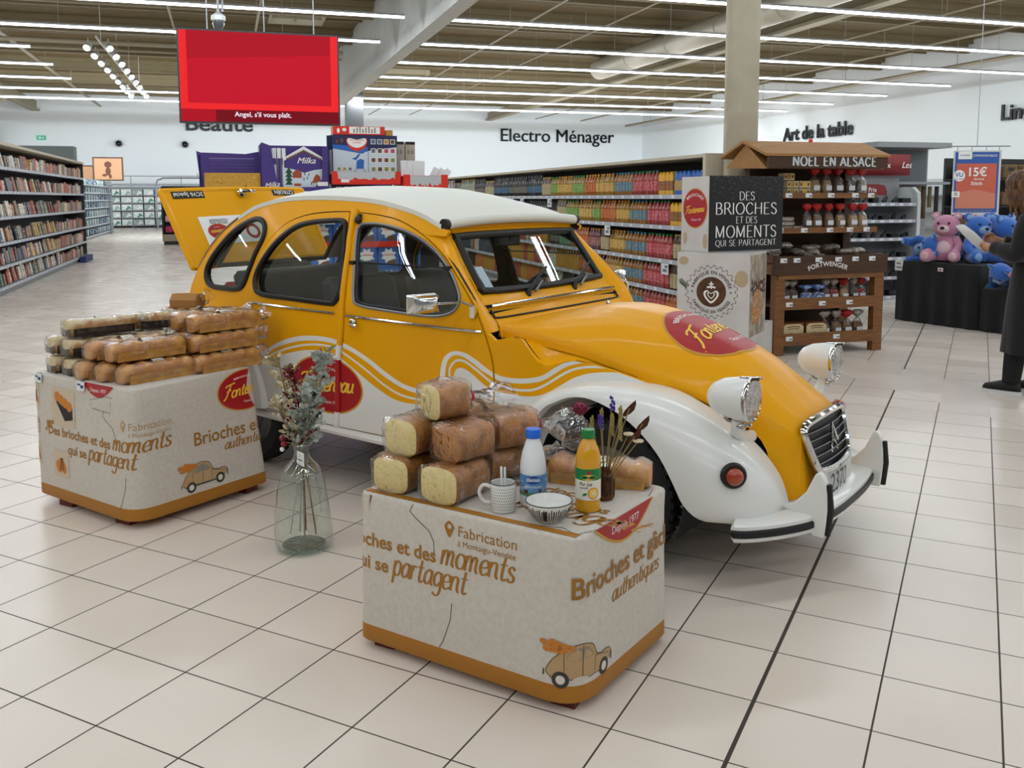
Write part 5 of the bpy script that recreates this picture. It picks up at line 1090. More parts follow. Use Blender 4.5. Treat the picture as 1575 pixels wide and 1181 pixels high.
t = thing('bowl', 'white bowl with black vertical strokes in front of the bottles', 'bowl', (1.452, -.222, Z2)); mb = MB(); mb.lathe([(.0, .004), (.030, .004), (.032, .0), (.036, .002), (.055, .018), (.068, .042), (.0735, .064), (.0725, .066), (.070, .064), (.064, .042), (.05, .02), (.03, .010), (.0, .009)], n=40); mb.build('vessel', PORC, t)
mb = MB()
def bowl_r(z): return interp(z, [.002, .018, .042, .064], [.0365, .0555, .0685, .074])
for k in range(56):
    a = 2*PI*k/56; z1 = .052+.004*math.sin(k*2.3); z0 = .008+.006*(k % 2); n = 5; da = .022+.008*(k % 3 == 0)
    mb.loft([[((bowl_r(z)+.0004)*math.cos(a+s_*da), (bowl_r(z)+.0004)*math.sin(a+s_*da), z) for s_ in (-1, 1)] for z in [z0+(z1-z0)*i/n for i in range(n+1)]], closed=False)
mb.build('strokes', GLZB, t); mb = MB(); mb.tube([(.073*math.cos(2*PI*k/40), .073*math.sin(2*PI*k/40), .0652) for k in range(40)], .0018, 6, closed=True); mb.build('rim_line', GLZB, t)
mb = MB(); a = -1.32; mb.loft([[((bowl_r(z)+.001)*math.cos(a+s_*.09), (bowl_r(z)+.001)*math.sin(a+s_*.09), z) for s_ in (-1, 1)] for z in (.016, .026, .038, .05)], closed=False); mb.build('sticker', GLZB, t)
def label_ring(mb, prof, a0, a1, n, mi=0, lift=.0006):
    mb.loft([[((r+lift)*math.cos(a0+(a1-a0)*k/n), (r+lift)*math.sin(a0+(a1-a0)*k/n), z) for k in range(n+1)] for r, z in prof], mi, closed=False)
FA = math.atan2(CAM.y+.1, CAM.x-1.4)   # direction in which the bottle labels face
def on_can(r, a, lift=.0012): return lambda x, y: ((r+lift)*math.cos(a+x/r), (r+lift)*math.sin(a+x/r), y)
# milk
t = thing('milk_bottle', 'white plastic milk bottle with a blue cap and blue label', 'bottle', (1.340, -.105, Z2)); mb = MB()
mp = [(.0, 0), (.040, 0), (.0435, .004), (.0435, .035), (.042, .04), (.042, .105), (.0435, .112), (.042, .14), (.036, .175), (.026, .205), (.021, .219), (.021, .228)]; mb.lathe(mp, n=32); mb.build('bottle_body', PLW, t)
mb = MB(); mb.lathe([(.0245, .224), (.0255, .227), (.0255, .249), (.0235, .253), (.0, .253)], n=28); mb.build('cap', PBL, t)
mb = MB(); label_ring(mb, [(.0435, .038), (.0432, .07), (.0435, .108)], FA-1.9, FA+1.9, 26); lb_ = mb.build('label', mat('label_blue', '#5f93c9', .4, noise=(60, '#d4e2ee', .55, .7)), t)
mb = MB(); put(mb, disc2d(ell(0, .092, .030, .013, 24)), on_can(.0435, FA)); mb.build('label_oval', mat('label_navy', '#1b3f8d', .4), lb_); mb = MB(); put(mb, tr2(pen('llllone', .0085, PEN, .13, .06, .3) if 0 else text2d('Délisse', .016, .01, .3), 1, 0, .0875), on_can(.0435, FA, .0018)); put(mb, tr2(text2d('MONTAGNE', .0095, .012), 1, 0, .066), on_can(.0435, FA, .0018)); mb.build('label_lettering', PWH, lb_, fix=False)
mb = MB(); label_ring(mb, [(.0440, .040), (.0440, .050)], FA-1.6, FA+1.6, 20); mb.build('label_meadow', mat('label_green', '#4c7f46', .5, noise=(160, '#c9c9b0', .55, .65)), lb_)
mb = MB(); put(mb, disc2d(ell(-.022, .054, .008, .006, 12)), on_can(.0435, FA, .0014)); put(mb, disc2d(ell(.024, .056, .006, .006, 12)), on_can(.0435, FA, .0014)); mb.build('label_cow', PBRN, lb_)
# juice
JUI = mat('orange_juice', '#d79a0c', .15, coat=.4); t = thing('juice_bottle', 'orange juice bottle with a green cap and a sliced orange on its label', 'bottle', (1.523, -.075, Z2)); mb = MB()
mb.lathe([(.0, 0), (.036, 0), (.0405, .005), (.0405, .03), (.039, .036), (.0405, .042), (.0405, .145), (.039, .152), (.0405, .158), (.039, .182), (.032, .208), (.023, .226), (.0175, .234), (.0175, .242)], n=36); mb.build('bottle_body', JUI, t)
mb = MB(); mb.lathe([(.0205, .238), (.0215, .241), (.0215, .262), (.0195, .266), (.0, .266)], n=26); mb.build('cap', PGR, t)
mb = MB(); label_ring(mb, [(.0408, .043), (.0408, .145)], FA-2.0, FA+2.0, 26); lb_ = mb.build('label', mat('label_cream', '#e2e0d2', .4), t)
mb = MB(); label_ring(mb, [(.0412, .108), (.0412, .145)], FA-2.0, FA+2.0, 26); mb.build('label_band', PGR, lb_); mb = MB(); put(mb, disc2d(ell(0, .118, .026, .009, 20)), on_can(.0412, FA, .001)); mb.build('label_plaque', PYE, lb_)
mb = MB(); put(mb, tr2(text2d('JAFADEN', .0115, .02), 1, 0, .114), on_can(.0412, FA, .0022)); mb.build('label_lettering', mat('label_deepgreen', '#0e4a22', .5), lb_, fix=False); mb = MB(); put(mb, tr2(text2d('Pur Jus', .015, .01, .2), 1, -.010, .091), on_can(.0408, FA, .0016)); put(mb, tr2(text2d('ORANGE', .007, .01), 1, -.016, .081), on_can(.0408, FA, .0016)); mb.build('label_lettering', PDRK, lb_, fix=False)
mb = MB(); put(mb, disc2d(ell(.016, .066, .019, .019, 24)), on_can(.0408, FA, .0012)); mb.build('label_orange', mat('label_orange', '#dd8410', .4), lb_); mb = MB(); put(mb, disc2d(ell(.016, .066, .0155, .0155, 24)), on_can(.0408, FA, .0017)); mb.build('label_slice', PYE, lb_); mb = MB()
for k in range(8): a = 2*PI*k/8; put(mb, line2([(.016, .066), (.016+.015*math.cos(a), .066+.015*math.sin(a))], .0006), on_can(.0408, FA, .0021))
mb.build('label_slice_lines', PWH, lb_); mb = MB(); put(mb, disc2d(ell(-.012, .062, .008, .004, 12, .5)), on_can(.0408, FA, .0014)); mb.build('label_leaf', PGR, lb_)
mb = MB(); put(mb, disc2d(ell(0, .134, .007, .006, 14)), on_can(.0412, FA, .0016)); mb.build('label_seal', RED, lb_)
# amber vase with dried flowers
AMBG = mat('amber_glass', '#8a4a12', .08, trans=.85, ior=1.3, coat=.3); t = thing('bud_vase', 'small amber glass vase behind the juice bottle', 'vase', (1.530, .05, Z2)); mb = MB(); mb.lathe([(.0, 0), (.030, 0), (.034, .006), (.034, .07), (.028, .088), (.02, .098), (.02, .112), (.023, .116)], n=24)
for k in range(12):
    a = 2*PI*k/12; mb.tube([(.034*math.cos(a), .034*math.sin(a), z) for z in (.01, .04, .07)], .002, 5)
mb.build('glass', AMBG, t)
STM = mat('dried_stem', '#8b7a4e', .8); def_fl = []
def flower(label, name, x, y, dx, dy, h, head, m, cat='dried flower'):
    t = thing(name, label, cat, (1.530+x, .05+y, Z2+.012)); mb = MB(); pts = spline([(0, 0, 0), (dx*.25, dy*.25, h*.4), (dx, dy, h)], 6); mb.tube(pts, [.0022]*len(pts), 5); mb.build('stem', STM, t); mb = MB(); head(mb, Vector((dx, dy, h))); mb.build('flower_head', m, t); return t
def h_bloom(mb, c):
    mb.ball(c, .024, 10, 7, sc=(1, 1, .9))
    for j in range(3):
        for k in range(7):
            a = 2*PI*k/7+j*.4; r = .02+.006*j; mb.add([c+Vector((r*.5*math.cos(a-.35), r*.5*math.sin(a-.35), -.016)), c+Vector((r*math.cos(a-.3), r*math.sin(a-.3), .012-.006*j)), c+Vector((r*1.15*math.cos(a), r*1.15*math.sin(a), .024-.010*j)), c+Vector((r*math.cos(a+.3), r*math.sin(a+.3), .012-.006*j)), c+Vector((r*.5*math.cos(a+.35), r*.5*math.sin(a+.35), -.016))], [(0, 1, 2, 3, 4)], 0, True)
def h_plume(mb, c):
    for k in range(26):
        a = R.random()*6.28; z = R.random()*.05; mb.ball(c+Vector((.006*math.cos(a), .006*math.sin(a), z-.04)), .0045, 5, 4)
def h_leaf(mb, c):
    mb.loft([[c+Vector((x*.7, 0, x))+rgt*(s_*w_*1.2)+Vector((0, 0, -.5*abs(s_)*w_)) for s_ in (-1, 0, 1)] for x, w_ in ((-.03, .002), (-.015, .010), (.0, .013), (.018, .008), (.03, .001))], closed=False)
def h_ear(mb, c):
    for k in range(20): a = k*2.4; mb.ball(c+Vector((.0045*math.cos(a), .0045*math.sin(a), -.04+.0035*k)), .0048, 5, 4, sc=(.8, .8, 1.4))
def h_star(mb, c):
    for k in range(9): a = 2*PI*k/9; mb.ball(c+Vector((.012*math.cos(a), .012*math.sin(a), 0)), .007, 6, 4, sc=(1, 1, .6))
    mb.ball(c, .007, 6, 4)
ROSE = mat('dried_rose', '#7c2140', .7); VIO = mat('dried_violet', '#4a2f9a', .7); BRL = mat('dried_brown', '#4b2216', .75); EAR = mat('dried_ear', '#9a8a52', .8); IVO = mat('dried_ivory', '#d8c8a8', .75)
flower('dusky pink dried rose head, leftmost flower in the amber vase', 'dried_rose', -.004, 0, -.085, .0, .285, h_bloom, ROSE)
flower('violet dried statice, taller one in the amber vase', 'dried_statice', .002, .004, .015, .02, .325, h_plume, VIO); flower('violet dried statice, shorter one in the amber vase', 'dried_statice', 0, -.004, -.010, -.01, .265, h_plume, VIO)
flower('dark brown dried leaf, tallest leaf in the amber vase', 'dried_leaf', .004, 0, .075, .02, .30, h_leaf, BRL); flower('dark brown dried leaf, right-hand one in the amber vase', 'dried_leaf', .006, .004, .115, .03, .25, h_leaf, BRL); flower('dark brown dried leaf, lower one in the amber vase', 'dried_leaf', .006, -.004, .10, .0, .215, h_leaf, BRL)
flower('ivory dried flower, right-hand one in the amber vase', 'dried_daisy', .006, 0, .112, .0, .20, h_star, IVO); flower('ivory dried flower, inner one in the amber vase', 'dried_daisy', .004, .004, .075, .01, .215, h_star, IVO)
for i, (dx, dy, h, s_) in enumerate(((-.045, .0, .235, 'leftmost'), (-.02, .02, .26, 'second from the left'), (.025, .0, .25, 'middle'), (.045, .02, .275, 'second from the right'), (.055, -.01, .24, 'rightmost'))): flower('dry pale grass ear, %s of five in the amber vase' % s_, 'grass_ear', .001*i, -.002, dx, dy, h, h_ear, EAR)
# ================================================================== GLASS DEMIJOHN AND WINTER BRANCHES
VG = thin_glass('vase_glass', (.91, .95, .935), 1.5, bump=(7, .6)); t = thing('glass_vase', 'large clear bottle vase standing on the floor between the two display boxes', 'vase', (-.02, .335, 0)); mb = MB()
vp = [(.0, .012), (.07, .010), (.10, .004), (.118, .012), (.126, .04), (.125, .10), (.118, .18), (.108, .26), (.095, .33), (.076, .375), (.05, .40), (.038, .415), (.034, .44), (.036, .465), (.041, .478)]
rings = []
for r, z in vp:
    rings.append([(r*(1+.035*math.sin(3*a+z*9)+.02*math.sin(5*a))*math.cos(a), r*(1+.035*math.sin(3*a+z*9)+.02*math.sin(5*a))*math.sin(a), z) for a in [2*PI*k/40 for k in range(40)]])
mb.loft(rings); mb.add(rings[0], [tuple(range(40))]); mb.build('glass_body', VG, t, sharp=0)
mb = MB(); mb.lathe([(.0, .006), (.06, .006), (.085, .012), (.095, .022), (.07, .03), (.0, .034)], n=28); mb.build('thick_base', thin_glass('vase_base_glass', (.62, .78, .72), 1.8, bump=(14, .8)), t)
mb = MB(); mb.tube([(.0385*math.cos(2*PI*k/24), .0385*math.sin(2*PI*k/24), .476) for k in range(24)], .005, 8, closed=True); mb.build('rim', VG, t)
tg = thing('price_tag', 'small square white tag hung at the neck of the glass vase', 'tag', (.012, .29, .425), math.radians(-24)); mb = MB(); mb.box(-.034, .034, -.001, .001, -.03, .03); mb.build('card', PAPW, tg); mb = MB(); put(mb, line2([(-.02, 0), (.02, 0)], .0022), lambda x, y: (x, -.0016, y-.006)); put(mb, disc2d(ell(0, .012, .004, .004, 10)), lambda x, y: (x, -.0016, y)); mb.build('card_print', PDRK, tg, fix=False); mb = MB(); mb.tube([(0, 0, .03), (-.01, .02, .045)], .001, 4); mb.build('string', PGREY, tg)
CHAMP = mat('champagne_leaf', '#cdbf98', .35, .35); REDB = mat('red_berry', '#7d1220', .3); SILV = mat('silver_leaf', '#a9b0a8', .4, .15); BERW = mat('pearl_berry', '#d5d6d8', .25, .2); BLKB = mat('black_berry', '#17141c', .3); FROST = mat('frosted_green', '#8f9a7a', .6); GLIT = mat('glitter_red', '#6d1623', .4)
def branch(name, label, tip, foot, sub, seed, L=.03):
    """a decoration branch: stem from inside the vase to tip, with twigs carrying leaves or berries"""
    R_ = random.Random(seed); t = thing(name, label, 'decorative branch', (-.02, .335, .03)); a, b = Vector(foot), Vector(tip); neck = Vector((.0, .0, .42)); st = spline([a, a.lerp(neck, .6)+Vector((.004, 0, 0)), neck, neck.lerp(b, .5)+Vector((R_.uniform(-.015, .015), R_.uniform(-.015, .015), 0)), b], 6)
    mb = MB(); mb.tube(st, [.0035]*len(st), 6)
    up_ = st[int(len(st)*.52):]; spots = []
    for p in up_:
        for k in range(sub['twigs']):
            a_ = R_.random()*6.28; l = sub['spread']*(.5+.7*R_.random())*(1.1-.4*(p.z-.42)/max(.01, b.z-.42)); e = p+Vector((math.cos(a_)*l, math.sin(a_)*l, l*R_.uniform(.3, 1.0))); mb.tube([p, e], [.0016, .001], 4)
            for j in range(sub['per']): spots.append((p.lerp(e, (j+1)/sub['per']), (e-p).normalized()))
    mb.build('stem', sub.get('stem', STM), t)
    for nm, m, fn, fr in sub['bits']:
        mb = MB()
        for p, d in spots:
            if R_.random() < fr: fn(mb, p, d, R_)
        if mb.v: mb.build(nm, m, t, sharp=0)
    return t
def leafy(l, w_):
    def f(mb, p, d, R_):
        d = (d+Vector((R_.uniform(-.7, .7), R_.uniform(-.7, .7), R_.uniform(-.3, .8)))).normalized(); s_ = d.orthogonal().normalized(); s_.rotate(Matrix.Rotation(R_.random()*6.28, 3, d)); n = d.cross(s_)*.15*l
        mb.loft([[p+d*l*x-s_*w_*k+n*0, p+d*l*x+n*math.sin(PI*x), p+d*l*x+s_*w_*k] for x, k in ((0, .08), (.3, .8), (.6, 1), (.85, .55), (1, .05))], closed=False)
    return f
def berry(r):
    def f(mb, p, d, R_): mb.ball(p, r*R_.uniform(.7, 1.15), 7, 5)
    return f
branch('champagne_branch', 'champagne gold leafy branch with pearl beads, leftmost in the glass vase', (-.115, .0, .80), (.045, .03, .03), dict(twigs=4, spread=.065, per=3, bits=[('leaves', CHAMP, leafy(.034, .011), .9), ('beads', BERW, berry(.0062), .12)]), 3)
branch('champagne_branch', 'champagne gold leafy branch low at the left of the vase neck', (-.10, -.04, .64), (.03, -.03, .03), dict(twigs=3, spread=.045, per=3, bits=[('leaves', CHAMP, leafy(.026, .007), .7), ('beads', BERW, berry(.006), .10)]), 4)
branch('red_branch', 'dark red glittery branch in the middle of the glass vase', (-.035, .0, .76), (-.03, .05, .03), dict(twigs=5, spread=.06, per=4, stem=GLIT, bits=[('leaves', GLIT, leafy(.020, .006), .8), ('berries', REDB, berry(.0065), .25)]), 5)
branch('eucalyptus_branch', 'tall silver eucalyptus branch leaning right out of the glass vase', (.115, .02, .83), (-.06, -.02, .03), dict(twigs=4, spread=.065, per=3, stem=SILV, bits=[('leaves', SILV, leafy(.032, .014), .95), ('berries', BLKB, berry(.010), .03)]), 6)
branch('eucalyptus_branch', 'short silver eucalyptus branch at the right of the vase neck', (.085, -.03, .68), (-.04, .02, .03), dict(twigs=4, spread=.065, per=3, stem=SILV, bits=[('leaves', SILV, leafy(.030, .013), .95), ('berries', BLKB, berry(.009), .04)]), 8)
branch('frosted_sprig', 'frosted green pine sprig at the top right of the bouquet', (.10, .05, .85), (.02, .06, .03), dict(twigs=4, spread=.04, per=3, stem=FROST, bits=[('needles', FROST, leafy(.034, .0025), .95)]), 9)
t = thing('berry_pick', 'red and white berries hanging at the left of the vase neck', 'decorative branch', (-.075, .29, .47)); mb = MB(); mb.tube([(.06, .03, 0), (0, 0, .02)], .002, 5); mb.build('stem', STM, t)
for c, r, m, nm in (((-.012, 0, .035), .015, REDB, 'berry'), ((.004, -.01, .012), .014, REDB, 'berry'), ((-.005, -.012, -.012), .011, BERW, 'pearl')): mb = MB(); mb.ball(c, r, 12, 8); mb.build(nm, m, t)
# ================================================================== STORE FURNITURE
SHELF = mat('shelf_grey', '#8b8f93', .45); SHELFD = mat('shelf_dark', '#2a2b2d', .6); RAILM = mat('price_rail', '#aab0ba', .4); TAGW = mat('price_tag_white', '#d7dade', .5); BACKP = mat('shelf_back', '#3a3a3b', .7); ENDB = mat('end_panel_beige', '#c3baa8', .7); PLIN = mat('plinth_grey', '#7c7f82', .5)
BUR = BR
def local(u, v, rz=BR): return B(u, v, 0), rz
def gondola(name, label, u, v0, v1, side, levels, depth, top, bay, canopy=.0, back=BACKP, sh=SHELF, tags=True, base=.12):
    """one-sided shelf run along V whose open face lies at u; side -1 opens towards smaller u. local x = along V away from the viewer, local y = depth"""
    rz = BR+PI/2 if side > 0 else BR+PI/2
    t = thing(name, label, 'shelving', B(u, v0, 0), rz); L = v1-v0; s = side   # local y points to -u
    def Y(d): return d*s     # d: distance behind the open face
    def bx(mb, x0, x1, d0, d1, z0, z1): a, b = sorted((Y(d0), Y(d1))); mb.box(x0, x1, a, b, z0, z1)
    mb = MB(); bx(mb, 0, L, depth, depth+.03, 0, top); bx(mb, -.03, 0, 0, depth+.03, 0, top); bx(mb, L, L+.03, 0, depth+.03, 0, top); mb.build('back_panel', back, t)
    mb = MB(); bx(mb, 0, L, .03, depth, 0, base); mb.build('plinth', PLIN, t)
    for z in levels:
        mb = MB(); bx(mb, 0, L, .02, depth, z-.025, z); mb.build('shelf', sh, t)
        mb = MB(); bx(mb, 0, L, -.004, .02, z-.04, z+.01); o = mb.build('price_rail', RAILM, t)
        if tags:
            mb = MB(); x = .12
            while x < L-.1: bx(mb, x, x+.06, -.007, -.004, z-.034, z+.004); x += .22+.11*R.random()
            tag(mb.build('price_strip', TAGW, o), kind='stuff')
    if canopy: mb = MB(); bx(mb, -.03, L+.03, -.02, depth+.03, top, top+canopy); mb.build('canopy', back if canopy > .2 else ENDB, t)
    return t
GT = {}
def local_pt(u, v0, side, x, d, z):   # matching point in the store axes
    return B(u+(d if side < 0 else -d)*1.0, v0+x, z)
# ---------------------------------------------------------------- left book aisle
BOOKL = [.13, .47, .84, 1.26, 1.68, 2.08]; bu, bv0, bv1 = -3.45, 13.9, 25.6
gondola('book_gondola', 'long grey shelf run full of books along the left edge', bu, bv0, bv1, 1, BOOKL, .50, 2.44, 1.3, .05)
mb = MB(); mb.box(0, 1.2, 0, .14, 0, .14); place(tag(mb.build('pallet', mat('pallet_blue', '#1f2f66', .6)), 'low blue plastic base at the far end of the book aisle', 'pallet'), B(bu+.16, 24.2, 0), BR+PI/2)
BC = ['#b8452f', '#8c3a2a', '#cfc6b4', '#a58d6d', '#5a6472', '#d8d2c6', '#c7a24a', '#37485f', '#7b6a58', '#9b2f2c', '#e2ddd2', '#6f7d6c', '#c98f6a', '#2d2d33']
BM = [mat('book_cover_%d' % i, c, .5, noise=(22, BC[(i*5+3) % len(BC)], .56, .60)) for i, c in enumerate(BC)]; PAGE = mat('book_pages', '#d9d2c0', .8)
def book_mesh(m, w, h, th, lean):
    mb = MB(); mb.box(0, w, 0, th, 0, h, 0); mb.box(.004, w-.002, -.001+.003, th-.003, h-.006, h+.0005, 1); 
    mb.xf(Matrix.Rotation(-lean, 4, 'X')); return mb.mesh('book', [m, PAGE])
BMESH = [[book_mesh(m, w, h, th, ln) for (w, h, th, ln) in ((.16, .23, .03, .18), (.135, .205, .025, .15), (.19, .26, .03, .2), (.11, .18, .035, .12), (.05, .22, .14, 0))] for m in BM]
words = ['lowest', 'second lowest', 'third lowest', 'third from the top', 'second from the top', 'top']; nb = 0; far_books = MB()
for li, z in enumerate(BOOKL):
    x = .05
    while x < bv1-bv0-.25:
        bay = int(x/2.34); k = R.randrange(5); ms = R.choice(BMESH)[k] if R.random() < .8 else BMESH[(li*3+bay) % 14][k]
        w = (.16, .135, .19, .11, .05)[k]; dens = .02+R.random()*.05
        if nb < 300 and (x < 7.6):
            o = bpy.data.objects.new('book', ms); COL.objects.link(o); o.location = B(bu-(.05+.03*R.random()+(.10 if k == 4 else 0)), bv0+x, z+.012); o.rotation_euler = (0, 0, BR+PI/2+R.uniform(-.08, .08)); nb += 1
            tag(o, 'book on the %s shelf of the left book aisle, %s bay' % (words[li], ['nearest', 'second', 'third', 'fourth', 'fifth'][bay]), 'book', 'books on the %s shelf, bay %d' % (words[li], bay+1))
        else:
            h = (.23, .205, .26, .18, .22)[k]; far_books.box(x, x+w, .05, .09+.06*(k == 4), z, z+h, R.randrange(14))
        x += w+dens*.35
o = far_books.build('books', BM, weld=False); place(o, B(bu, bv0, 0), BR+PI/2); tag(o, 'books on the far bays of the left book aisle', 'books', kind='stuff')
# ---------------------------------------------------------------- further shelves at the left back
gondola('aisle_gondola', 'grey shelf run with small blue-white goods beyond the book aisle', -5.0, 33.0, 46.0, 1, [.12, .5, .85, 1.2, 1.5, 1.8, 2.1], .45, 2.35, 1.3, 0, mat('shelf_back_pale', '#9aa3a8', .6), SHELF)
PB = [mat('pack_%d' % i, c, .45, noise=(14, c2, .5, .56)) for i, (c, c2) in enumerate((('#b9c4cc', '#5f7290'), ('#d2d8da', '#7d8f95'), ('#8fa3ab', '#39475e'), ('#e0e4e2', '#4c8a6f'), ('#c2cfd2', '#8c9a9a'), ('#4f6180', '#c8d0d8')))]
def pack_mesh(m, w, d, h): mb = MB(); mb.box(0, w, -d, 0, 0, h); return mb.mesh('pack', [m])
PMESH = [pack_mesh(m, .34, .2, .24) for m in PB]
for li, z in enumerate([.12, .5, .85, 1.2, 1.5, 1.8, 2.1]):
    for k in range(17):
        o = bpy.data.objects.new('product_pack', PMESH[(li*5+k*3+k//4) % 6]); COL.objects.link(o); o.location = B(-5.32, 33.2+.75*k, z+.004); o.rotation_euler = (0, 0, BR+PI/2+.0)
        tag(o, 'small pack on the %s shelf of the run beyond the book aisle' % ['bottom', 'second', 'third', 'fourth', 'fifth', 'sixth', 'top'][li], 'pack', 'packs beyond the book aisle, shelf %d' % (li+1))
t = thing('wall_gondola', 'low shelf unit of white and green cartons against the back wall', 'shelving', B(-6.5, 52.6, 0), BR); mb = MB(); mb.box(0, 5.2, .6, .65, 0, 2.2); mb.box(0, .04, 0, .6, 0, 2.2); mb.box(5.16, 5.2, 0, .6, 0, 2.2); mb.build('back_panel', mat('shelf_back_pale2', '#8f9898', .6), t)
for z in (.15, .55, .95, 1.35, 1.75): mb = MB(); mb.box(0, 5.2, 0, .6, z-.05, z); mb.build('shelf', SHELF, t)
CM = [mat('carton_%d' % i, c, .5, noise=(6, c2, .5, .58)) for i, (c, c2) in enumerate((('#dfe5e4', '#8fb0a6'), ('#c9d3d2', '#e9ecec'), ('#e6eae8', '#3e8d77'), ('#9aa6a4', '#dfe5e4')))]
for li, z in enumerate((.15, .55, .95, 1.35, 1.75)):
    for k in range(9):
        mb = MB(); mb.box(0, .5, .05, .5, 0, .30); o = mb.build('carton', CM[(li*3+k*2+k//3) % 4], weld=False); place(o, B(-6.42+.565*k, 52.6, z+.003), BR); tag(o, 'white and green carton on the %s shelf against the back wall' % ['bottom', 'second', 'middle', 'fourth', 'top'][li], 'carton', 'cartons at the back wall, shelf %d' % (li+1))
# rails, hoop and framed pictures above the back shelves
mb = MB(); mb.tube([(0, 0, 2.75), (9, 0, 2.75)], .03, 6); mb.tube([(0, 0, 2.3), (9, 0, 2.3)], .03, 6)
for x in (1.5, 4, 6.5): mb.cyl((x, 0, 0), (x, 0, 2.75), .025, 6)
tag(place(mb.build('rail_frame', STEEL), B(-6.2, 51.9, 0), BR), 'thin grey rail frame standing before the back wall', 'rail')
mb = MB(); mb.tube(spline([(0, 0, 0), (0, 0, 2.2), (.25, 0, 2.55), (.6, 0, 2.6), (2.6, 0, 2.6), (2.95, 0, 2.55), (3.2, 0, 2.2), (3.2, 0, 0)], 5), .04, 8); mb.cyl((2.0, 0, 2.6), (2.0, 0, 2.85), .03, 6); mb.box(1.0, 2.6, -.02, .02, .3, 1.75); tag(place(mb.build('hoop_frame', STEEL), B(-3.3, 49.5, 0), BR), 'rounded grey hoop frame with a white panel near the back wall', 'frame')
for i, (u, v, z, w, h, lb) in enumerate(((-6.2, 46, 2.35, .95, .75, 'small brown framed picture above the back shelves, left one'), (-4.9, 44, 2.35, 1.25, 1.05, 'larger brown framed picture with a biscuit figure above the back shelves'))):
    t = thing('picture', lb, 'picture', B(u, v, 0), BR); mb = MB(); mb.box(-w/2, w/2, 0, .05, z, z+h); mb.build('picture_frame', mat('frame_brown', '#4a3424', .6), t); mb = MB(); mb.box(-w/2+.06, w/2-.06, -.01, 0, z+.06, z+h-.06); mb.build('picture_sheet', mat('sheet_tan', '#b58a66', .6), t)
    mb = MB(); mb.cyl((0, .06, 0), (0, .06, z+.1), .03, 6); mb.build('post', STEEL, t)
    if i:
        mb = MB(); put(mb, disc2d(ell(0, z+.72, .15, .14, 16)), lambda x, y: (x, -.014, y)); put(mb, disc2d(ell(0, z+.42, .11, .18, 16)), lambda x, y: (x, -.014, y)); put(mb, disc2d(ell(-.15, z+.25, .1, .06, 12)), lambda x, y: (x, -.014, y)); put(mb, disc2d(ell(.08, z+.2, .06, .1, 12)), lambda x, y: (x, -.014, y)); mb.build('picture_figure', PBRN, t)
mb = MB(); mb.box(-.35, .35, -.03, .03, 3.3, 5.2); mb.cyl((0, 0, 5.2), (0, 0, CZ), .02, 5); t = thing('aisle_sign', 'narrow dark vertical sign hanging above the book aisle', 'sign', B(-7.9, 36, 0), BR); mb.xf(Matrix.Diagonal((.5, 1, 1, 1)) @ Matrix.Translation((0, 0, -.3))); mb.build('sign_panel', mat('sign_slate', '#4a5257', .5), t)
t = thing('display_cabinet', 'tall grey display cabinet behind the book aisle end', 'cabinet', B(-5.4, 29.5, 0), BR); mb = MB(); mb.box(-1.2, 1.2, 0, .6, 0, 3.1); mb.build('cabinet_body', mat('cabinet_grey', '#5d6664', .5), t); mb = MB(); mb.box(-.2, 1.1, -.04, 0, 2.0, 2.5); mb.build('lightbox', mat('lightbox', '#e8eeee', .5), t); mb = MB(); mb.box(.25, .75, -.06, -.04, 2.1, 2.38); mb.build('lightbox_picture', mat('ink_slate', '#4a4f55', .5), t)
# make-up stand
t = thing('makeup_stand', 'black make-up stand with pink packs behind the raised boot lid', 'display stand', B(-2.05, 32.8, 0), BR); mb = MB(); mb.box(0, 1.5, .3, .4, .3, 1.95); mb.box(0, .06, -.1, .4, .3, 1.95); mb.tube([(.03, -.08, 1.93), (1.5, -.08, 1.93)], .05, 6); mb.build('stand_body', mat('stand_black', '#121213', .5), t)
mb = MB(); mb.box(0, 1.5, -.15, .4, .12, .35); mb.build('stand_base', mat('stand_beige', '#8f8671', .6), t); mb = MB(); mb.box(.04, 1.5, -.12, .38, 0, .12); mb.build('stand_plinth', mat('stand_black', '#121213', .5), t)
PK = mat('pack_pink', '#c08a98', .5, noise=(9, '#dcc0c8', .5, .6)); PK2 = mat('pack_magenta', '#b0204f', .5)
for li, z in enumerate((.42, .78, 1.14, 1.5)):
    mb = MB(); mb.box(.06, 1.5, 0, .3, z-.02, z); mb.build('shelf', mat('stand_black', '#121213', .5), t)
    for k in range(5):
        mb = MB(); mb.box(0, .22, 0, .12, 0, .2); o = mb.build('makeup_pack', PK if (k+li) % 4 else PK2, weld=False); place(o, B(-1.95+.27*k, 32.82, z+.002), BR); tag(o, 'pink pack on the black make-up stand, %s shelf' % ['bottom', 'second', 'third', 'top'][li], 'pack', 'packs on the make-up stand, shelf %d' % (li+1))
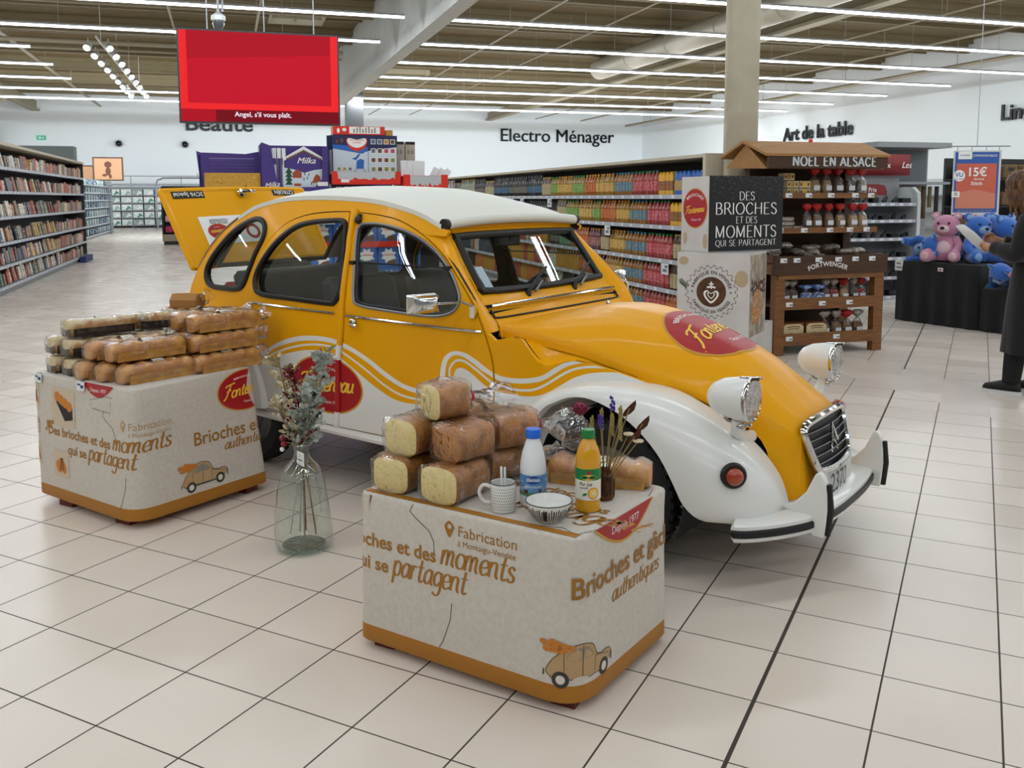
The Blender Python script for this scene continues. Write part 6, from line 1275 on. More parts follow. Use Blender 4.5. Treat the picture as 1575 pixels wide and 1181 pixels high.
# ---------------------------------------------------------------- bottle aisle
GU, GV0, GV1 = 4.95, 8.77, 27.0; GL = [.13, .47, .82, 1.22, 1.58]
gondola('bottle_gondola', 'long shelf run of juice and syrup bottles behind the car', GU, GV0, GV1, -1, GL, .55, 1.99, 1.3, .035, SHELFD, SHELF)
t = thing('gondola_end_panel', 'beige ribbed end panel of the bottle shelves beside the concrete column', 'panel', B(4.93, 8.71, 0), BR); mb = MB(); mb.box(0, 1.15, -.03, .03, 0, 2.03)
for k in range(27): mb.box(.01+.042*k, .035+.042*k, -.036, -.03, 0, 2.02)
mb.build('ribbed_panel', ENDB, t)
def bottle_mesh(kind, body, label, cap):
    mb = MB(); g = body; 
    if kind == 'pet': mb.lathe([(.0, 0), (.040, 0), (.042, .01), (.042, .165), (.040, .19), (.026, .225), (.017, .24), (.017, .248)], n=10, mi=0); mb.lathe([(.0435, .05), (.0435, .155)], n=10, mi=1); mb.lathe([(.019, .246), (.019, .266), (.0, .267)], n=8, mi=2)
    elif kind == 'tall': mb.lathe([(.0, 0), (.036, 0), (.037, .01), (.037, .18), (.030, .215), (.014, .25), (.014, .30)], n=10, mi=0); mb.lathe([(.0382, .05), (.0382, .14)], n=10, mi=1); mb.lathe([(.016, .285), (.016, .312), (.0, .313)], n=8, mi=2)
    elif kind == 'can': mb.lathe([(.0, 0), (.043, 0), (.045, .01), (.045, .18), (.03, .23), (.028, .25)], n=10, mi=0); mb.lathe([(.0465, .02), (.0465, .17)], n=10, mi=1); mb.lathe([(.03, .25), (.03, .27), (.0, .271)], n=8, mi=2)
    else: mb.box(-.036, .036, -.045, .045, 0, .21, 0); mb.box(-.0365, .0365, -.0455, .0455, .05, .15, 1); mb.add([(-.036, -.045, .21), (.036, -.045, .21), (.036, .045, .21), (-.036, .045, .21), (-.036, 0, .245), (.036, 0, .245)], [(0, 1, 5, 4), (2, 3, 4, 5), (1, 2, 5), (3, 0, 4)], 2)
    return mb.mesh('bottle', [body, label, cap])
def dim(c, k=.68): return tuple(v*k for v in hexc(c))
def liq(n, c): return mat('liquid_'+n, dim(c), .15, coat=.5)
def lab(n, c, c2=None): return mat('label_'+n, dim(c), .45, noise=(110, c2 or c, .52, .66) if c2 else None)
KB = {
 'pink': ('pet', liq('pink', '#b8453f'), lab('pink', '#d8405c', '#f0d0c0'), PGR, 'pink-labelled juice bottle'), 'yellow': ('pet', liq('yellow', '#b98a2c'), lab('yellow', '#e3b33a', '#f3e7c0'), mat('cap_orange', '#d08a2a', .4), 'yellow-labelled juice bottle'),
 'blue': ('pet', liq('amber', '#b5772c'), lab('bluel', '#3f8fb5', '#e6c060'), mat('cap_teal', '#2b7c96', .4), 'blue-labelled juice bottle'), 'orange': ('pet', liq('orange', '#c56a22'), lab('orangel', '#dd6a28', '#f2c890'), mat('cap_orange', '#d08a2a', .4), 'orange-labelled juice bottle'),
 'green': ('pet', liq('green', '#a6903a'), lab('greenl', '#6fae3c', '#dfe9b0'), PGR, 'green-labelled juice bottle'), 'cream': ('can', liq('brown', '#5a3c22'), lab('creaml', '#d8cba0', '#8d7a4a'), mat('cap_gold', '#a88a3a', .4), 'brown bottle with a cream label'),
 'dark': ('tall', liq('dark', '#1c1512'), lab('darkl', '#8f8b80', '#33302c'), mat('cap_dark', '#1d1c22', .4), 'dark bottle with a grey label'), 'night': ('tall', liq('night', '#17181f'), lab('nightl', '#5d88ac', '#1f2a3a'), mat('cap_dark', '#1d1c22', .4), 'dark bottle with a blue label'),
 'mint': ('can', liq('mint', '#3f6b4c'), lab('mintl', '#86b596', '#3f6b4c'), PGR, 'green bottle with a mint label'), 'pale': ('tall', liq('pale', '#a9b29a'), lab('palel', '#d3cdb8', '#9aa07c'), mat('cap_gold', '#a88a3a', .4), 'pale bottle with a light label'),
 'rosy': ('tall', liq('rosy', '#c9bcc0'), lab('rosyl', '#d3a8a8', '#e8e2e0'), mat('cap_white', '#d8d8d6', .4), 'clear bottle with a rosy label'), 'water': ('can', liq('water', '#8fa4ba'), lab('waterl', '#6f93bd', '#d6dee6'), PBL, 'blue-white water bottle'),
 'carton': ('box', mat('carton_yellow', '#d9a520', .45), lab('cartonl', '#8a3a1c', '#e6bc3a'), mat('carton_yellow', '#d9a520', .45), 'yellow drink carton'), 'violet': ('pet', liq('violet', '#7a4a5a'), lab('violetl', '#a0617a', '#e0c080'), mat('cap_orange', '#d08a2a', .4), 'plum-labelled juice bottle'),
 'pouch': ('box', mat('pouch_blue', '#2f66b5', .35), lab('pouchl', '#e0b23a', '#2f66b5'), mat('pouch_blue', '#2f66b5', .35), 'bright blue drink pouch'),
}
KM = {k: bottle_mesh(*v[:4]) for k, v in KB.items()}; rest = MB(); RESTM = []
RUNS = {   # shelf -> (colour, number) from the near end
 4: [('pouch', 7), ('carton', 4), ('pink', 7), ('blue', 6), ('yellow', 6), ('orange', 4), ('green', 5), ('yellow', 6), ('green', 3), ('cream', 4), ('night', 8), ('dark', 10), ('night', 10), ('cream', 6), ('dark', 8), ('pale', 12), ('cream', 6), ('rosy', 10), ('water', 14)],
 3: [('carton', 8), ('pink', 6), ('blue', 5), ('yellow', 4), ('orange', 5), ('green', 3), ('yellow', 5), ('green', 5), ('cream', 4), ('dark', 10), ('night', 12), ('dark', 14)],
 2: [('dark', 3), ('cream', 4), ('pink', 7), ('blue', 6), ('yellow', 5), ('cream', 3), ('violet', 4), ('orange', 7), ('mint', 5), ('dark', 4)],
 1: [('cream', 8), ('pink', 7), ('blue', 6), ('yellow', 6), ('violet', 3), ('orange', 6)],
 0: [('orange', 9), ('pink', 6), ('blue', 5), ('yellow', 6), ('green', 4)] }
SN = ['bottom', 'second', 'middle', 'fourth', 'top']; cnt = 0
for si, runs in RUNS.items():
    x = .10
    for ri, (c, n) in enumerate(runs):
        for k in range(n):
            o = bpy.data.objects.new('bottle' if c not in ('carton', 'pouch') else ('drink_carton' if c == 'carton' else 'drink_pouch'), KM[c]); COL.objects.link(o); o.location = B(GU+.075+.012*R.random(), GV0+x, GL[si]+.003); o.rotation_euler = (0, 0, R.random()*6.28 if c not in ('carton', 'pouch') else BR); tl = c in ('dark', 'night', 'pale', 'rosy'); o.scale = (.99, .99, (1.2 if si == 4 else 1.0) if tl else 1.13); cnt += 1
            tag(o, '%s, %s bottle shelf, %s' % (KB[c][4], SN[si], '%s colour from right' % ['first', 'second', 'third', 'fourth', 'fifth', 'sixth', 'seventh', 'eighth', 'ninth', 'tenth', 'eleventh', 'twelfth', 'thirteenth', 'fourteenth', 'fifteenth', 'sixteenth', 'seventeenth', 'eighteenth', 'nineteenth', 'twentieth'][ri]), 'bottle' if c not in ('carton', 'pouch') else 'drink', '%s on the %s shelf, run %d' % (c, SN[si], ri+1)); x += .097
            if R.random() < .7:   # the row behind, seen only between the front ones
                pass
        x += .03
FM = [mat('mass_%d' % i, c, .4) for i, c in enumerate(('#b98a2c', '#c0702a', '#8d8168', '#2a211c', '#c2bca6', '#3d4a58', '#a84a3c'))]
for si, x0 in ((3, 8.6), (2, 5.2), (1, 3.8), (0, 3.2)):
    x = x0; c = 0
    while x < GV1-GV0-.2:
        if R.random() < .18: c = R.randrange(7)
        mm = MB(); r = .042; rest.lathe([(.0, 0), (r, 0), (r, .19), (.016, .25), (.016, .29), (0, .29)], (x, -.09, GL[si]), 7, c); x += .11
o = rest.build('bottles', FM, weld=False, fix=False); place(o, B(GU, GV0, 0), BR+PI/2); tag(o, 'more bottles further along the lower shelves of the bottle aisle', 'bottles', kind='stuff')
for i, (v, z) in enumerate(((9.6, .78), (11.3, 1.18), (12.9, 1.18), (13.3, 1.18), (13.6, 1.54), (15.0, 1.54), (15.6, 1.54), (16.2, 1.54))):
    t = thing('shelf_label', 'white promotional price card hanging from the bottle shelves, %s from right' % ['first', 'second', 'third', 'fourth', 'fifth', 'sixth', 'seventh', 'eighth'][i], 'price card', B(GU-.012, v, z), BR+PI/2); mb = MB(); mb.box(-.09, .09, -.002, .002, -.13, 0); mb.build('card', TAGW, t); mb = MB(); mb.box(-.07, .0, .002, .004, -.05, -.02); mb.box(-.05, .05, .002, .004, -.10, -.065); mb.build('card_print', mat('ink_greyblue', '#5e6878', .5), t)
# ---------------------------------------------------------------- hanging red screen
SCR = mat('screen_red', '#000000', .6, spec=.1, emit='#c4142a', estr=1.0); SCR2 = mat('screen_bright', '#000000', .6, spec=.1, emit='#f0282c', estr=1.0); SCR3 = mat('screen_dark', '#000000', .6, spec=.1, emit='#7d0d1c', estr=.9); SCRW = mat('screen_white', '#000000', .3, emit='#f4e6f4', estr=1.0); SCR4 = mat('screen_deep', '#000000', .6, spec=.1, emit='#b51226', estr=.95)
t = thing('led_screen', 'large red video screen with a line of white subtitles hanging over the store', 'screen', B(-.70, 17.6, 0), BR); W_, Z0_, Z1_ = 2.82, 2.96, 4.58
mb = MB(); mb.box(-.03, W_+.03, .0, .16, Z0_-.03, Z1_+.03); mb.build('screen_case', BLK, t)
def scr(nm, poly, m, d): mb = MB(); put(mb, fill(poly), lambda x, y: (x, -d, y)); return mb.build(nm, m, t, fix=False)
scr('picture_field', [(0, Z0_), (W_, Z0_), (W_, Z1_), (0, Z1_)], SCR2, .002); scr('picture_back_wall', [(.13, Z0_+.30), (W_-.13, Z0_+.30), (W_-.13, Z1_), (.13, Z1_)], SCR, .004); scr('picture_top_shade', [(.13, Z1_-.5), (W_-.13, Z1_-.35), (W_-.13, Z1_), (.13, Z1_)], SCR4, .005); scr('picture_floor', [(.02, Z0_+.24), (W_-.02, Z0_+.24), (W_-.13, Z0_+.33), (.13, Z0_+.33)], SCR2, .006); scr('subtitle_bar', [(0, Z0_), (.6, Z0_), (.6, Z0_+.22), (0, Z0_+.22)], SCR4, .006); scr('subtitle_bar', [(.6, Z0_), (W_, Z0_), (W_, Z0_+.22), (.6, Z0_+.22)], SCR3, .006)
mb = MB(); put(mb, text2d("Angel, s'il vous plaît.", .125, .014), lambda x, y: (1.44+x, -.009, Z0_+.10+y)); mb.build('subtitle', SCRW, t, fix=False)
for x in (.5, 1.5, 2.4): mb = MB(); mb.cyl((x, .08, Z1_), (x, .08, CZ), .012, 6); mb.build('hanger', STEEL, t)
t = thing('dome_camera', 'white dome security camera hanging above the red screen', 'camera', B(.0, 18.35, -.13), BR); mb = MB(); mb.cyl((0, 0, 5.15), (0, 0, CZ), .025, 8); mb.cyl((.08, 0, 5.2), (.08, 0, CZ), .02, 8); mb.build('drop_pole', STEEL, t); mb = MB(); mb.lathe([(.0, 4.86), (.08, 4.89), (.11, 4.96), (.11, 5.04)], n=16); mb.build('dome', mat('dome_smoke', '#54565a', .15), t); mb = MB(); mb.lathe([(.13, 5.03), (.13, 5.12), (.05, 5.18)], n=16); mb.build('housing', PLW, t)
# ================================================================== CHRISTMAS CONFECTIONERY BEHIND THE CAR
PURP = mat('card_purple', '#43307c', .5); PURD = mat('card_purple_dark', '#2d2058', .5); GOLDC = mat('card_gold', '#b98c2f', .5, noise=(40, '#c79a3c', .45, .6)); KRED = mat('card_red', '#d62a16', .45); KWH = mat('card_white', '#dfe3e6', .5); NAVY = mat('card_navy', '#1e2350', .5); SNOW = mat('card_snow', '#c5d0da', .5); BLUEC = mat('card_blue', '#2a63b4', .5); BRWC = mat('card_choc', '#6e4426', .6)
FV = 9.15                       # front plane of the display
t = thing('display_island', 'dark display island carrying boxed chocolates behind the car', 'display stand', B(-.45+.06, FV+.06, 0), BR); mb = MB(); mb.box(.62, 2.65, 0, .7, 0, .12); mb.box(.62, 2.65, .62, .7, .12, 1.62); mb.build('stand_body', SHELFD, t)
for z in (.62, 1.10, 1.60): mb = MB(); mb.box(.05 if z > 1.5 else .62, 2.65, .02, .64, z-.03, z); mb.build('shelf', SHELFD, t)
def card(nm, lb, u, z, w, h, d, mats, group=None, dv=0, rz=0, cat='box'):
    t = thing(nm, lb, cat, B(u+.06, FV+.07+dv, z), BR+rz, group); mb = MB(); mb.box(0, w, 0, d, 0, h); mb.build('carton', mats, t); return t
def face(t, nm, vf, m, d=.0012): mb = MB(); put(mb, vf, lambda x, y: (x, -d, y)); return mb.build(nm, m, t, fix=False)
def rc(x0, y0, x1, y1): return [(x0, y0), (x1, y0), (x1, y1), (x0, y1)], [(0, 1, 2, 3)]
# purple back crate and gold box
t = thing('display_tray', 'purple open cardboard tray at the left of the chocolate display', 'tray', B(-.27+.06, FV+.22, 1.60), BR); mb = MB(); mb.prism([(0, 0), (.56, 0), (.59, .41), (.55, .42), (.42, .395), (.26, .40), (.0, .405), (-.04, .42)], 0, .02, fn=lambda x, y, z: (x, z, y)); mb.box(-.02, 0, 0, .3, 0, .38); mb.box(.56, .58, 0, .3, 0, .38); mb.build('tray_card', PURP, t)
mb = MB()
for j in range(9):
    for k in range(17):
        x, z = .09+.024*k+(j % 2)*.012, .06+.033*j; mb.add([(x, -.0015, z), (x+.006, -.0015, z), (x+.003, -.0015, z+.009)], [(0, 1, 2)])
mb.box(.08, .50, -.002, -.001, .345, .352); mb.build('punched_dots', mat('card_lilac', '#8d7fb8', .6), t)
t = card('gold_box', 'plain gold box with tiny stars in front of the purple tray', -.24, 1.60, .54, .205, .13, GOLDC, dv=-.02); face(t, 'box_stars', disc2d(ell(.12, .12, .006, .006, 8)), PBRN); face(t, 'box_stars', disc2d(ell(.15, .10, .007, .006, 8)), PBRN); face(t, 'box_stars', disc2d(ell(.38, .08, .008, .008, 8)), PBRN); face(t, 'box_stars', disc2d(ell(.46, .16, .006, .010, 8)), PYE)
# purple tray with calendars
t = thing('display_tray', 'purple display tray with a scripted brand name holding snowy calendars', 'tray', B(.28+.06, FV+.02, 1.63), BR)
mb = MB(); mb.prism([(0, 0), (.66, 0), (.66, .44), (.60, .44), (.59, .12), (.52, .04), (.22, .035), (.15, .12), (.10, .44), (0.02, .47), (0, .45)], 0, .012, fn=lambda x, y, z: (x, z, y)); mb.box(0, .012, 0, .35, 0, .44); mb.box(.648, .66, 0, .35, 0, .44); mb.box(0, .66, .34, .35, 0, .46); mb.build('tray_card', PURP, t)
mb = MB(); put(mb, pen('M1', .01) if 0 else text2d('Milka', .075, .016, .35), lambda x, y: (.105+x*.9, -.0015, .035+y+.12*x)); mb.build('tray_lettering', PWH, t, fix=False); mb = MB(); mb.box(.545, .645, -.004, -.001, .05, .09); mb.build('price_label', PAPW, t)
def calendar(u, v, lb, rz, z=1.65, k=1.0):
    t = thing('advent_calendar', lb, 'box', B(u+.06, FV+v, z), BR+rz, 'snowy house calendars'); w, h = .40*k, .42*k
    mb = MB(); mb.prism([(0, 0), (w, 0), (w, h*.72), (w/2, h), (0, h*.72)], 0, .045, fn=lambda x, y, z: (x, z, y)); mb.build('carton', KWH, t)
    face(t, 'printed_sky', fill([(0.008, h*.28), (w-.008, h*.28), (w-.008, h*.66), (w/2, h*.9), (.008, h*.66)]), PURP); face(t, 'printed_snow', fill([(.008, .01), (w-.008, .01), (w-.008, h*.48), (w*.72, h*.44), (w*.5, h*.38), (w*.25, h*.46), (.008, h*.5)]), SNOW, .002)
    mb = MB()
    for i in range(17): x = w*(.1+.8*i/16); put(mb, disc2d(ell(x, h*(.70+.19*(1-abs(i-8)/8)), .010*k, .014*k, 8)), lambda a, b: (a, -.0028, b))
    mb.build('printed_bears', BRWC, t, fix=False); mb = MB(); put(mb, text2d('Milka', .085*k, .016, .35), lambda a, b: (w*.55+a, -.003, h*.60+b)); mb.build('printed_name', PWH, t, fix=False)
    mb = MB()
    for j in range(4): put(mb, fill([(w*.04, h*(.10+.09*j)), (w*.22, h*(.10+.09*j)), (w*.13, h*(.24+.09*j))]), lambda a, b: (a, -.0026-.0003*j, b))
    mb.build('printed_tree', mat('ink_pine', '#274a36', .6), t, fix=False); mb = MB(); put(mb, fill([(w*.22, h*.26), (w*.44, h*.26), (w*.44, h*.38), (w*.33, h*.47), (w*.22, h*.38)]), lambda a, b: (a, -.0026, b)); put(mb, rc(w*.25, h*.07, w*.42, h*.13), lambda a, b: (a, -.0026, b)); put(mb, fill([(w*.68, h*.14), (w*.90, h*.16), (w*.88, h*.30), (w*.80, h*.36), (w*.74, h*.28)]), lambda a, b: (a, -.0026, b)); mb.build('printed_huts', mat('ink_rust', '#a0492a', .6), t, fix=False)
    mb = MB()
    for x, y in ((.5, .32), (.56, .22), (.6, .30), (.48, .2), (.66, .1)): put(mb, rc(w*x, h*y, w*x+.008, h*y+.03*k), lambda a, b: (a, -.0028, b))
    mb.build('printed_people', NAVY, t, fix=False); return t
calendar(.50, .06, 'front calendar shaped like a snowy house, in the purple tray', 0)
for k in range(3):
    t = thing('advent_calendar', 'edge-on white and purple calendar in the purple tray, %s from the left' % ['first', 'second', 'third'][k], 'box', B(.40+.045*k+.06, FV+.08, 1.65), BR, 'edge-on calendars'); mb = MB(); mb.box(0, .036, 0, .24, 0, .40); mb.build('carton', KWH, t); face(t, 'printed_edge', rc(.002, .0, .034, .27), PURP if k == 1 else SNOW); face(t, 'printed_edge', rc(.002, .24, .034, .30), PURP, .002)
calendar(.66, -.03, 'small calendar shaped like a snowy house below the purple tray, seen over the boot lid', 0, 1.30, .8)
# large navy calendar in a red tray
def grid_print(t, x0, z0, nx, nz, dx, dz, s, seed):
    R_ = random.Random(seed); cols = [BRWC, mat('ink_berry', '#b5475d', .6), mat('ink_moss', '#7d8f3c', .6), mat('ink_steel', '#5d6a86', .6), mat('ink_ochre', '#b98a3a', .6)]
    mb = MB(); m2 = MB()
    for i in range(nx):
        for j in range(nz):
            x, z = x0+dx*i, z0+dz*j; put(mb, rc(x, z, x+s, z+s), lambda a, b: (a, -.0028, b)); put(m2, rc(x+.1*s, z+.1*s, x+.9*s, z+.9*s), lambda a, b: (a, -.0034, b), R_.randrange(5))
    mb.build('printed_doors', PWH, t, fix=False); m2.build('printed_door_pictures', cols, t, fix=False)
def wavy(t, w, h, x0, x1):
    top = [(x0, h*.98), (x1, h*.98)]; low = [(x1-(x1-x0)*k/24, h*(.42+.16*math.sin(k*1.6)*(.5+.5*math.cos(k*.7)))) for k in range(25)]; face(t, 'printed_wave', fill(top+low), mat('card_silver', '#b5bbbd', .5), .002)
t = thing('display_tray', 'low red tray with a silver wave under the large navy calendars', 'tray', B(.96+.06, FV-.02, 1.70), BR); mb = MB(); mb.box(0, .69, 0, .012, 0, .10); mb.box(0, .012, 0, .3, 0, .10); mb.box(.678, .69, 0, .3, 0, .10); mb.box(0, .69, .29, .30, 0, .10); mb.box(0, .69, 0, .3, -.004, .002); mb.box(0, .055, -.001, .0, 0, .125); mb.box(.635, .69, -.001, 0, 0, .125); mb.build('tray_card', KRED, t); wavy(t, .69, .12, .06, .63); mb = MB(); mb.box(.09, .17, -.005, -.002, .015, .05); mb.build('price_label', PAPW, t)
for k in range(3):
    t = card('advent_calendar', ['front large navy calendar with a rocking horse and heart', 'second large navy calendar, just behind the front one', 'third large navy calendar, rearmost'][k], .985-.02*k, 1.715, .655, .475, .04, NAVY, 'large navy calendars', .03+.055*k)
    if k: face(t, 'printed_snow', rc(0, 0, .655, .33), SNOW); continue
    face(t, 'printed_snow', fill([(.005, .005), (.65, .005), (.65, .36), (.5, .34), (.40, .33), (.3, .30), (.2, .33), (.1, .35), (.005, .36)]), SNOW); face(t, 'printed_drift', fill([(.005, .34), (.12, .32), (.3, .29), (.36, .33), (.36, .36), (.005, .38)]), BLUEC, .0016)
    h = [(.245+.105*math.copysign(abs(math.sin(a))**1.3, math.sin(a)), .395+.065*(math.cos(a)-.35*math.cos(2*a)-.12*math.cos(3*a))) for a in [2*PI*q/36 for q in range(36)]]; face(t, 'printed_heart', disc2d(h), KRED, .002); face(t, 'printed_heart_panel', disc2d([(x*.93+.017, y*.72+.122) for x, y in h]), PWH, .0026)
    for s_, z in (('Mon calendrier', .42), ('de Noël', .395)): face(t, 'printed_heart_lettering', ([(x+.245, y+z) for x, y in text2d(s_, .024, .014)[0]], text2d(s_, .024, .014)[1]), KRED, .0032)
    mb = MB(); [put(mb, p, lambda a, b: (a, -.0026, b)) for p in (fill([(.19, .24), (.235, .225), (.27, .27), (.275, .30), (.255, .285), (.23, .255)]), fill([(.235, .14), (.31, .14), (.315, .225), (.28, .24), (.24, .22)]))]; mb.build('printed_rocking_horse', BLUEC, t, fix=False); mb = MB(); put(mb, line2([(.19+.17*k_/10, .09-.03*math.sin(PI*k_/10)) for k_ in range(11)], .004), lambda a, b: (a, -.0026, b)); put(mb, line2([(.24, .14), (.20, .08)], .004), lambda a, b: (a, -.0026, b)); put(mb, line2([(.31, .14), (.34, .08)], .004), lambda a, b: (a, -.0026, b)); mb.build('printed_rockers', PGREY, t, fix=False)
    face(t, 'printed_crease', rc(.356, .005, .360, .47), PURD, .0022); grid_print(t, .385, .02, 4, 5, .066, .092, .050, 4); grid_print(t, .045, .06, 3, 2, .055, .06, .036, 5)
    mb = MB(); put(mb, disc2d(ell(.095, .42, .018, .024, 12)), lambda a, b: (a, -.0026, b)); put(mb, disc2d(ell(.045, .41, .012, .02, 12)), lambda a, b: (a, -.0026, b)); mb.build('printed_boy', BRWC, t, fix=False)
for k, (u, lb) in enumerate(((.98, 'navy box of printed squares under the red tray, left'),)): t = card('navy_box', lb, u, 1.605, .40, .09, .3, NAVY); grid_print(t, .03, .02, 5, 1, .075, .06, .05, 8)
t = card('blue_box', 'bright blue box under the red tray', 1.36, 1.605, .22, .10, .25, BLUEC); face(t, 'box_print', disc2d(ell(.06, .05, .04, .025, 12)), mat('ink_moss', '#7d8f3c', .6))
# red tray with leaning cards
t = thing('display_tray', 'red tray with a silver wave holding tilted white chocolate cards', 'tray', B(1.67+.06, FV-.06, 1.62), BR); mb = MB(); mb.box(0, .46, 0, .012, 0, .165); mb.box(0, .07, -.001, .0, 0, .175); mb.box(.39, .46, -.001, 0, 0, .175); mb.box(0, .012, 0, .3, 0, .16); mb.box(.448, .46, 0, .3, 0, .16); mb.box(0, .46, .29, .30, 0, .16); mb.build('tray_card', KRED, t); wavy(t, .46, .165, .07, .39); mb = MB(); put(mb, line2([(.20, .035), (.215, .062), (.225, .035)], .005), lambda x, y: (x, -.003, y)); mb.build('tray_mark', PWH, t)
for k in range(7):
    sl = [-.05, .0, .02, .05, .5, .55, .6][k]; t = thing('chocolate_card', 'white card pack with a brown foot in the red tray, %s from the left' % ['first', 'second', 'third', 'fourth', 'fifth', 'sixth', 'seventh'][k], 'box', B(1.68+.055*k+.06, FV+.06+.01*(k % 2), 1.66), BR, 'card packs in the red tray'); h = .28-.03*(k > 3)
    mb = MB(); mb.box(0, .062, 0, .03, .10, h); mb.xf(Matrix.Rotation(sl, 4, 'Y')); mb.build('card_top', KWH, t); mb = MB(); mb.box(0, .062, 0, .03, 0, .10); mb.xf(Matrix.Rotation(sl, 4, 'Y')); mb.build('card_foot', BRWC, t)
for k in range(2):
    t = card('house_box', 'tall pale box with arched windows behind the red tray, %s' % ['left one', 'right one'][k], 1.66+.12*k, 1.62, .10, .53, .10, mat('card_sand', '#b5a998', .6), None, .30); face(t, 'printed_roof', rc(.0, .50, .10, .53), BLK); [face(t, 'printed_window', fill([(x, .40), (x+.025, .40), (x+.025, .435), (x+.0125, .45), (x, .435)]), PGREY) for x in (.018, .057)]
t = card('red_box', 'flat red and white box lying on top of the navy calendars', 1.0, 2.195, .52, .085, .20, KRED, None, .05); face(t, 'box_print', rc(.16, .012, .47, .08), PWH); face(t, 'box_print', disc2d(ell(.05, .04, .015, .025, 10)), PWH); face(t, 'box_print', disc2d(ell(.11, .05, .022, .018, 10)), PWH); mb = MB(); [put(mb, rc(.20+.03*k, .02, .215+.03*k, .06+.012*(k % 3)), lambda x, y: (x, -.002, y)) for k in range(8)]; mb.build('box_small_print', PGREY, t, fix=False)
t = card('gold_box', 'small gold box beside the flat red box on the calendars', 1.535, 2.195, .07, .055, .10, GOLDC, None, .08)
for si, z in enumerate((1.105, .625, .125)):
    for k in range(5):
        for j in range(2 if si < 2 else 1):
            t = thing('snow_star_box', 'blue box with a white star print, %s shelf behind the car windows' % ['upper', 'middle', 'lower'][si], 'box', B(.75+.225*k+.06, FV+.09, z+.225*j), BR, 'blue star boxes, shelf %d' % (si+1)); mb = MB(); mb.box(0, .215, 0, .2, 0, .22); mb.build('carton', BLUEC, t, weld=False)
            st = [(.1075+(.085 if q % 2 else .055)*math.cos(2*PI*q/16), .12+(.085 if q % 2 else .055)*math.sin(2*PI*q/16)) for q in range(16)]; face(t, 'printed_star', disc2d(st), PWH); face(t, 'printed_bear', disc2d(ell(.14, .045, .045, .03, 12)), BRWC, .002); face(t, 'printed_name', ([(x*.8+.1075, y+.12) for x, y in text2d('Calendrier', .032, .016)[0]], text2d('Calendrier', .032, .016)[1]), KRED, .002)
    mb = MB(); mb.box(0, 1.15, -.01, .0, -.045, .015); o = mb.build('shelf_strip', KRED, None); place(o, B(.74+.06, FV+.075, z), BR); tag(o, 'red shelf edge strip on the %s shelf of the chocolate display' % ['upper', 'middle', 'lower'][si], 'strip')
for k in range(4): t = card('white_pack', 'white pack with brown bars on the right of the chocolate display, %s from the left' % ['first', 'second', 'third', 'fourth'][k], 1.90+.075*k, 1.105, .065, .34, .15, KWH, 'white packs on the chocolate display', .02); face(t, 'printed_bars', rc(.02, .05, .03, .30), BRWC)
# ================================================================== WHITE BAKERY STAND
def cf(r, d):   # a point given by its distance to the right and ahead of the viewer's standing place, along the floor
    return Vector((CAM.x+math.cos(yaw)*r-math.sin(yaw)*d, CAM.y+math.sin(yaw)*r+math.cos(yaw)*d, 0))
STW = mat('stand_card_white', '#cfccca', .5, noise=(4, '#c6c2bf', .4, .7)); INKBK = mat('ink_black', '#241a1c', .6); WOODP = mat('print_wood', '#5c3a22', .6, noise=(18, '#472b18', .4, .65, (1, 6, 1)))
c0, cl, cr = cf(2.12, 8.0), cf(1.535, 8.338), cf(2.40, 8.485); t = thing('bakery_stand', 'white cardboard column with a round seal and a pastry photo, beside the wooden stall', 'display stand', c0); ux = (c0-cl).normalized(); uy = (cr-c0).normalized(); ck = cl+uy*.55
P4 = [p-c0 for p in (cl, c0, cr, cl+(cr-c0))]
mb = MB(); mb.loft([[(p.x, p.y, z) for p in P4] for z in (0, 1.055)], caps=True, smooth=False); mb.build('column_body', STW, t)
nL = Vector((ux.y, -ux.x, 0)); nR = Vector((uy.y, -uy.x, 0))
def sl_(x, z, d=.002): p = (cl-c0)+ux*x+nL*d; return (p.x, p.y, z)
def sr_(x, z, d=.002): p = uy*x+nR*d; return (p.x, p.y, z)
def on(fn, nm, vf, m, d=.002): mb = MB(); put(mb, vf, lambda x, y: fn(x, y, d)); return mb.build(nm, m, t, fix=False)
cx, cz = .325, .70; n = 96
on(sl_, 'seal_ring', ring2d([(cx+(.235+.012*(1 if (k//2) % 2 else -1))*math.cos(2*PI*k/n), cz+(.235+.012*(1 if (k//2) % 2 else -1))*math.sin(2*PI*k/n)) for k in range(n)], [(cx+(.229+.012*(1 if (k//2) % 2 else -1))*math.cos(2*PI*k/n), cz+(.229+.012*(1 if (k//2) % 2 else -1))*math.sin(2*PI*k/n)) for k in range(n)]), INKBK)
on(sl_, 'seal_wood_disc', disc2d(ell(cx, cz, .138, .138, 40)), WOODP)
on(sl_, 'seal_lettering', arc(text2d('FABRIQUÉ EN VENDÉE', .042, .012, 0, 'CENTER', 1.0, 1.08), .165, PI/2, cx, cz), INKBK); on(sl_, 'seal_lettering', arc(text2d('FABRIQUÉ EN VENDÉE', .042, .012, 0, 'CENTER', 1.0, 1.08), .197, -PI/2, cx, cz, None, -1), INKBK)
on(sl_, 'seal_dot', disc2d(ell(cx-.18, cz, .008, .008, 10)), INKBK); on(sl_, 'seal_dot', disc2d(ell(cx+.18, cz, .008, .008, 10)), INKBK)
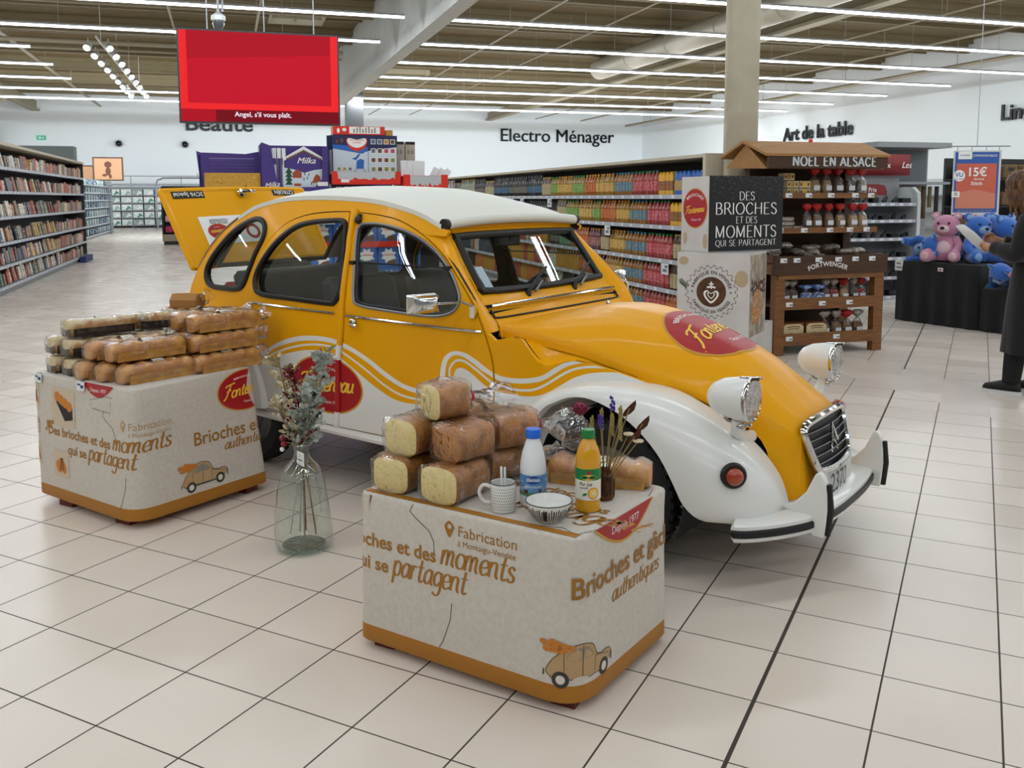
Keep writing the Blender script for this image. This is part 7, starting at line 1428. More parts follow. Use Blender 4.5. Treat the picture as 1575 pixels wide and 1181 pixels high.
hrt = spl2([(0, -.085), (-.06, -.03), (-.07, .015), (-.04, .035), (0, .01), (.04, .035), (.07, .015), (.06, -.03)], 4, True); h2 = [(x*.74, y*.74-.003) for x, y in hrt]; on(sl_, 'seal_heart', ring2d([(cx+x, cz+y-.02) for x, y in hrt], [(cx+x, cz+y-.02) for x, y in h2]), PWH, .003); on(sl_, 'seal_heart', ([(cx+x*.5, cz+y*.5-.02) for x, y in ring2d(hrt, h2)[0]], ring2d(hrt, h2)[1]), PWH, .003)
on(sl_, 'seal_cross', line2([(cx, cz+.03), (cx, cz+.095)], .007), PWH, .003); on(sl_, 'seal_cross', line2([(cx-.022, cz+.072), (cx+.022, cz+.072)], .006), PWH, .003); on(sl_, 'seal_cross', line2([(cx-.04, cz+.04), (cx, cz+.05), (cx+.04, cz+.04)], .008), PWH, .003)
EGG = mat('print_egg', '#b8a284', .6); PINE = mat('print_pine', '#4b5a3c', .6)
on(sl_, 'printed_egg', disc2d(ell(.06, .98, .045, .038, 16)), EGG); on(sl_, 'printed_egg', disc2d(ell(.60, .83, .06, .075, 16)), EGG)
mb = MB()
for k in range(9): put(mb, line2([(.02+.008*k, .80-.006*k), (.05+.008*k, .815-.008*k)], .0025), lambda x, y: sl_(x, y)); put(mb, line2([(.02+.008*k, .80-.006*k), (.03+.008*k, .765-.006*k)], .0025), lambda x, y: sl_(x, y))
mb.build('printed_pine', PINE, t, fix=False)
PHO = mat('print_photo', '#8f8274', .6, noise=(9, '#b9ada0', .45, .6)); on(sr_, 'printed_photo', rc(.01, .30, .54, 1.04), PHO); DON = mat('print_donut', '#b0713c', .6, noise=(60, '#d9b78c', .52, .62)); mb = MB(); put(mb, ring2d(ell(.24, .56, .17, .16, 32), ell(.22, .60, .045, .06, 32)), lambda x, y: sr_(x, y, .003)); mb.build('printed_donut', DON, t, fix=False)
mb = MB()
for k in range(26): a = .4+k*.13; x, y = .06+.018*k, .74+.05*math.sin(k*1.7); put(mb, disc2d(ell(x, y, .035, .018, 8, a)), lambda q, w: sr_(q, w, .0028))
mb.build('printed_crumble', WOODP, t, fix=False)
on(sr_, 'printed_wheat', disc2d(ell(.10, 1.0, .03, .05, 10)), EGG, .0028); on(sr_, 'printed_wheat', disc2d(ell(.33, .92, .03, .09, 10)), EGG, .0028); on(sr_, 'printed_shade', rc(.42, .62, .54, 1.04), PGREY, .0026)
mb = MB(); q = [cr-c0, cr-c0+uy*.3]; mb.box(0, .3, 0, .25, 0, .36); mb.xf(Matrix.Translation(uy*.56+nR*-.0) @ Matrix.Rotation(math.atan2(uy.y, uy.x), 4, 'Z')); mb.build('low_white_box', STW, t)
# head box with the black panel
h0 = cf(1.788, 8.2); hd = thing('cube_display', 'white and black cardboard head box with the words Des Brioches et des Moments', 'display box', h0+Vector((0, 0, 1.058)), yaw+math.radians(25)); t = hd
mb = MB(); mb.box(0, .84, 0, .42, 0, .69); mb.build('head_box', STW, t); mb = MB(); mb.box(-.003, .845, -.012, 0, .01, .695); BLP = mat('panel_black', '#121214', .5); mb.build('black_panel', BLP, t)
def fp(x, z, d=.014): return (x, -d, z)
mb = MB()
for s_, size, z, sp in (('DES', .075, .475, 0), ('BRIOCHES', .105, .345, .0), ('ET DES', .060, .262, .02), ('MOMENTS', .108, .132, .0), ('QUI SE PARTAGENT', .054, .055, .02)):
    mb = MB(); vf = pen(s_, size, CAPS, .062, .024, 0, .085, .06, 0, .5); k = {'BRIOCHES': .70, 'MOMENTS': .70, 'QUI SE PARTAGENT': .70, 'DES': .17, 'ET DES': .24}[s_]/(2*wid(vf)); put(mb, vf, lambda x, y: fp(.42+x*k, z+y)); mb.build('panel_lettering', PWH, t, fix=False)
mb = MB(); R_ = random.Random(5)
for k in range(260): x, z = .02+.80*R_.random(), .69-.22*R_.random()**1.6; s_ = .0015+.003*R_.random(); put(mb, rc(x, z-s_, x+s_, z), lambda a, b: fp(a, b, .0135))
mb.build('panel_glitter', mat('ink_silver', '#9a9a9a', .5), t, fix=False)
mb = MB(); brand_oval(mb, lambda x, y, l: (-.002-.0008*l, .21-x, .40+y), .185, .185); mb.build('red_logo', [RED, GOLD, PWH, PYE], t, fix=False)
mb = MB(); put(mb, disc2d(ell(.05, .10, .035, .07, 14)), lambda x, y: (-.002, x, y)); put(mb, disc2d(ell(.36, .12, .03, .06, 14)), lambda x, y: (-.002, x, y)); mb.build('printed_egg', EGG, t, fix=False)
# ================================================================== WOODEN CHRISTMAS STALL
WOOD = mat('stall_wood', '#85582e', .6, noise=(5, '#6b4321', .35, .7, (1, 6, 9))); WOODD = mat('stall_wood_dark', '#4a2e18', .6, noise=(5, '#3b2412', .35, .7, (1, 6, 9))); WOODL = mat('stall_wood_light', '#a3763f', .6, noise=(5, '#8a6030', .35, .7, (1, 6, 9))); STL = mat('stall_letters', '#c9d3d4', .4)
t = thing('market_stall', 'wooden market stall with a pitched roof and shelves of biscuits', 'stall', B(5.08, 7.55, 0), BR); SW, SD = 1.27, .62
for x in (0, SW-.11):
    for y in (0, SD-.08): mb = MB(); mb.box(x, x+.11, y, y+.08, 0, .86 if y == 0 else .98); mb.build('post', WOOD, t)
mb = MB(); mb.box(-.02, SW+.02, -.02, .03, .80, .985); mb.build('counter_front', WOODD, t); mb = MB(); mb.box(0, SW, .03, SD, .90, .92); mb.box(0, .03, 0, SD, .80, .985); mb.box(SW-.03, SW, 0, SD, .80, .985); mb.build('counter_top', WOOD, t)
mb = MB(); mb.box(.02, SW-.02, -.012, .02, .755, .80); mb.build('counter_trim', WOOD, t)
for z0, z1 in ((.455, .565), (.10, .215)): mb = MB(); mb.box(.11, SW-.11, .0, .03, z0, z1); mb.build('shelf_front', WOOD, t); mb = MB(); mb.box(.03, SW-.03, .03, SD, z0+.02, z0+.05); mb.build('shelf_board', WOODD, t)
mb = MB(); mb.box(.02, SW-.02, SD-.02, SD, .1, 1.86); mb.build('back_board', WOODD, t)
for x in (.0, SW-.12): mb = MB(); mb.box(x, x+.09, SD-.12, SD-.04, .9, 1.9); mb.build('upper_post', WOODD, t)
for z, dx in ((1.545, .0), (1.20, .02)): mb = MB(); mb.box(-.02, SW-.02+dx, .13, .16, z, z+.055); mb.build('upper_shelf_front', WOOD, t); mb = MB(); mb.box(-.02, SW-.02, .16, SD, z+.0, z+.025); mb.build('upper_shelf_board', WOODD, t)
mb = MB(); mb.prism([(-.06, 1.85), (SD+.06, 1.87), (SD/2, 2.10)], -.17, SW-.10, fn=lambda y, z, x: (x, y, z-.02)); mb.build('roof_body', WOODL, t); mb = MB(); mb.box(-.17, SW-.08, -.085, -.06, 1.835, 1.965); mb.build('roof_board', WOODD, t)
for sg in (0, 1):
    mb = MB(); a, b = ((-.10, 1.945), (SD/2, 2.085)) if sg == 0 else ((SD/2, 2.085), (SD+.10, 1.945)); mb.loft([[(x, a[0], a[1]), (x, b[0], b[1]), (x, b[0], b[1]+.025), (x, a[0], a[1]+.025)] for x in (-.21, SW-.06)], caps=True, smooth=False); mb.build('roof_slab', WOODL, t)
mb = MB(); vf = pen('NOËL EN ALSACE', .085, CAPS, .13, .062, 0, .14, .12, 0, .5); k = .94/(2*wid(vf)); put(mb, vf, lambda x, y: (.58+x*k, -.088, 1.858+y)); mb.build('roof_lettering', STL, t, fix=False)
mb = MB(); put(mb, arc(text2d('FORTWENGER', .066, .012, 0, 'CENTER', 1.0, 1.05), .55, PI/2, 0, -.55), lambda x, y: (.58+x, -.022, .880+y)); mb.build('counter_lettering', PWH, t, fix=False)
mb = MB(); mb.lathe([(.0, 2.10), (.02, 2.10), (.02, 2.13), (.0, 2.15)], (SW*.45, SD/2, 0), 8); mb.build('roof_finial', KRED, t)
kk = 0
for z, y, xs in ((.945, -.024, (.03, .18, .43, .66, .86, 1.06)), (.51, -.006, (.12, .50, .82)), (.17, -.006, (.13, .68)), (1.575, .127, (.17, .40, .66, .95, 1.14)), (1.23, .127, (.08, .36, .66, .90, 1.10))):
    for x in xs:
        mb = MB(); mb.box(0, .075, -.004, 0, -.022, .022); mb.box(.04, .07, -.0055, -.004, -.010, .0, 1); o = mb.build('price_label', [PAPW, INKB]); place(o, B(5.08+x, 7.55+y, z), BR); tag(o, 'small white price label on the stall, %s' % {.945: 'row on the counter front', .51: 'row on the middle rail', .17: 'row on the bottom rail', 1.575: 'row on the top shelf', 1.23: 'row on the second shelf'}[z], 'price label', 'price labels on the stall, height %.2f' % z)
FILM = thin_glass('sweet_film', (.93, .93, .92), 2.0, rough=.12, bump=(70, 1.0)); BISC = mat('biscuit', '#9a6a3c', .7, noise=(60, '#5f3a1e', .4, .65)); BISL = mat('biscuit_pale', '#c9a56c', .7, noise=(80, '#9a7038', .4, .65)); CHOC = mat('chocolate', '#3d2416', .6, noise=(60, '#7c5a3a', .5, .65)); REDF = mat('red_film', '#a81418', .25, bump=(70, 1.0)); BLUF = mat('blue_film', '#2f5fb0', .3, noise=(30, '#c8d6ea', .54, .57, (1, 9, 1))); GREYB = mat('foil_grey', '#8a8378', .3, .3, noise=(40, '#b9b3a8', .45, .6), bump=(60, 1.0)); DARKB = mat('foil_dark', '#3b332c', .4, noise=(40, '#5d5146', .5, .65), bump=(60, 1.0))
def sweet_bag(x, y, z, w, h, fillm, bow, lb, grp, i, labelled=True):
    w *= .9; t = thing('biscuit_bag', lb, 'bag', B(5.08+x, 7.55+y, z+.012), BR+.1*math.sin(i*2.1), grp); R_ = random.Random(i)
    rr = []
    for zz, k in ((0, .85), (.05, 1.05), (.35, 1.0), (.55, .75), (.66, .30), (.70, .16)): rr.append([(w/2*k*math.copysign(abs(math.cos(a))**.7, math.cos(a))*R_.uniform(.93, 1.05), w*.32*k*math.copysign(abs(math.sin(a))**.7, math.sin(a))*R_.uniform(.93, 1.05), h*zz) for a in [2*PI*q/14 for q in range(14)]])
    mb = MB(); mb.loft([[(p[0]*.93, p[1]*.93, p[2]*.92+.003) for p in r] for r in rr[:4]], caps=True); mb.build('biscuits', fillm, t); mb = MB(); mb.loft(rr); mb.build('film', FILM, t, sharp=0)
    mb = MB(); top = [[(w*k*math.cos(a)*R_.uniform(.6, 1.1)*.5, w*.3*k*math.sin(a)*R_.uniform(.6, 1.1), h*zz) for a in [2*PI*q/12 for q in range(12)]] for zz, k in ((.69, .18), (.80, .9), (.92, 1.15), (1.0, .8))]; mb.loft(top); mb.build('bow' if bow is REDF else 'bag_top', bow, t, sharp=0)
    if labelled: mb = MB(); mb.box(-w*.28, w*.28, -w*.37, -w*.36, h*.14, h*.32); mb.build('label', PAPW, t)
nth = ['first', 'second', 'third', 'fourth', 'fifth', 'sixth', 'seventh', 'eighth', 'ninth', 'tenth']
for i, (x, f_) in enumerate(((.58, BISL), (.72, BISL), (.86, CHOC), (1.0, CHOC), (1.14, GREYB))): sweet_bag(x, .24, 1.575, .14, .27, f_, REDF, 'biscuit bag with a red bow on the top stall shelf, %s from the left' % nth[i], 'red-bow bags on the top stall shelf', i)
for i, (x, f_) in enumerate(((.50, CHOC), (.62, BISC), (.76, BISC), (.90, BISL), (1.05, BISL), (1.17, BISL))): sweet_bag(x, .24, 1.23, .13, .25, f_, REDF, 'biscuit bag with a red bow on the second stall shelf, %s from the left' % nth[i], 'red-bow bags on the second stall shelf', 10+i)
for i, (x, f_, b_) in enumerate(((.19, CHOC, GREYB), (.28, CHOC, GREYB), (.66, CHOC, GREYB), (.76, REDF, GREYB), (.88, BISL, REDF), (1.0, CHOC, GREYB), (1.09, REDF, REDF))): sweet_bag(x, .12, .505, .125, .22, f_, b_, 'filled bag on the middle shelf of the stall, %s from the left' % nth[i], 'bags on the middle stall shelf', 20+i)
for i, (x, f_) in enumerate(((.66, CHOC), (.80, BISC), (.93, BISC), (1.06, BISC))): sweet_bag(x, .12, .15, .14, .25, f_, REDF if i in (2,) else GREYB, 'biscuit bag on the bottom shelf of the stall, %s from the left' % nth[i], 'bags on the bottom stall shelf', 30+i)
for i, x in enumerate((.42, .56)): sweet_bag(x, .10, .505, .17, .17, BLUF, BLUF, 'blue and white striped bag on the middle stall shelf, %s' % ['left one', 'right one'][i], 'blue striped bags on the stall', 40+i, False)
TIN = mat('box_cream', '#c9b98e', .5); TINR = mat('box_brown', '#6b3b20', .5)
for i, x in enumerate((.13, .40)):
    t = thing('biscuit_box', 'cream arched biscuit box on the bottom stall shelf, %s' % ['left one', 'right one'][i], 'box', B(5.08+x, 7.60, .15), BR, 'cream biscuit boxes'); mb = MB(); mb.box(0, .245, 0, .14, 0, .165); mb.build('carton', TINR, t); face(t, 'front_panel', fill([(.004, .004), (.241, .004), (.241, .13), (.20, .155), (.04, .155), (.004, .13)]), TIN); face(t, 'printed_cookies', disc2d(ell(.10, .045, .028, .022, 12)), TINR, .002); face(t, 'printed_cookies', disc2d(ell(.17, .04, .03, .018, 12)), BISC, .002); face(t, 'printed_lines', line2([(.05, .125), (.12, .132), (.20, .125)], .005), TINR, .002); face(t, 'printed_lines', line2([(.06, .105), (.12, .112), (.19, .105)], .004), TINR, .002)
for i, (x, z, w_) in enumerate(((.06, 1.575, .10), (.06, 1.665, .10), (.24, 1.575, .13), (.38, 1.575, .13), (.24, 1.65, .13), (.38, 1.65, .13), (.20, 1.725, .12))):
    t = thing('gingerbread_box', 'small cream box with yellow prints at the left of the top stall shelf, %s' % nth[i], 'box', B(5.08+x, 7.75, z), BR, 'cream boxes on the top stall shelf'); mb = MB(); mb.box(0, w_, 0, .10, 0, .068); mb.build('carton', KWH if w_ < .12 else TIN, t, weld=False); face(t, 'box_print', rc(w_*.3, .01, w_*.6, .058), PYE if i % 2 else GOLDC); face(t, 'box_print', disc2d(ell(w_*.8, .034, .012, .015, 8)), BRWC); face(t, 'box_print', disc2d(ell(w_*.15, .034, .012, .015, 8)), BRWC)
for i, (x, z) in enumerate(((.10, 1.23), (.20, 1.23), (.20, 1.275), (.20, 1.32), (.33, 1.23))):
    t = thing('foil_pack', 'silvery flat pack at the left of the second stall shelf, %s' % nth[i], 'pack', B(5.08+x, 7.76, z), BR+.1*i, 'silvery packs on the second stall shelf'); mb = MB(); mb.rbox(-.06, .13, -.05, .05, 0, .04, .02, 3) if i else mb.rbox(-.04, .04, -.02, .02, 0, .14, .015, 3); mb.build('pack_film', GREYB, t)
R_ = random.Random(9)
for i in range(22):
    x = .08+1.05*((i*.37) % 1); y = .10+.38*R_.random(); g = x < .55 and y > .3; z = .923+.03*(i % 3)+(.06 if y > .25 else 0); t = thing('sweet_packet', ('dark' if g else 'pale')+' crinkled packet heaped on the stall counter', 'packet', B(5.08+x, 7.55+y, z), R_.random()*6, ('dark' if g else 'pale')+' packets on the stall counter'); mb = MB(); mb.ball((0, 0, .03), .075, 9, 6, sc=(1.1, .75, .45), warp=lambda d: d*(1+.25*noise3(d*30+Vector((i, 0, 0)), 1.3)*.5)); mb.build('packet_film', DARKB if g else GREYB, t)
# ================================================================== RIGHT-HAND AISLES, PLUSH TABLE, POSTER, PERSON
SGR = mat('sign_oxblood', '#7c1f24', .5); WHP = mat('panel_white', '#c9cdce', .5)
t = thing('shelf_sign', 'long dark red sign reading Petits Prix above the cutlery shelves', 'sign', B(8.0, 11.05, 1.87), BR); mb = MB(); mb.loft([[(x, .06*max(0, (x-1.45))**2*4, z) for x in [1.70*k/16 for k in range(17)]] for z in (0, .31)], closed=False); o = mb.build('sign_panel', SGR, t); o.modifiers.new('thick', 'SOLIDIFY').thickness = .02
mb = MB(); put(mb, text2d('Les Petits Prix', .115, .006), lambda x, y: (.98+x, -.025, .11+y)); mb.build('sign_lettering', PWH, t, fix=False); mb = MB(); put(mb, text2d('Les', .13, .004, .3), lambda x, y: (1.60+x, -.02, .11+y)); mb.build('sign_lettering', PWH, t, fix=False)
t = thing('shelf_sign', 'small dark red round-cornered sign reading Petits Prix above the cutlery shelves', 'sign', B(8.0, 10.9, 1.58), BR); mb = MB(); mb.prism(spl2([(0, 0), (.2, 0), (1.1, 0), (1.16, .0), (1.16, .06), (1.12, .14), (1.0, .16), (0, .16)], 1), 0, .02, fn=lambda x, y, z: (x, z, y)); mb.build('sign_panel', SGR, t); mb = MB(); put(mb, text2d('Les Petits Prix', .09, .006), lambda x, y: (.72+x, -.003, .05+y)); mb.build('sign_lettering', PWH, t, fix=False)
CUL = [.12, .40, .68, .96, 1.22, 1.46]; t = thing('cutlery_shelves', 'grey shelf unit of black kitchen tools under the red sign', 'shelving', B(7.6, 10.75, 0), BR)
mb = MB(); mb.box(0, 2.0, .42, .46, 0, 1.9); mb.box(-.03, 0, .0, .46, 0, 1.9); mb.build('back_panel', SHELF, t); mb = MB(); mb.box(0, 2.0, .0, .42, 0, .09); mb.build('plinth', WHP, t)
for z in CUL: mb = MB(); mb.box(0, 1.95, .0, .42, z-.03, z); mb.build('shelf', SHELF, t); mb = MB(); mb.box(0, 1.95, -.012, .0, z-.035, z+.012); [mb.box(.05+.16*k, .12+.16*k, -.014, -.012, z-.03, z+.005, 1) for k in range(12)]; mb.build('price_rail', [RAILM, TAGW], t)
mb = MB(); mb.prism([(0, 0), (.46, 0), (.46, 1.7), (.12, 1.7), (.02, 1.62), (0, 1.5)], 1.98, 2.04, fn=lambda y, z, x: (x, y, z)); mb.build('side_panel', WHP, t)
UT = mat('utensil_black', '#17181a', .4); k_ = 0
for li, z in enumerate(CUL):
    for k in range(11):
        R_ = random.Random(li*20+k); mb = MB(); w_ = .06+.05*R_.random()
        if (li+k) % 3: mb.tube([(0, 0, .03), (w_*1.2, .03, .05+.05*R_.random()), (w_*1.7, .08, .03)], [.02, .026, .016], 6)
        else: mb.rbox(0, w_*1.5, 0, .1, 0, .05+.07*R_.random(), .012, 2)
        o = mb.build('kitchen_tool', UT); place(o, B(7.65+.17*k, 10.80, z+.003), BR); tag(o, 'black kitchen tool on the %s shelf under the red sign' % ['bottom', 'second', 'third', 'fourth', 'fifth', 'top'][li], 'kitchen tool', 'kitchen tools, shelf %d' % (li+1))
# grey fixture and hanging goods behind the poster
t = thing('hanging_rack', 'grey rack with hanging brown cloth goods behind the poster', 'rack', B(9.75, 11.6, 0), BR); mb = MB(); mb.box(-.2, 1.2, .5, .55, 0, 2.35); mb.box(-.2, 1.2, 0, .55, 2.32, 2.40); mb.box(-.2, 1.2, 0, .5, 1.75, 1.79); mb.build('rack_body', SHELF, t); mb = MB(); mb.box(-.16, 1.16, .48, .5, 1.8, 2.3); mb.build('rack_panel', mat('rack_panel', '#5f666a', .5), t)
BRC = [mat('cloth_brown', '#5a4738', .8), mat('cloth_khaki', '#7a6b50', .8), mat('cloth_black', '#2a2725', .8), mat('cloth_beige', '#97866a', .8)]
for i in range(11):
    mb = MB(); h_ = .45+.12*math.sin(i*1.9); mb.loft([[(x, .02*math.sin(x*60+i), z) for x in [.0, .03, .06, .09]] for z in (1.72, 1.5, 1.72-h_)], closed=False); o = mb.build('hanging_cloth', BRC[i % 4]); o.modifiers.new('thick', 'SOLIDIFY').thickness = .02; place(o, B(9.60+.115*i, 11.72, 0), BR); tag(o, 'brown cloth item hanging on the grey rack, %s from the left' % (nth+['eleventh'])[i], 'cloth', 'cloth goods on the grey rack')
for i in range(5):
    mb = MB(); mb.box(0, .05, 0, .22, 0, .32) if i % 2 else mb.box(0, .16, 0, .2, 0, .12); o = mb.build('folded_pack', BM[(i*4+2) % 14] if i % 2 else WHP, weld=False); place(o, B(9.62+.17*i, 11.7, .72), BR); tag(o, 'folded pack on the lower board of the grey rack, %s from the left' % nth[i], 'pack', 'packs on the grey rack')
mb = MB(); mb.box(0, 1.0, 0, .4, .68, .715); tag(place(mb.build('rack_board', SHELF), B(9.58, 11.65, 0), BR), 'lower grey board of the cloth rack', 'shelf'); mb = MB(); [mb.box(x, x+.03, 0, .4, 0, .68) for x in (0, .97)]; mb.build('board_leg', SHELF, bpy.data.objects['rack_board'])
t = thing('basket_wall', 'tall dark wall unit of wicker baskets right of the poster', 'shelving', B(11.6, 11.9, 0), BR); mb = MB(); mb.box(0, 3.2, .5, .55, 0, 2.2); mb.build('back_panel', SHELFD, t)
for z in (.5, .95, 1.4, 1.85): mb = MB(); mb.box(0, 3.2, 0, .5, z-.02, z); mb.build('shelf', SHELFD, t)
WICK = mat('wicker', '#7d6240', .8, noise=(40, '#4d3a24', .4, .65), bump=(80, .6))
for li, z in enumerate((.5, .95, 1.4, 1.85)):
    for k in range(8):
        mb = MB(); mb.rbox(-.16, .16, -.15, .15, 0, .24, .04, 3); o = mb.build('wicker_basket', WICK); m2 = MB(); m2.box(-.06, .06, -.153, -.148, .13, .19); m2.build('handle_hole', BLK, o); place(o, B(11.8+.39*k, 12.15, z+.002), BR); tag(o, 'wicker basket on the %s board right of the poster' % ['lowest', 'second', 'third', 'top'][li], 'basket', 'wicker baskets, board %d' % (li+1))
# low shelves continuing behind the stall
t = thing('white_shelf_run', 'white shelf run far behind the plush table against the right wall', 'shelving', B(17, 20, 0), BR-PI/2); mb = MB(); mb.box(-8, 8, 0, .1, 0, 2.0); mb.build('back_panel', WHP, t)
for z in (.4, .8, 1.2, 1.6): mb = MB(); mb.box(-8, 8, -.4, 0, z-.03, z); mb.build('shelf', SHELF, t)
# plush table
CLO = mat('cloth_black_table', '#0b0b0c', .9, sheen=.2, bump=(30, .3)); pA, pB = B(8.11, 9.41, 0), B(8.50, 7.35, 0); dx = (pB-pA).normalized(); ang = math.atan2(dx.y, dx.x); L_ = (pB-pA).length
def draped(name, label, loc, rz, L, D, H, seed):
    R_ = random.Random(seed); per = []; n = 90
    for k in range(n):
        s_ = (2*L+2*D)*k/n
        if s_ < L: p = (s_, 0)
        elif s_ < L+D: p = (L, s_-L)
        elif s_ < 2*L+D: p = (2*L+D-s_, D)
        else: p = (0, 2*L+2*D-s_)
        per.append(p)
    def rg(z, amp, ins): return [(L/2+(x-L/2)*(1-ins)+amp*math.sin(k*1.9)*.5, D/2+(y-D/2)*(1-ins)+amp*math.sin(k*1.3+1), z) for k, (x, y) in enumerate(per)]
    rr = [rg(.008, .016, -.015), rg(H*.4, .010, -.008), rg(H*.85, .004, 0), rg(H-.006, .0, 0), rg(H, 0, .012)]
    t = thing(name, label, 'table', loc, rz); mb = MB(); mb.loft(rr); mb.add(rr[-1], [tuple(range(n))]); mb.build('black_cloth', CLO, t, sharp=50); mb = MB(); mb.box(.05, L-.05, .05, D-.05, H-.03, H-.004); [mb.box(x, x+.04, y, y+.04, 0, H-.03) for x in (.05, L-.09) for y in (.05, D-.09)]; mb.build('table_frame', STEEL, t); return t
TH = .76; draped('plush_table', 'table under a floor-length black cloth heaped with plush toys', pA, ang, 1.12, .95, TH, 1); draped('plush_table', 'lower black-draped table step beside the person', pA+dx*1.16, ang, 1.0, .95, .50, 2)
def tp(x, y, z=0): q = Vector((math.cos(ang)*x-math.sin(ang)*y, math.sin(ang)*x+math.cos(ang)*y, 0)); return pA+q+Vector((0, 0, z))
PLB = mat('plush_blue', '#2a63b8', .9, sheen=.5, bump=(140, .5)); PLBD = mat('plush_navy', '#1b3f86', .9, sheen=.5, bump=(140, .5)); PLP = mat('plush_pink', '#c0809c', .9, sheen=.5, bump=(140, .5)); PLPL = mat('plush_pale', '#d9b7bd', .9, sheen=.4, bump=(140, .5)); PLBL = mat('plush_sky', '#7fa4d0', .9, sheen=.4, bump=(140, .5))
def bear(loc, rz, k, body, pale, label, pitch=0, roll=0):
    """plain sitting soft bear, facing its -y"""
    t = thing('plush_bear', label, 'soft toy', loc); t.rotation_euler = (pitch, roll, rz); S_ = lambda *p: tuple(q*k for q in p)
    mb = MB(); mb.lathe([(.0, .0), (.085*k, .01*k), (.105*k, .06*k), (.095*k, .13*k), (.065*k, .19*k), (.04*k, .215*k)], n=18); mb.build('body', body, t); mb = MB(); mb.ball(S_(0, -.055, .10), .068*k, 14, 8, sc=(1, .75, 1.1)); mb.build('belly', pale, t)
    hc = S_(0, -.012, .285); mb = MB(); mb.ball(hc, .098*k, 18, 12, sc=(1.08, .95, .92)); mb.build('head', body, t); mb = MB(); mb.ball(S_(0, -.095, .262), .042*k, 12, 8, sc=(1.1, .8, .8)); mb.build('muzzle', pale, t); mb = MB(); mb.ball(S_(0, -.128, .272), .014*k, 8, 6, sc=(1.3, .8, 1)); mb.build('nose', BLK, t)
    for sg in (-1, 1):
        mb = MB(); mb.ball(S_(sg*.082, .0, .362), .036*k, 12, 8, sc=(1, .5, 1)); e = mb.build('ear', body, t); mb = MB(); mb.ball(S_(sg*.082, -.014, .360), .023*k, 10, 6, sc=(1, .4, 1)); mb.build('ear_lining', pale, e)
        mb = MB(); mb.ball(S_(sg*.040, -.094, .308), .011*k, 8, 6); mb.build('eye', BLK, t)
        mb = MB(); mb.tube([S_(sg*.07, -.01, .185), S_(sg*.115, -.05, .125), S_(sg*.10, -.10, .08)], [.036*k, .034*k, .032*k], 10); mb.ball(S_(sg*.10, -.105, .076), .033*k, 10, 6); mb.build('arm', body, t)
        mb = MB(); mb.tube([S_(sg*.06, -.03, .045), S_(sg*.10, -.12, .040), S_(sg*.105, -.16, .046)], [.046*k, .044*k, .046*k], 10); mb.ball(S_(sg*.105, -.165, .05), .047*k, 12, 8, sc=(1, .7, 1.1)); l = mb.build('leg', body, t); mb = MB(); mb.ball(S_(sg*.105, -.192, .052), .03*k, 10, 6, sc=(1, .35, 1.1)); mb.build('foot_pad', pale, l)
    return t
yawb = yaw
bear(tp(.50, .24, TH+.008), yawb-.7, 1.52, PLP, PLPL, 'large pink plush bear sitting at the front of the black table'); bear(tp(.80, .40, TH+.008), yawb+.1, 1.5, PLB, PLBL, 'large blue plush bear sitting right of the pink one'); bear(tp(1.0, .62, TH+.008), yawb+.5, 1.45, PLB, PLBL, 'blue plush bear partly hidden behind the paper in the hand of the person')
bear(tp(.10, .30, TH+.12), yawb-1.2, 1.2, PLB, PLBL, 'blue plush bear lying on its side at the left end of the black table', .4, 1.35); bear(tp(.28, .60, TH+.008), yawb-.3, 1.15, PLBD, PLBL, 'dark blue plush bear behind the pink one'); bear(tp(.58, .74, TH+.008), yawb+.2, 1.5, PLP, PLPL, 'pink plush bear at the back of the black table'); bear(tp(.84, .80, TH+.008), yawb, 1.5, PLB, PLBL, 'blue plush bear at the back of the black table, behind the large blue one')
bear(tp(1.30, .30, .60), yawb-.9, 1.15, PLB, PLBL, 'blue plush bear lying on the lower step, left one', 1.2, .3); bear(tp(1.50, .50, .50), yawb, 1.1, PLB, PLBL, 'blue plush bear sitting at the back of the lower step'); bear(tp(1.58, .20, .59), yawb-.5, 1.1, PLP, PLPL, 'pink plush bear lying on the lower step, next to the person', 1.1, -.5)
t = thing('price_card', 'white price card standing at the left corner of the black table', 'price card', tp(-.02, .03, TH-.13), ang+.0); mb = MB(); mb.box(-.012, .11, -.03, -.026, 0, .14); mb.build('card', PAPW, t); mb = MB(); mb.box(.01, .09, -.032, -.030, .03, .05); mb.box(.01, .07, -.032, -.030, .08, .10); mb.build('card_print', PGREY, t)
t = thing('price_card', 'small price tag on the front edge of the black table cloth', 'price card', tp(.60, -.022, TH-.10), ang); mb = MB(); mb.box(0, .07, -.004, 0, 0, .045); mb.build('card', PAPW, t); mb = MB(); mb.box(.02, .05, -.006, -.004, .012, .03); mb.build('card_print', KRED, t)
# poster
PBLU = mat('poster_blue', '#2c5aa8', .5); PORA = mat('poster_orange', '#c9604a', .5); t = thing('poster', 'blue and orange hanging price poster above the plush toys', 'poster', cf(6.215, 12.8)+Vector((0, 0, 1.30)), yaw-.03); PW, PH = .66, .90
mb = MB(); mb.box(0, PW, 0, .006, 0, PH); mb.build('poster_sheet', WHP, t); face(t, 'poster_border', rc(.02, .035, PW-.03, PH-.02), PBLU, .002); face(t, 'poster_field', rc(.045, .09, PW-.06, PH-.18), PORA, .004); face(t, 'poster_field_shade', fill([(.045, .09), (PW-.06, .09), (PW-.06, .30), (.3, .36), (.045, .30)]), mat('poster_salmon', '#cf8068', .5), .005); face(t, 'poster_badge', disc2d(ell(.085, .55, .08, .08, 24)), PWH, .006); face(t, 'poster_store_label', rc(.06, PH-.12, .25, PH-.01), PWH, .006)
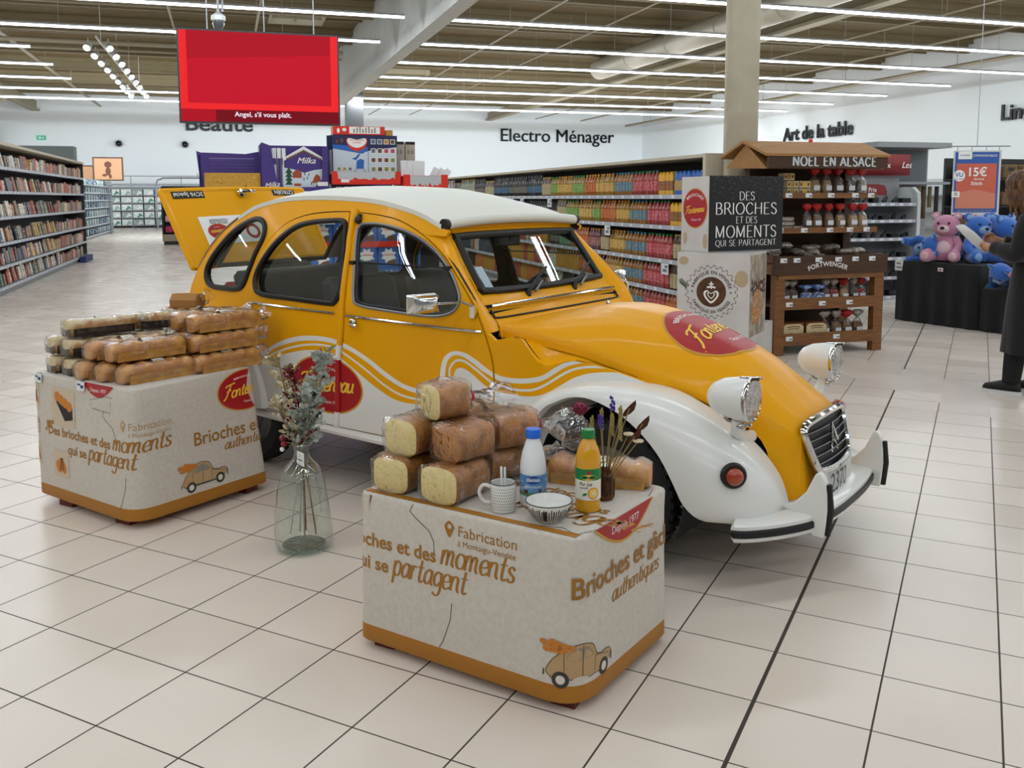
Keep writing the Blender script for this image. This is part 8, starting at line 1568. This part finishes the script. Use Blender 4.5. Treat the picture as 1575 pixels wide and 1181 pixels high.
for s_, sz, x, y, m in (('VU', .085, .085, .535, PBLU), ('À LA TÉLÉ', .026, .085, .495, PBLU), ('15€', .17, .33, .545, PWH), ('PELUCHE', .034, .36, .49, PWH), ('Stitch', .07, .33, .42, PWH), ('COMMANDABLES', .045, .42, PH-.085, PWH), ('E.LECLERC', .03, .155, PH-.075, PBLU)):
    mb = MB(); put(mb, text2d(s_, sz, .018), lambda a, b: (x+a, -.007, y+b)); mb.build('poster_lettering', m, t, fix=False)
face(t, 'poster_tag', rc(-.01, .25, .10, .33), PWH, .007); mb = MB(); [put(mb, rc(x, y, x+.05, y+.014), lambda a, b: (a, -.009, b)) for x, y in ((.02, .30), (.02, .275))]; [put(mb, rc(.08+.055*k, .052, .12+.055*k, .066), lambda a, b: (a, -.009, b)) for k in range(9)]; mb.build('poster_small_print', PWH if False else PGREY, t, fix=False)
mb = MB(); mb.tube([(-.1, .01, PH+.06), (PW+.12, .01, PH+.06)], .008, 6); [mb.cyl((x, .005, PH), (x, .01, PH+.06), .005, 5) for x in (.05, .25, .45, .63)]; mb.build('poster_rail', STEEL, t); mb = MB(); mb.cyl((.32, .01, PH+.06), (.32, .01, CZ-1.30), .005, 5); mb.build('hanger', STEEL, t)
# person at the right edge, seen from the side and turned towards the table
SKIN = mat('skin', '#c48e6f', .55); HAIR = mat('hair_brown', '#4a2f1d', .6, noise=(30, '#7d5230', .42, .62, (1, 1, .4)), bump=(60, 1.0)); COAT = mat('coat_black', '#0e0e10', .85, sheen=.15); TROU = mat('trousers_black', '#101013', .8); SHO = mat('shoe_black', '#141416', .5); SOLE = mat('shoe_sole', '#d5d6d6', .5)
pr = thing('person', 'person in a long black coat with curly brown hair, holding a paper', 'person', cf(4.07, 7.02), yaw+math.radians(47))   # faces local +y
def skinned(name, joints, edges, parent, m, root=0, sub=2):
    me = bpy.data.meshes.new(name); me.from_pydata([j[:3] for j in joints], edges, []); o = bpy.data.objects.new(name, me); COL.objects.link(o); o.parent = parent; me.materials.append(m)
    sk = o.modifiers.new('skin', 'SKIN'); sk.use_smooth_shade = True; s_ = o.modifiers.new('sub', 'SUBSURF'); s_.levels = s_.render_levels = sub
    bm = bmesh.new(); bm.from_mesh(me); ly = bm.verts.layers.skin.verify(); bm.verts.ensure_lookup_table()
    for v, j in zip(bm.verts, joints): v[ly].radius = (j[3], j[4] if len(j) > 4 else j[3]); v[ly].use_root = v.index == root
    bm.to_mesh(me); bm.free(); return o
J = [(0, 0, .92, .135, .10), (0, .0, 1.05, .12, .09), (0, .0, 1.20, .135, .10), (0, -.005, 1.34, .13, .09), (0, .005, 1.43, .06, .055), (0, .06, 1.50, .052, .052), (0, .105, 1.565, .070, .085), (0, .115, 1.645, .074, .092), (0, .105, 1.705, .055, .07)]
E_ = [(i, i+1) for i in range(8)]
HANDS = []
for sg, el, wr, hd_ in ((-1, (-.235, .06, 1.12), (-.10, .27, 1.16), (-.06, .335, 1.165)), (1, (.235, .05, 1.12), (.12, .27, 1.20), (.07, .33, 1.22))):
    b = len(J); J += [(sg*.165, -.01, 1.38, .062), (*el, .044), (*wr, .030), (*hd_, .026, .036)]; E_ += [(3, b), (b, b+1), (b+1, b+2), (b+2, b+3)]; HANDS.append((sg, Vector(wr), Vector(hd_), b+3))
for sg in (-1, 1):
    b = len(J); fy = .09 if sg < 0 else -.06; J += [(sg*.085, 0, .86, .095), (sg*.09, .02+fy*.4, .50, .062), (sg*.09, .0+fy, .10, .042), (sg*.095, .06+fy, .055, .036), (sg*.095, .15+fy, .04, .032)]; E_ += [(0, b)]+[(b+i, b+i+1) for i in range(4)]
for sg, wr, hd_, hi in HANDS:     # fingers grow from the palm
    d = (hd_-wr).normalized(); side = Vector((-sg*.9, .1, 0)); side = (side-d*side.dot(d)).normalized(); n_ = d.cross(side)
    for f_ in range(4):
        base = hd_+d*.018+n_*(.026-.017*f_); l = (.030, .036, .034, .027)[f_]; b = len(J); J += [(*base, .0095), (*(base+d*l+side*.006), .0088), (*(base+d*l*1.6+side*.028), .008)]; E_ += [(hi, b), (b, b+1), (b+1, b+2)]
    b = len(J); tb = hd_-d*.012+n_*.028; J += [(*tb, .011), (*(tb+d*.028+n_*.018+side*.01), .010), (*(tb+d*.05+n_*.016+side*.026), .009)]; E_ += [(hi, b), (b, b+1), (b+1, b+2)]
body = skinned('body', J, E_, pr, SKIN)
for sg in (-1, 1):
    mb = MB(); mb.ball((sg*.030, .198, 1.640), .011, 10, 8); mb.build('eye', mat('eye_white', '#e8e4df', .3), pr); mb = MB(); mb.ball((sg*.030, .207, 1.640), .0055, 8, 6); mb.build('iris', mat('iris_brown', '#3b2417', .3), pr)
    mb = MB(); mb.ball((sg*.078, .105, 1.615), .026, 10, 8, sc=(.35, .7, 1.1)); mb.build('ear', SKIN, pr); mb = MB(); mb.tube([(sg*.016, .208, 1.678), (sg*.034, .206, 1.684), (sg*.048, .196, 1.678)], .004, 6); mb.build('eyebrow', HAIR, pr)
mb = MB(); mb.tube([(0, .198, 1.640), (0, .218, 1.610), (0, .212, 1.597)], [.009, .014, .010], 8); mb.build('nose', SKIN, pr); mb = MB(); mb.tube([(-.022, .194, 1.570), (0, .202, 1.569), (.022, .194, 1.570)], [.004, .007, .004], 8); mb.build('mouth', mat('lips', '#9a5548', .5), pr)
# hair: a shaggy bob, open at the face
R_ = random.Random(12); rr = []
for i, (z, rx, ry, cy, op) in enumerate(((1.770, .012, .015, .0, 0), (1.76, .06, .07, .0, 0), (1.725, .105, .115, .0, .0), (1.675, .140, .150, -.01, .5), (1.61, .165, .150, -.025, .7), (1.54, .182, .155, -.035, .8), (1.48, .18, .145, -.04, .9), (1.45, .135, .12, -.04, 1.0))):
    o_ = []
    for k in range(40):
        a = PI/2+op*.75+(2*PI-1.5*op)*k/39; q = 1+.10*math.sin(k*2.7+i*1.9)*(.3+.1*i)+.05*(R_.random()-.5); o_.append((rx*q*math.cos(a), cy+.09+ry*q*math.sin(a), z+.008*math.sin(k*1.7)*(i > 4)))
    rr.append(o_)
mb = MB(); mb.loft(rr, closed=False)
for k in range(70):
    a = PI/2+.75+(2*PI-1.5)*R_.random(); z = 1.72-.22*R_.random(); rad = .140+.025*R_.random(); p = Vector((rad*math.cos(a), +.07+rad*math.sin(a), z-.015)); mb.tube([p, p+Vector((.012*math.cos(a*3), .012*math.sin(a*5), -.035)), p+Vector((.004*math.cos(a), .004*math.sin(a), -.075)), p+Vector((.018*math.cos(a+1), .018*math.sin(a+1), -.10))], [.010, .012, .010, .004], 6)
mb.build('hair', HAIR, pr)
# coat, sleeves, trousers, shoes
def tubez(lst, n=28, wob=0): return [[(cx_+rx*math.cos(2*PI*k/n)*(1+wob*math.sin(k*1.6)*max(0, 1.0-z)), cy_+ry*math.sin(2*PI*k/n)*(1+wob*math.sin(k*1.6)*max(0, 1.0-z)), z) for k in range(n)] for z, rx, ry, cx_, cy_ in lst]
mb = MB(); mb.loft(tubez([(1.475, .070, .065, 0, -.005), (1.46, .105, .08, 0, -.008), (1.42, .185, .105, 0, -.01), (1.36, .205, .125, 0, -.005), (1.22, .195, .135, 0, 0), (1.06, .18, .13, 0, 0), (.92, .205, .15, 0, 0), (.70, .225, .17, 0, 0), (.45, .25, .19, 0, -.01), (.34, .26, .20, 0, -.015)], 28, .09)); mb.build('coat', COAT, pr, sharp=0)
for sg, wr, hd_, hi in HANDS:
    sh = Vector((sg*.17, -.01, 1.39)); el = Vector((sg*.24, .055, 1.12)); mb = MB(); mb.tube(spline([sh, sh.lerp(el, .55)+Vector((sg*.02, 0, 0)), el, el.lerp(wr, .6), wr-(wr-el).normalized()*.015], 4), [.088]*4+[.078]*4+[.070]*4+[.058]*4+[.05], 12); mb.build('sleeve', COAT, pr, sharp=0)
for sg in (-1, 1):
    fy = .09 if sg < 0 else -.06; mb = MB(); mb.tube(spline([(sg*.085, 0, .86), (sg*.09, .02+fy*.4, .50), (sg*.092, .0+fy, .09)], 6), [.105-.0035*i for i in range(13)], 14); mb.build('trouser_leg', TROU, pr, sharp=0)
    mb = MB(); mb.loft([[(sg*.095+w_*math.cos(2*PI*k/14), fy+y, .026+h_*(.5+.5*math.sin(2*PI*k/14))) for k in range(14)] for y, w_, h_ in ((-.075, .012, .05), (-.06, .036, .085), (.0, .042, .10), (.06, .046, .085), (.13, .048, .062), (.185, .036, .045), (.20, .012, .025))], caps=True); s_ = mb.build('shoe', SHO, pr); mb = MB(); mb.prism([(sg*.095+.05*math.cos(2*PI*k/20)*(1 if abs(math.sin(2*PI*k/20)) < .8 else .9), fy+.062+.148*math.sin(2*PI*k/20)) for k in range(20)], .0, .03); mb.build('sole', SOLE, s_)
pp = thing('paper_sheet', 'white sheet of paper held in the hands of the person', 'paper', (0, 0, 0)); mb = MB(); mb.loft([[(x, y, .02*math.sin((x+y)*9)) for x in (-.105, -.03, .04, .105)] for y in (-.148, -.05, .05, .148)], closed=False); o = mb.build('sheet', mat('paper_sheet', '#c9c5c2', .6), pp); o.modifiers.new('thick', 'SOLIDIFY').thickness = .0015
pp.location = Matrix.LocRotScale(pr.location, pr.rotation_euler, None) @ Vector((-.01, .44, 1.225)); pp.rotation_euler = (math.radians(38), 0, pr.rotation_euler.z)
mb = MB(); w2 = HANDS[0][1]; mb.tube([w2+Vector((.034*math.cos(a), .012*math.sin(a)*.3, .034*math.sin(a))) for a in [2*PI*k/16 for k in range(16)]], .004, 6, closed=True); mb.build('bracelet', STEEL, pr)
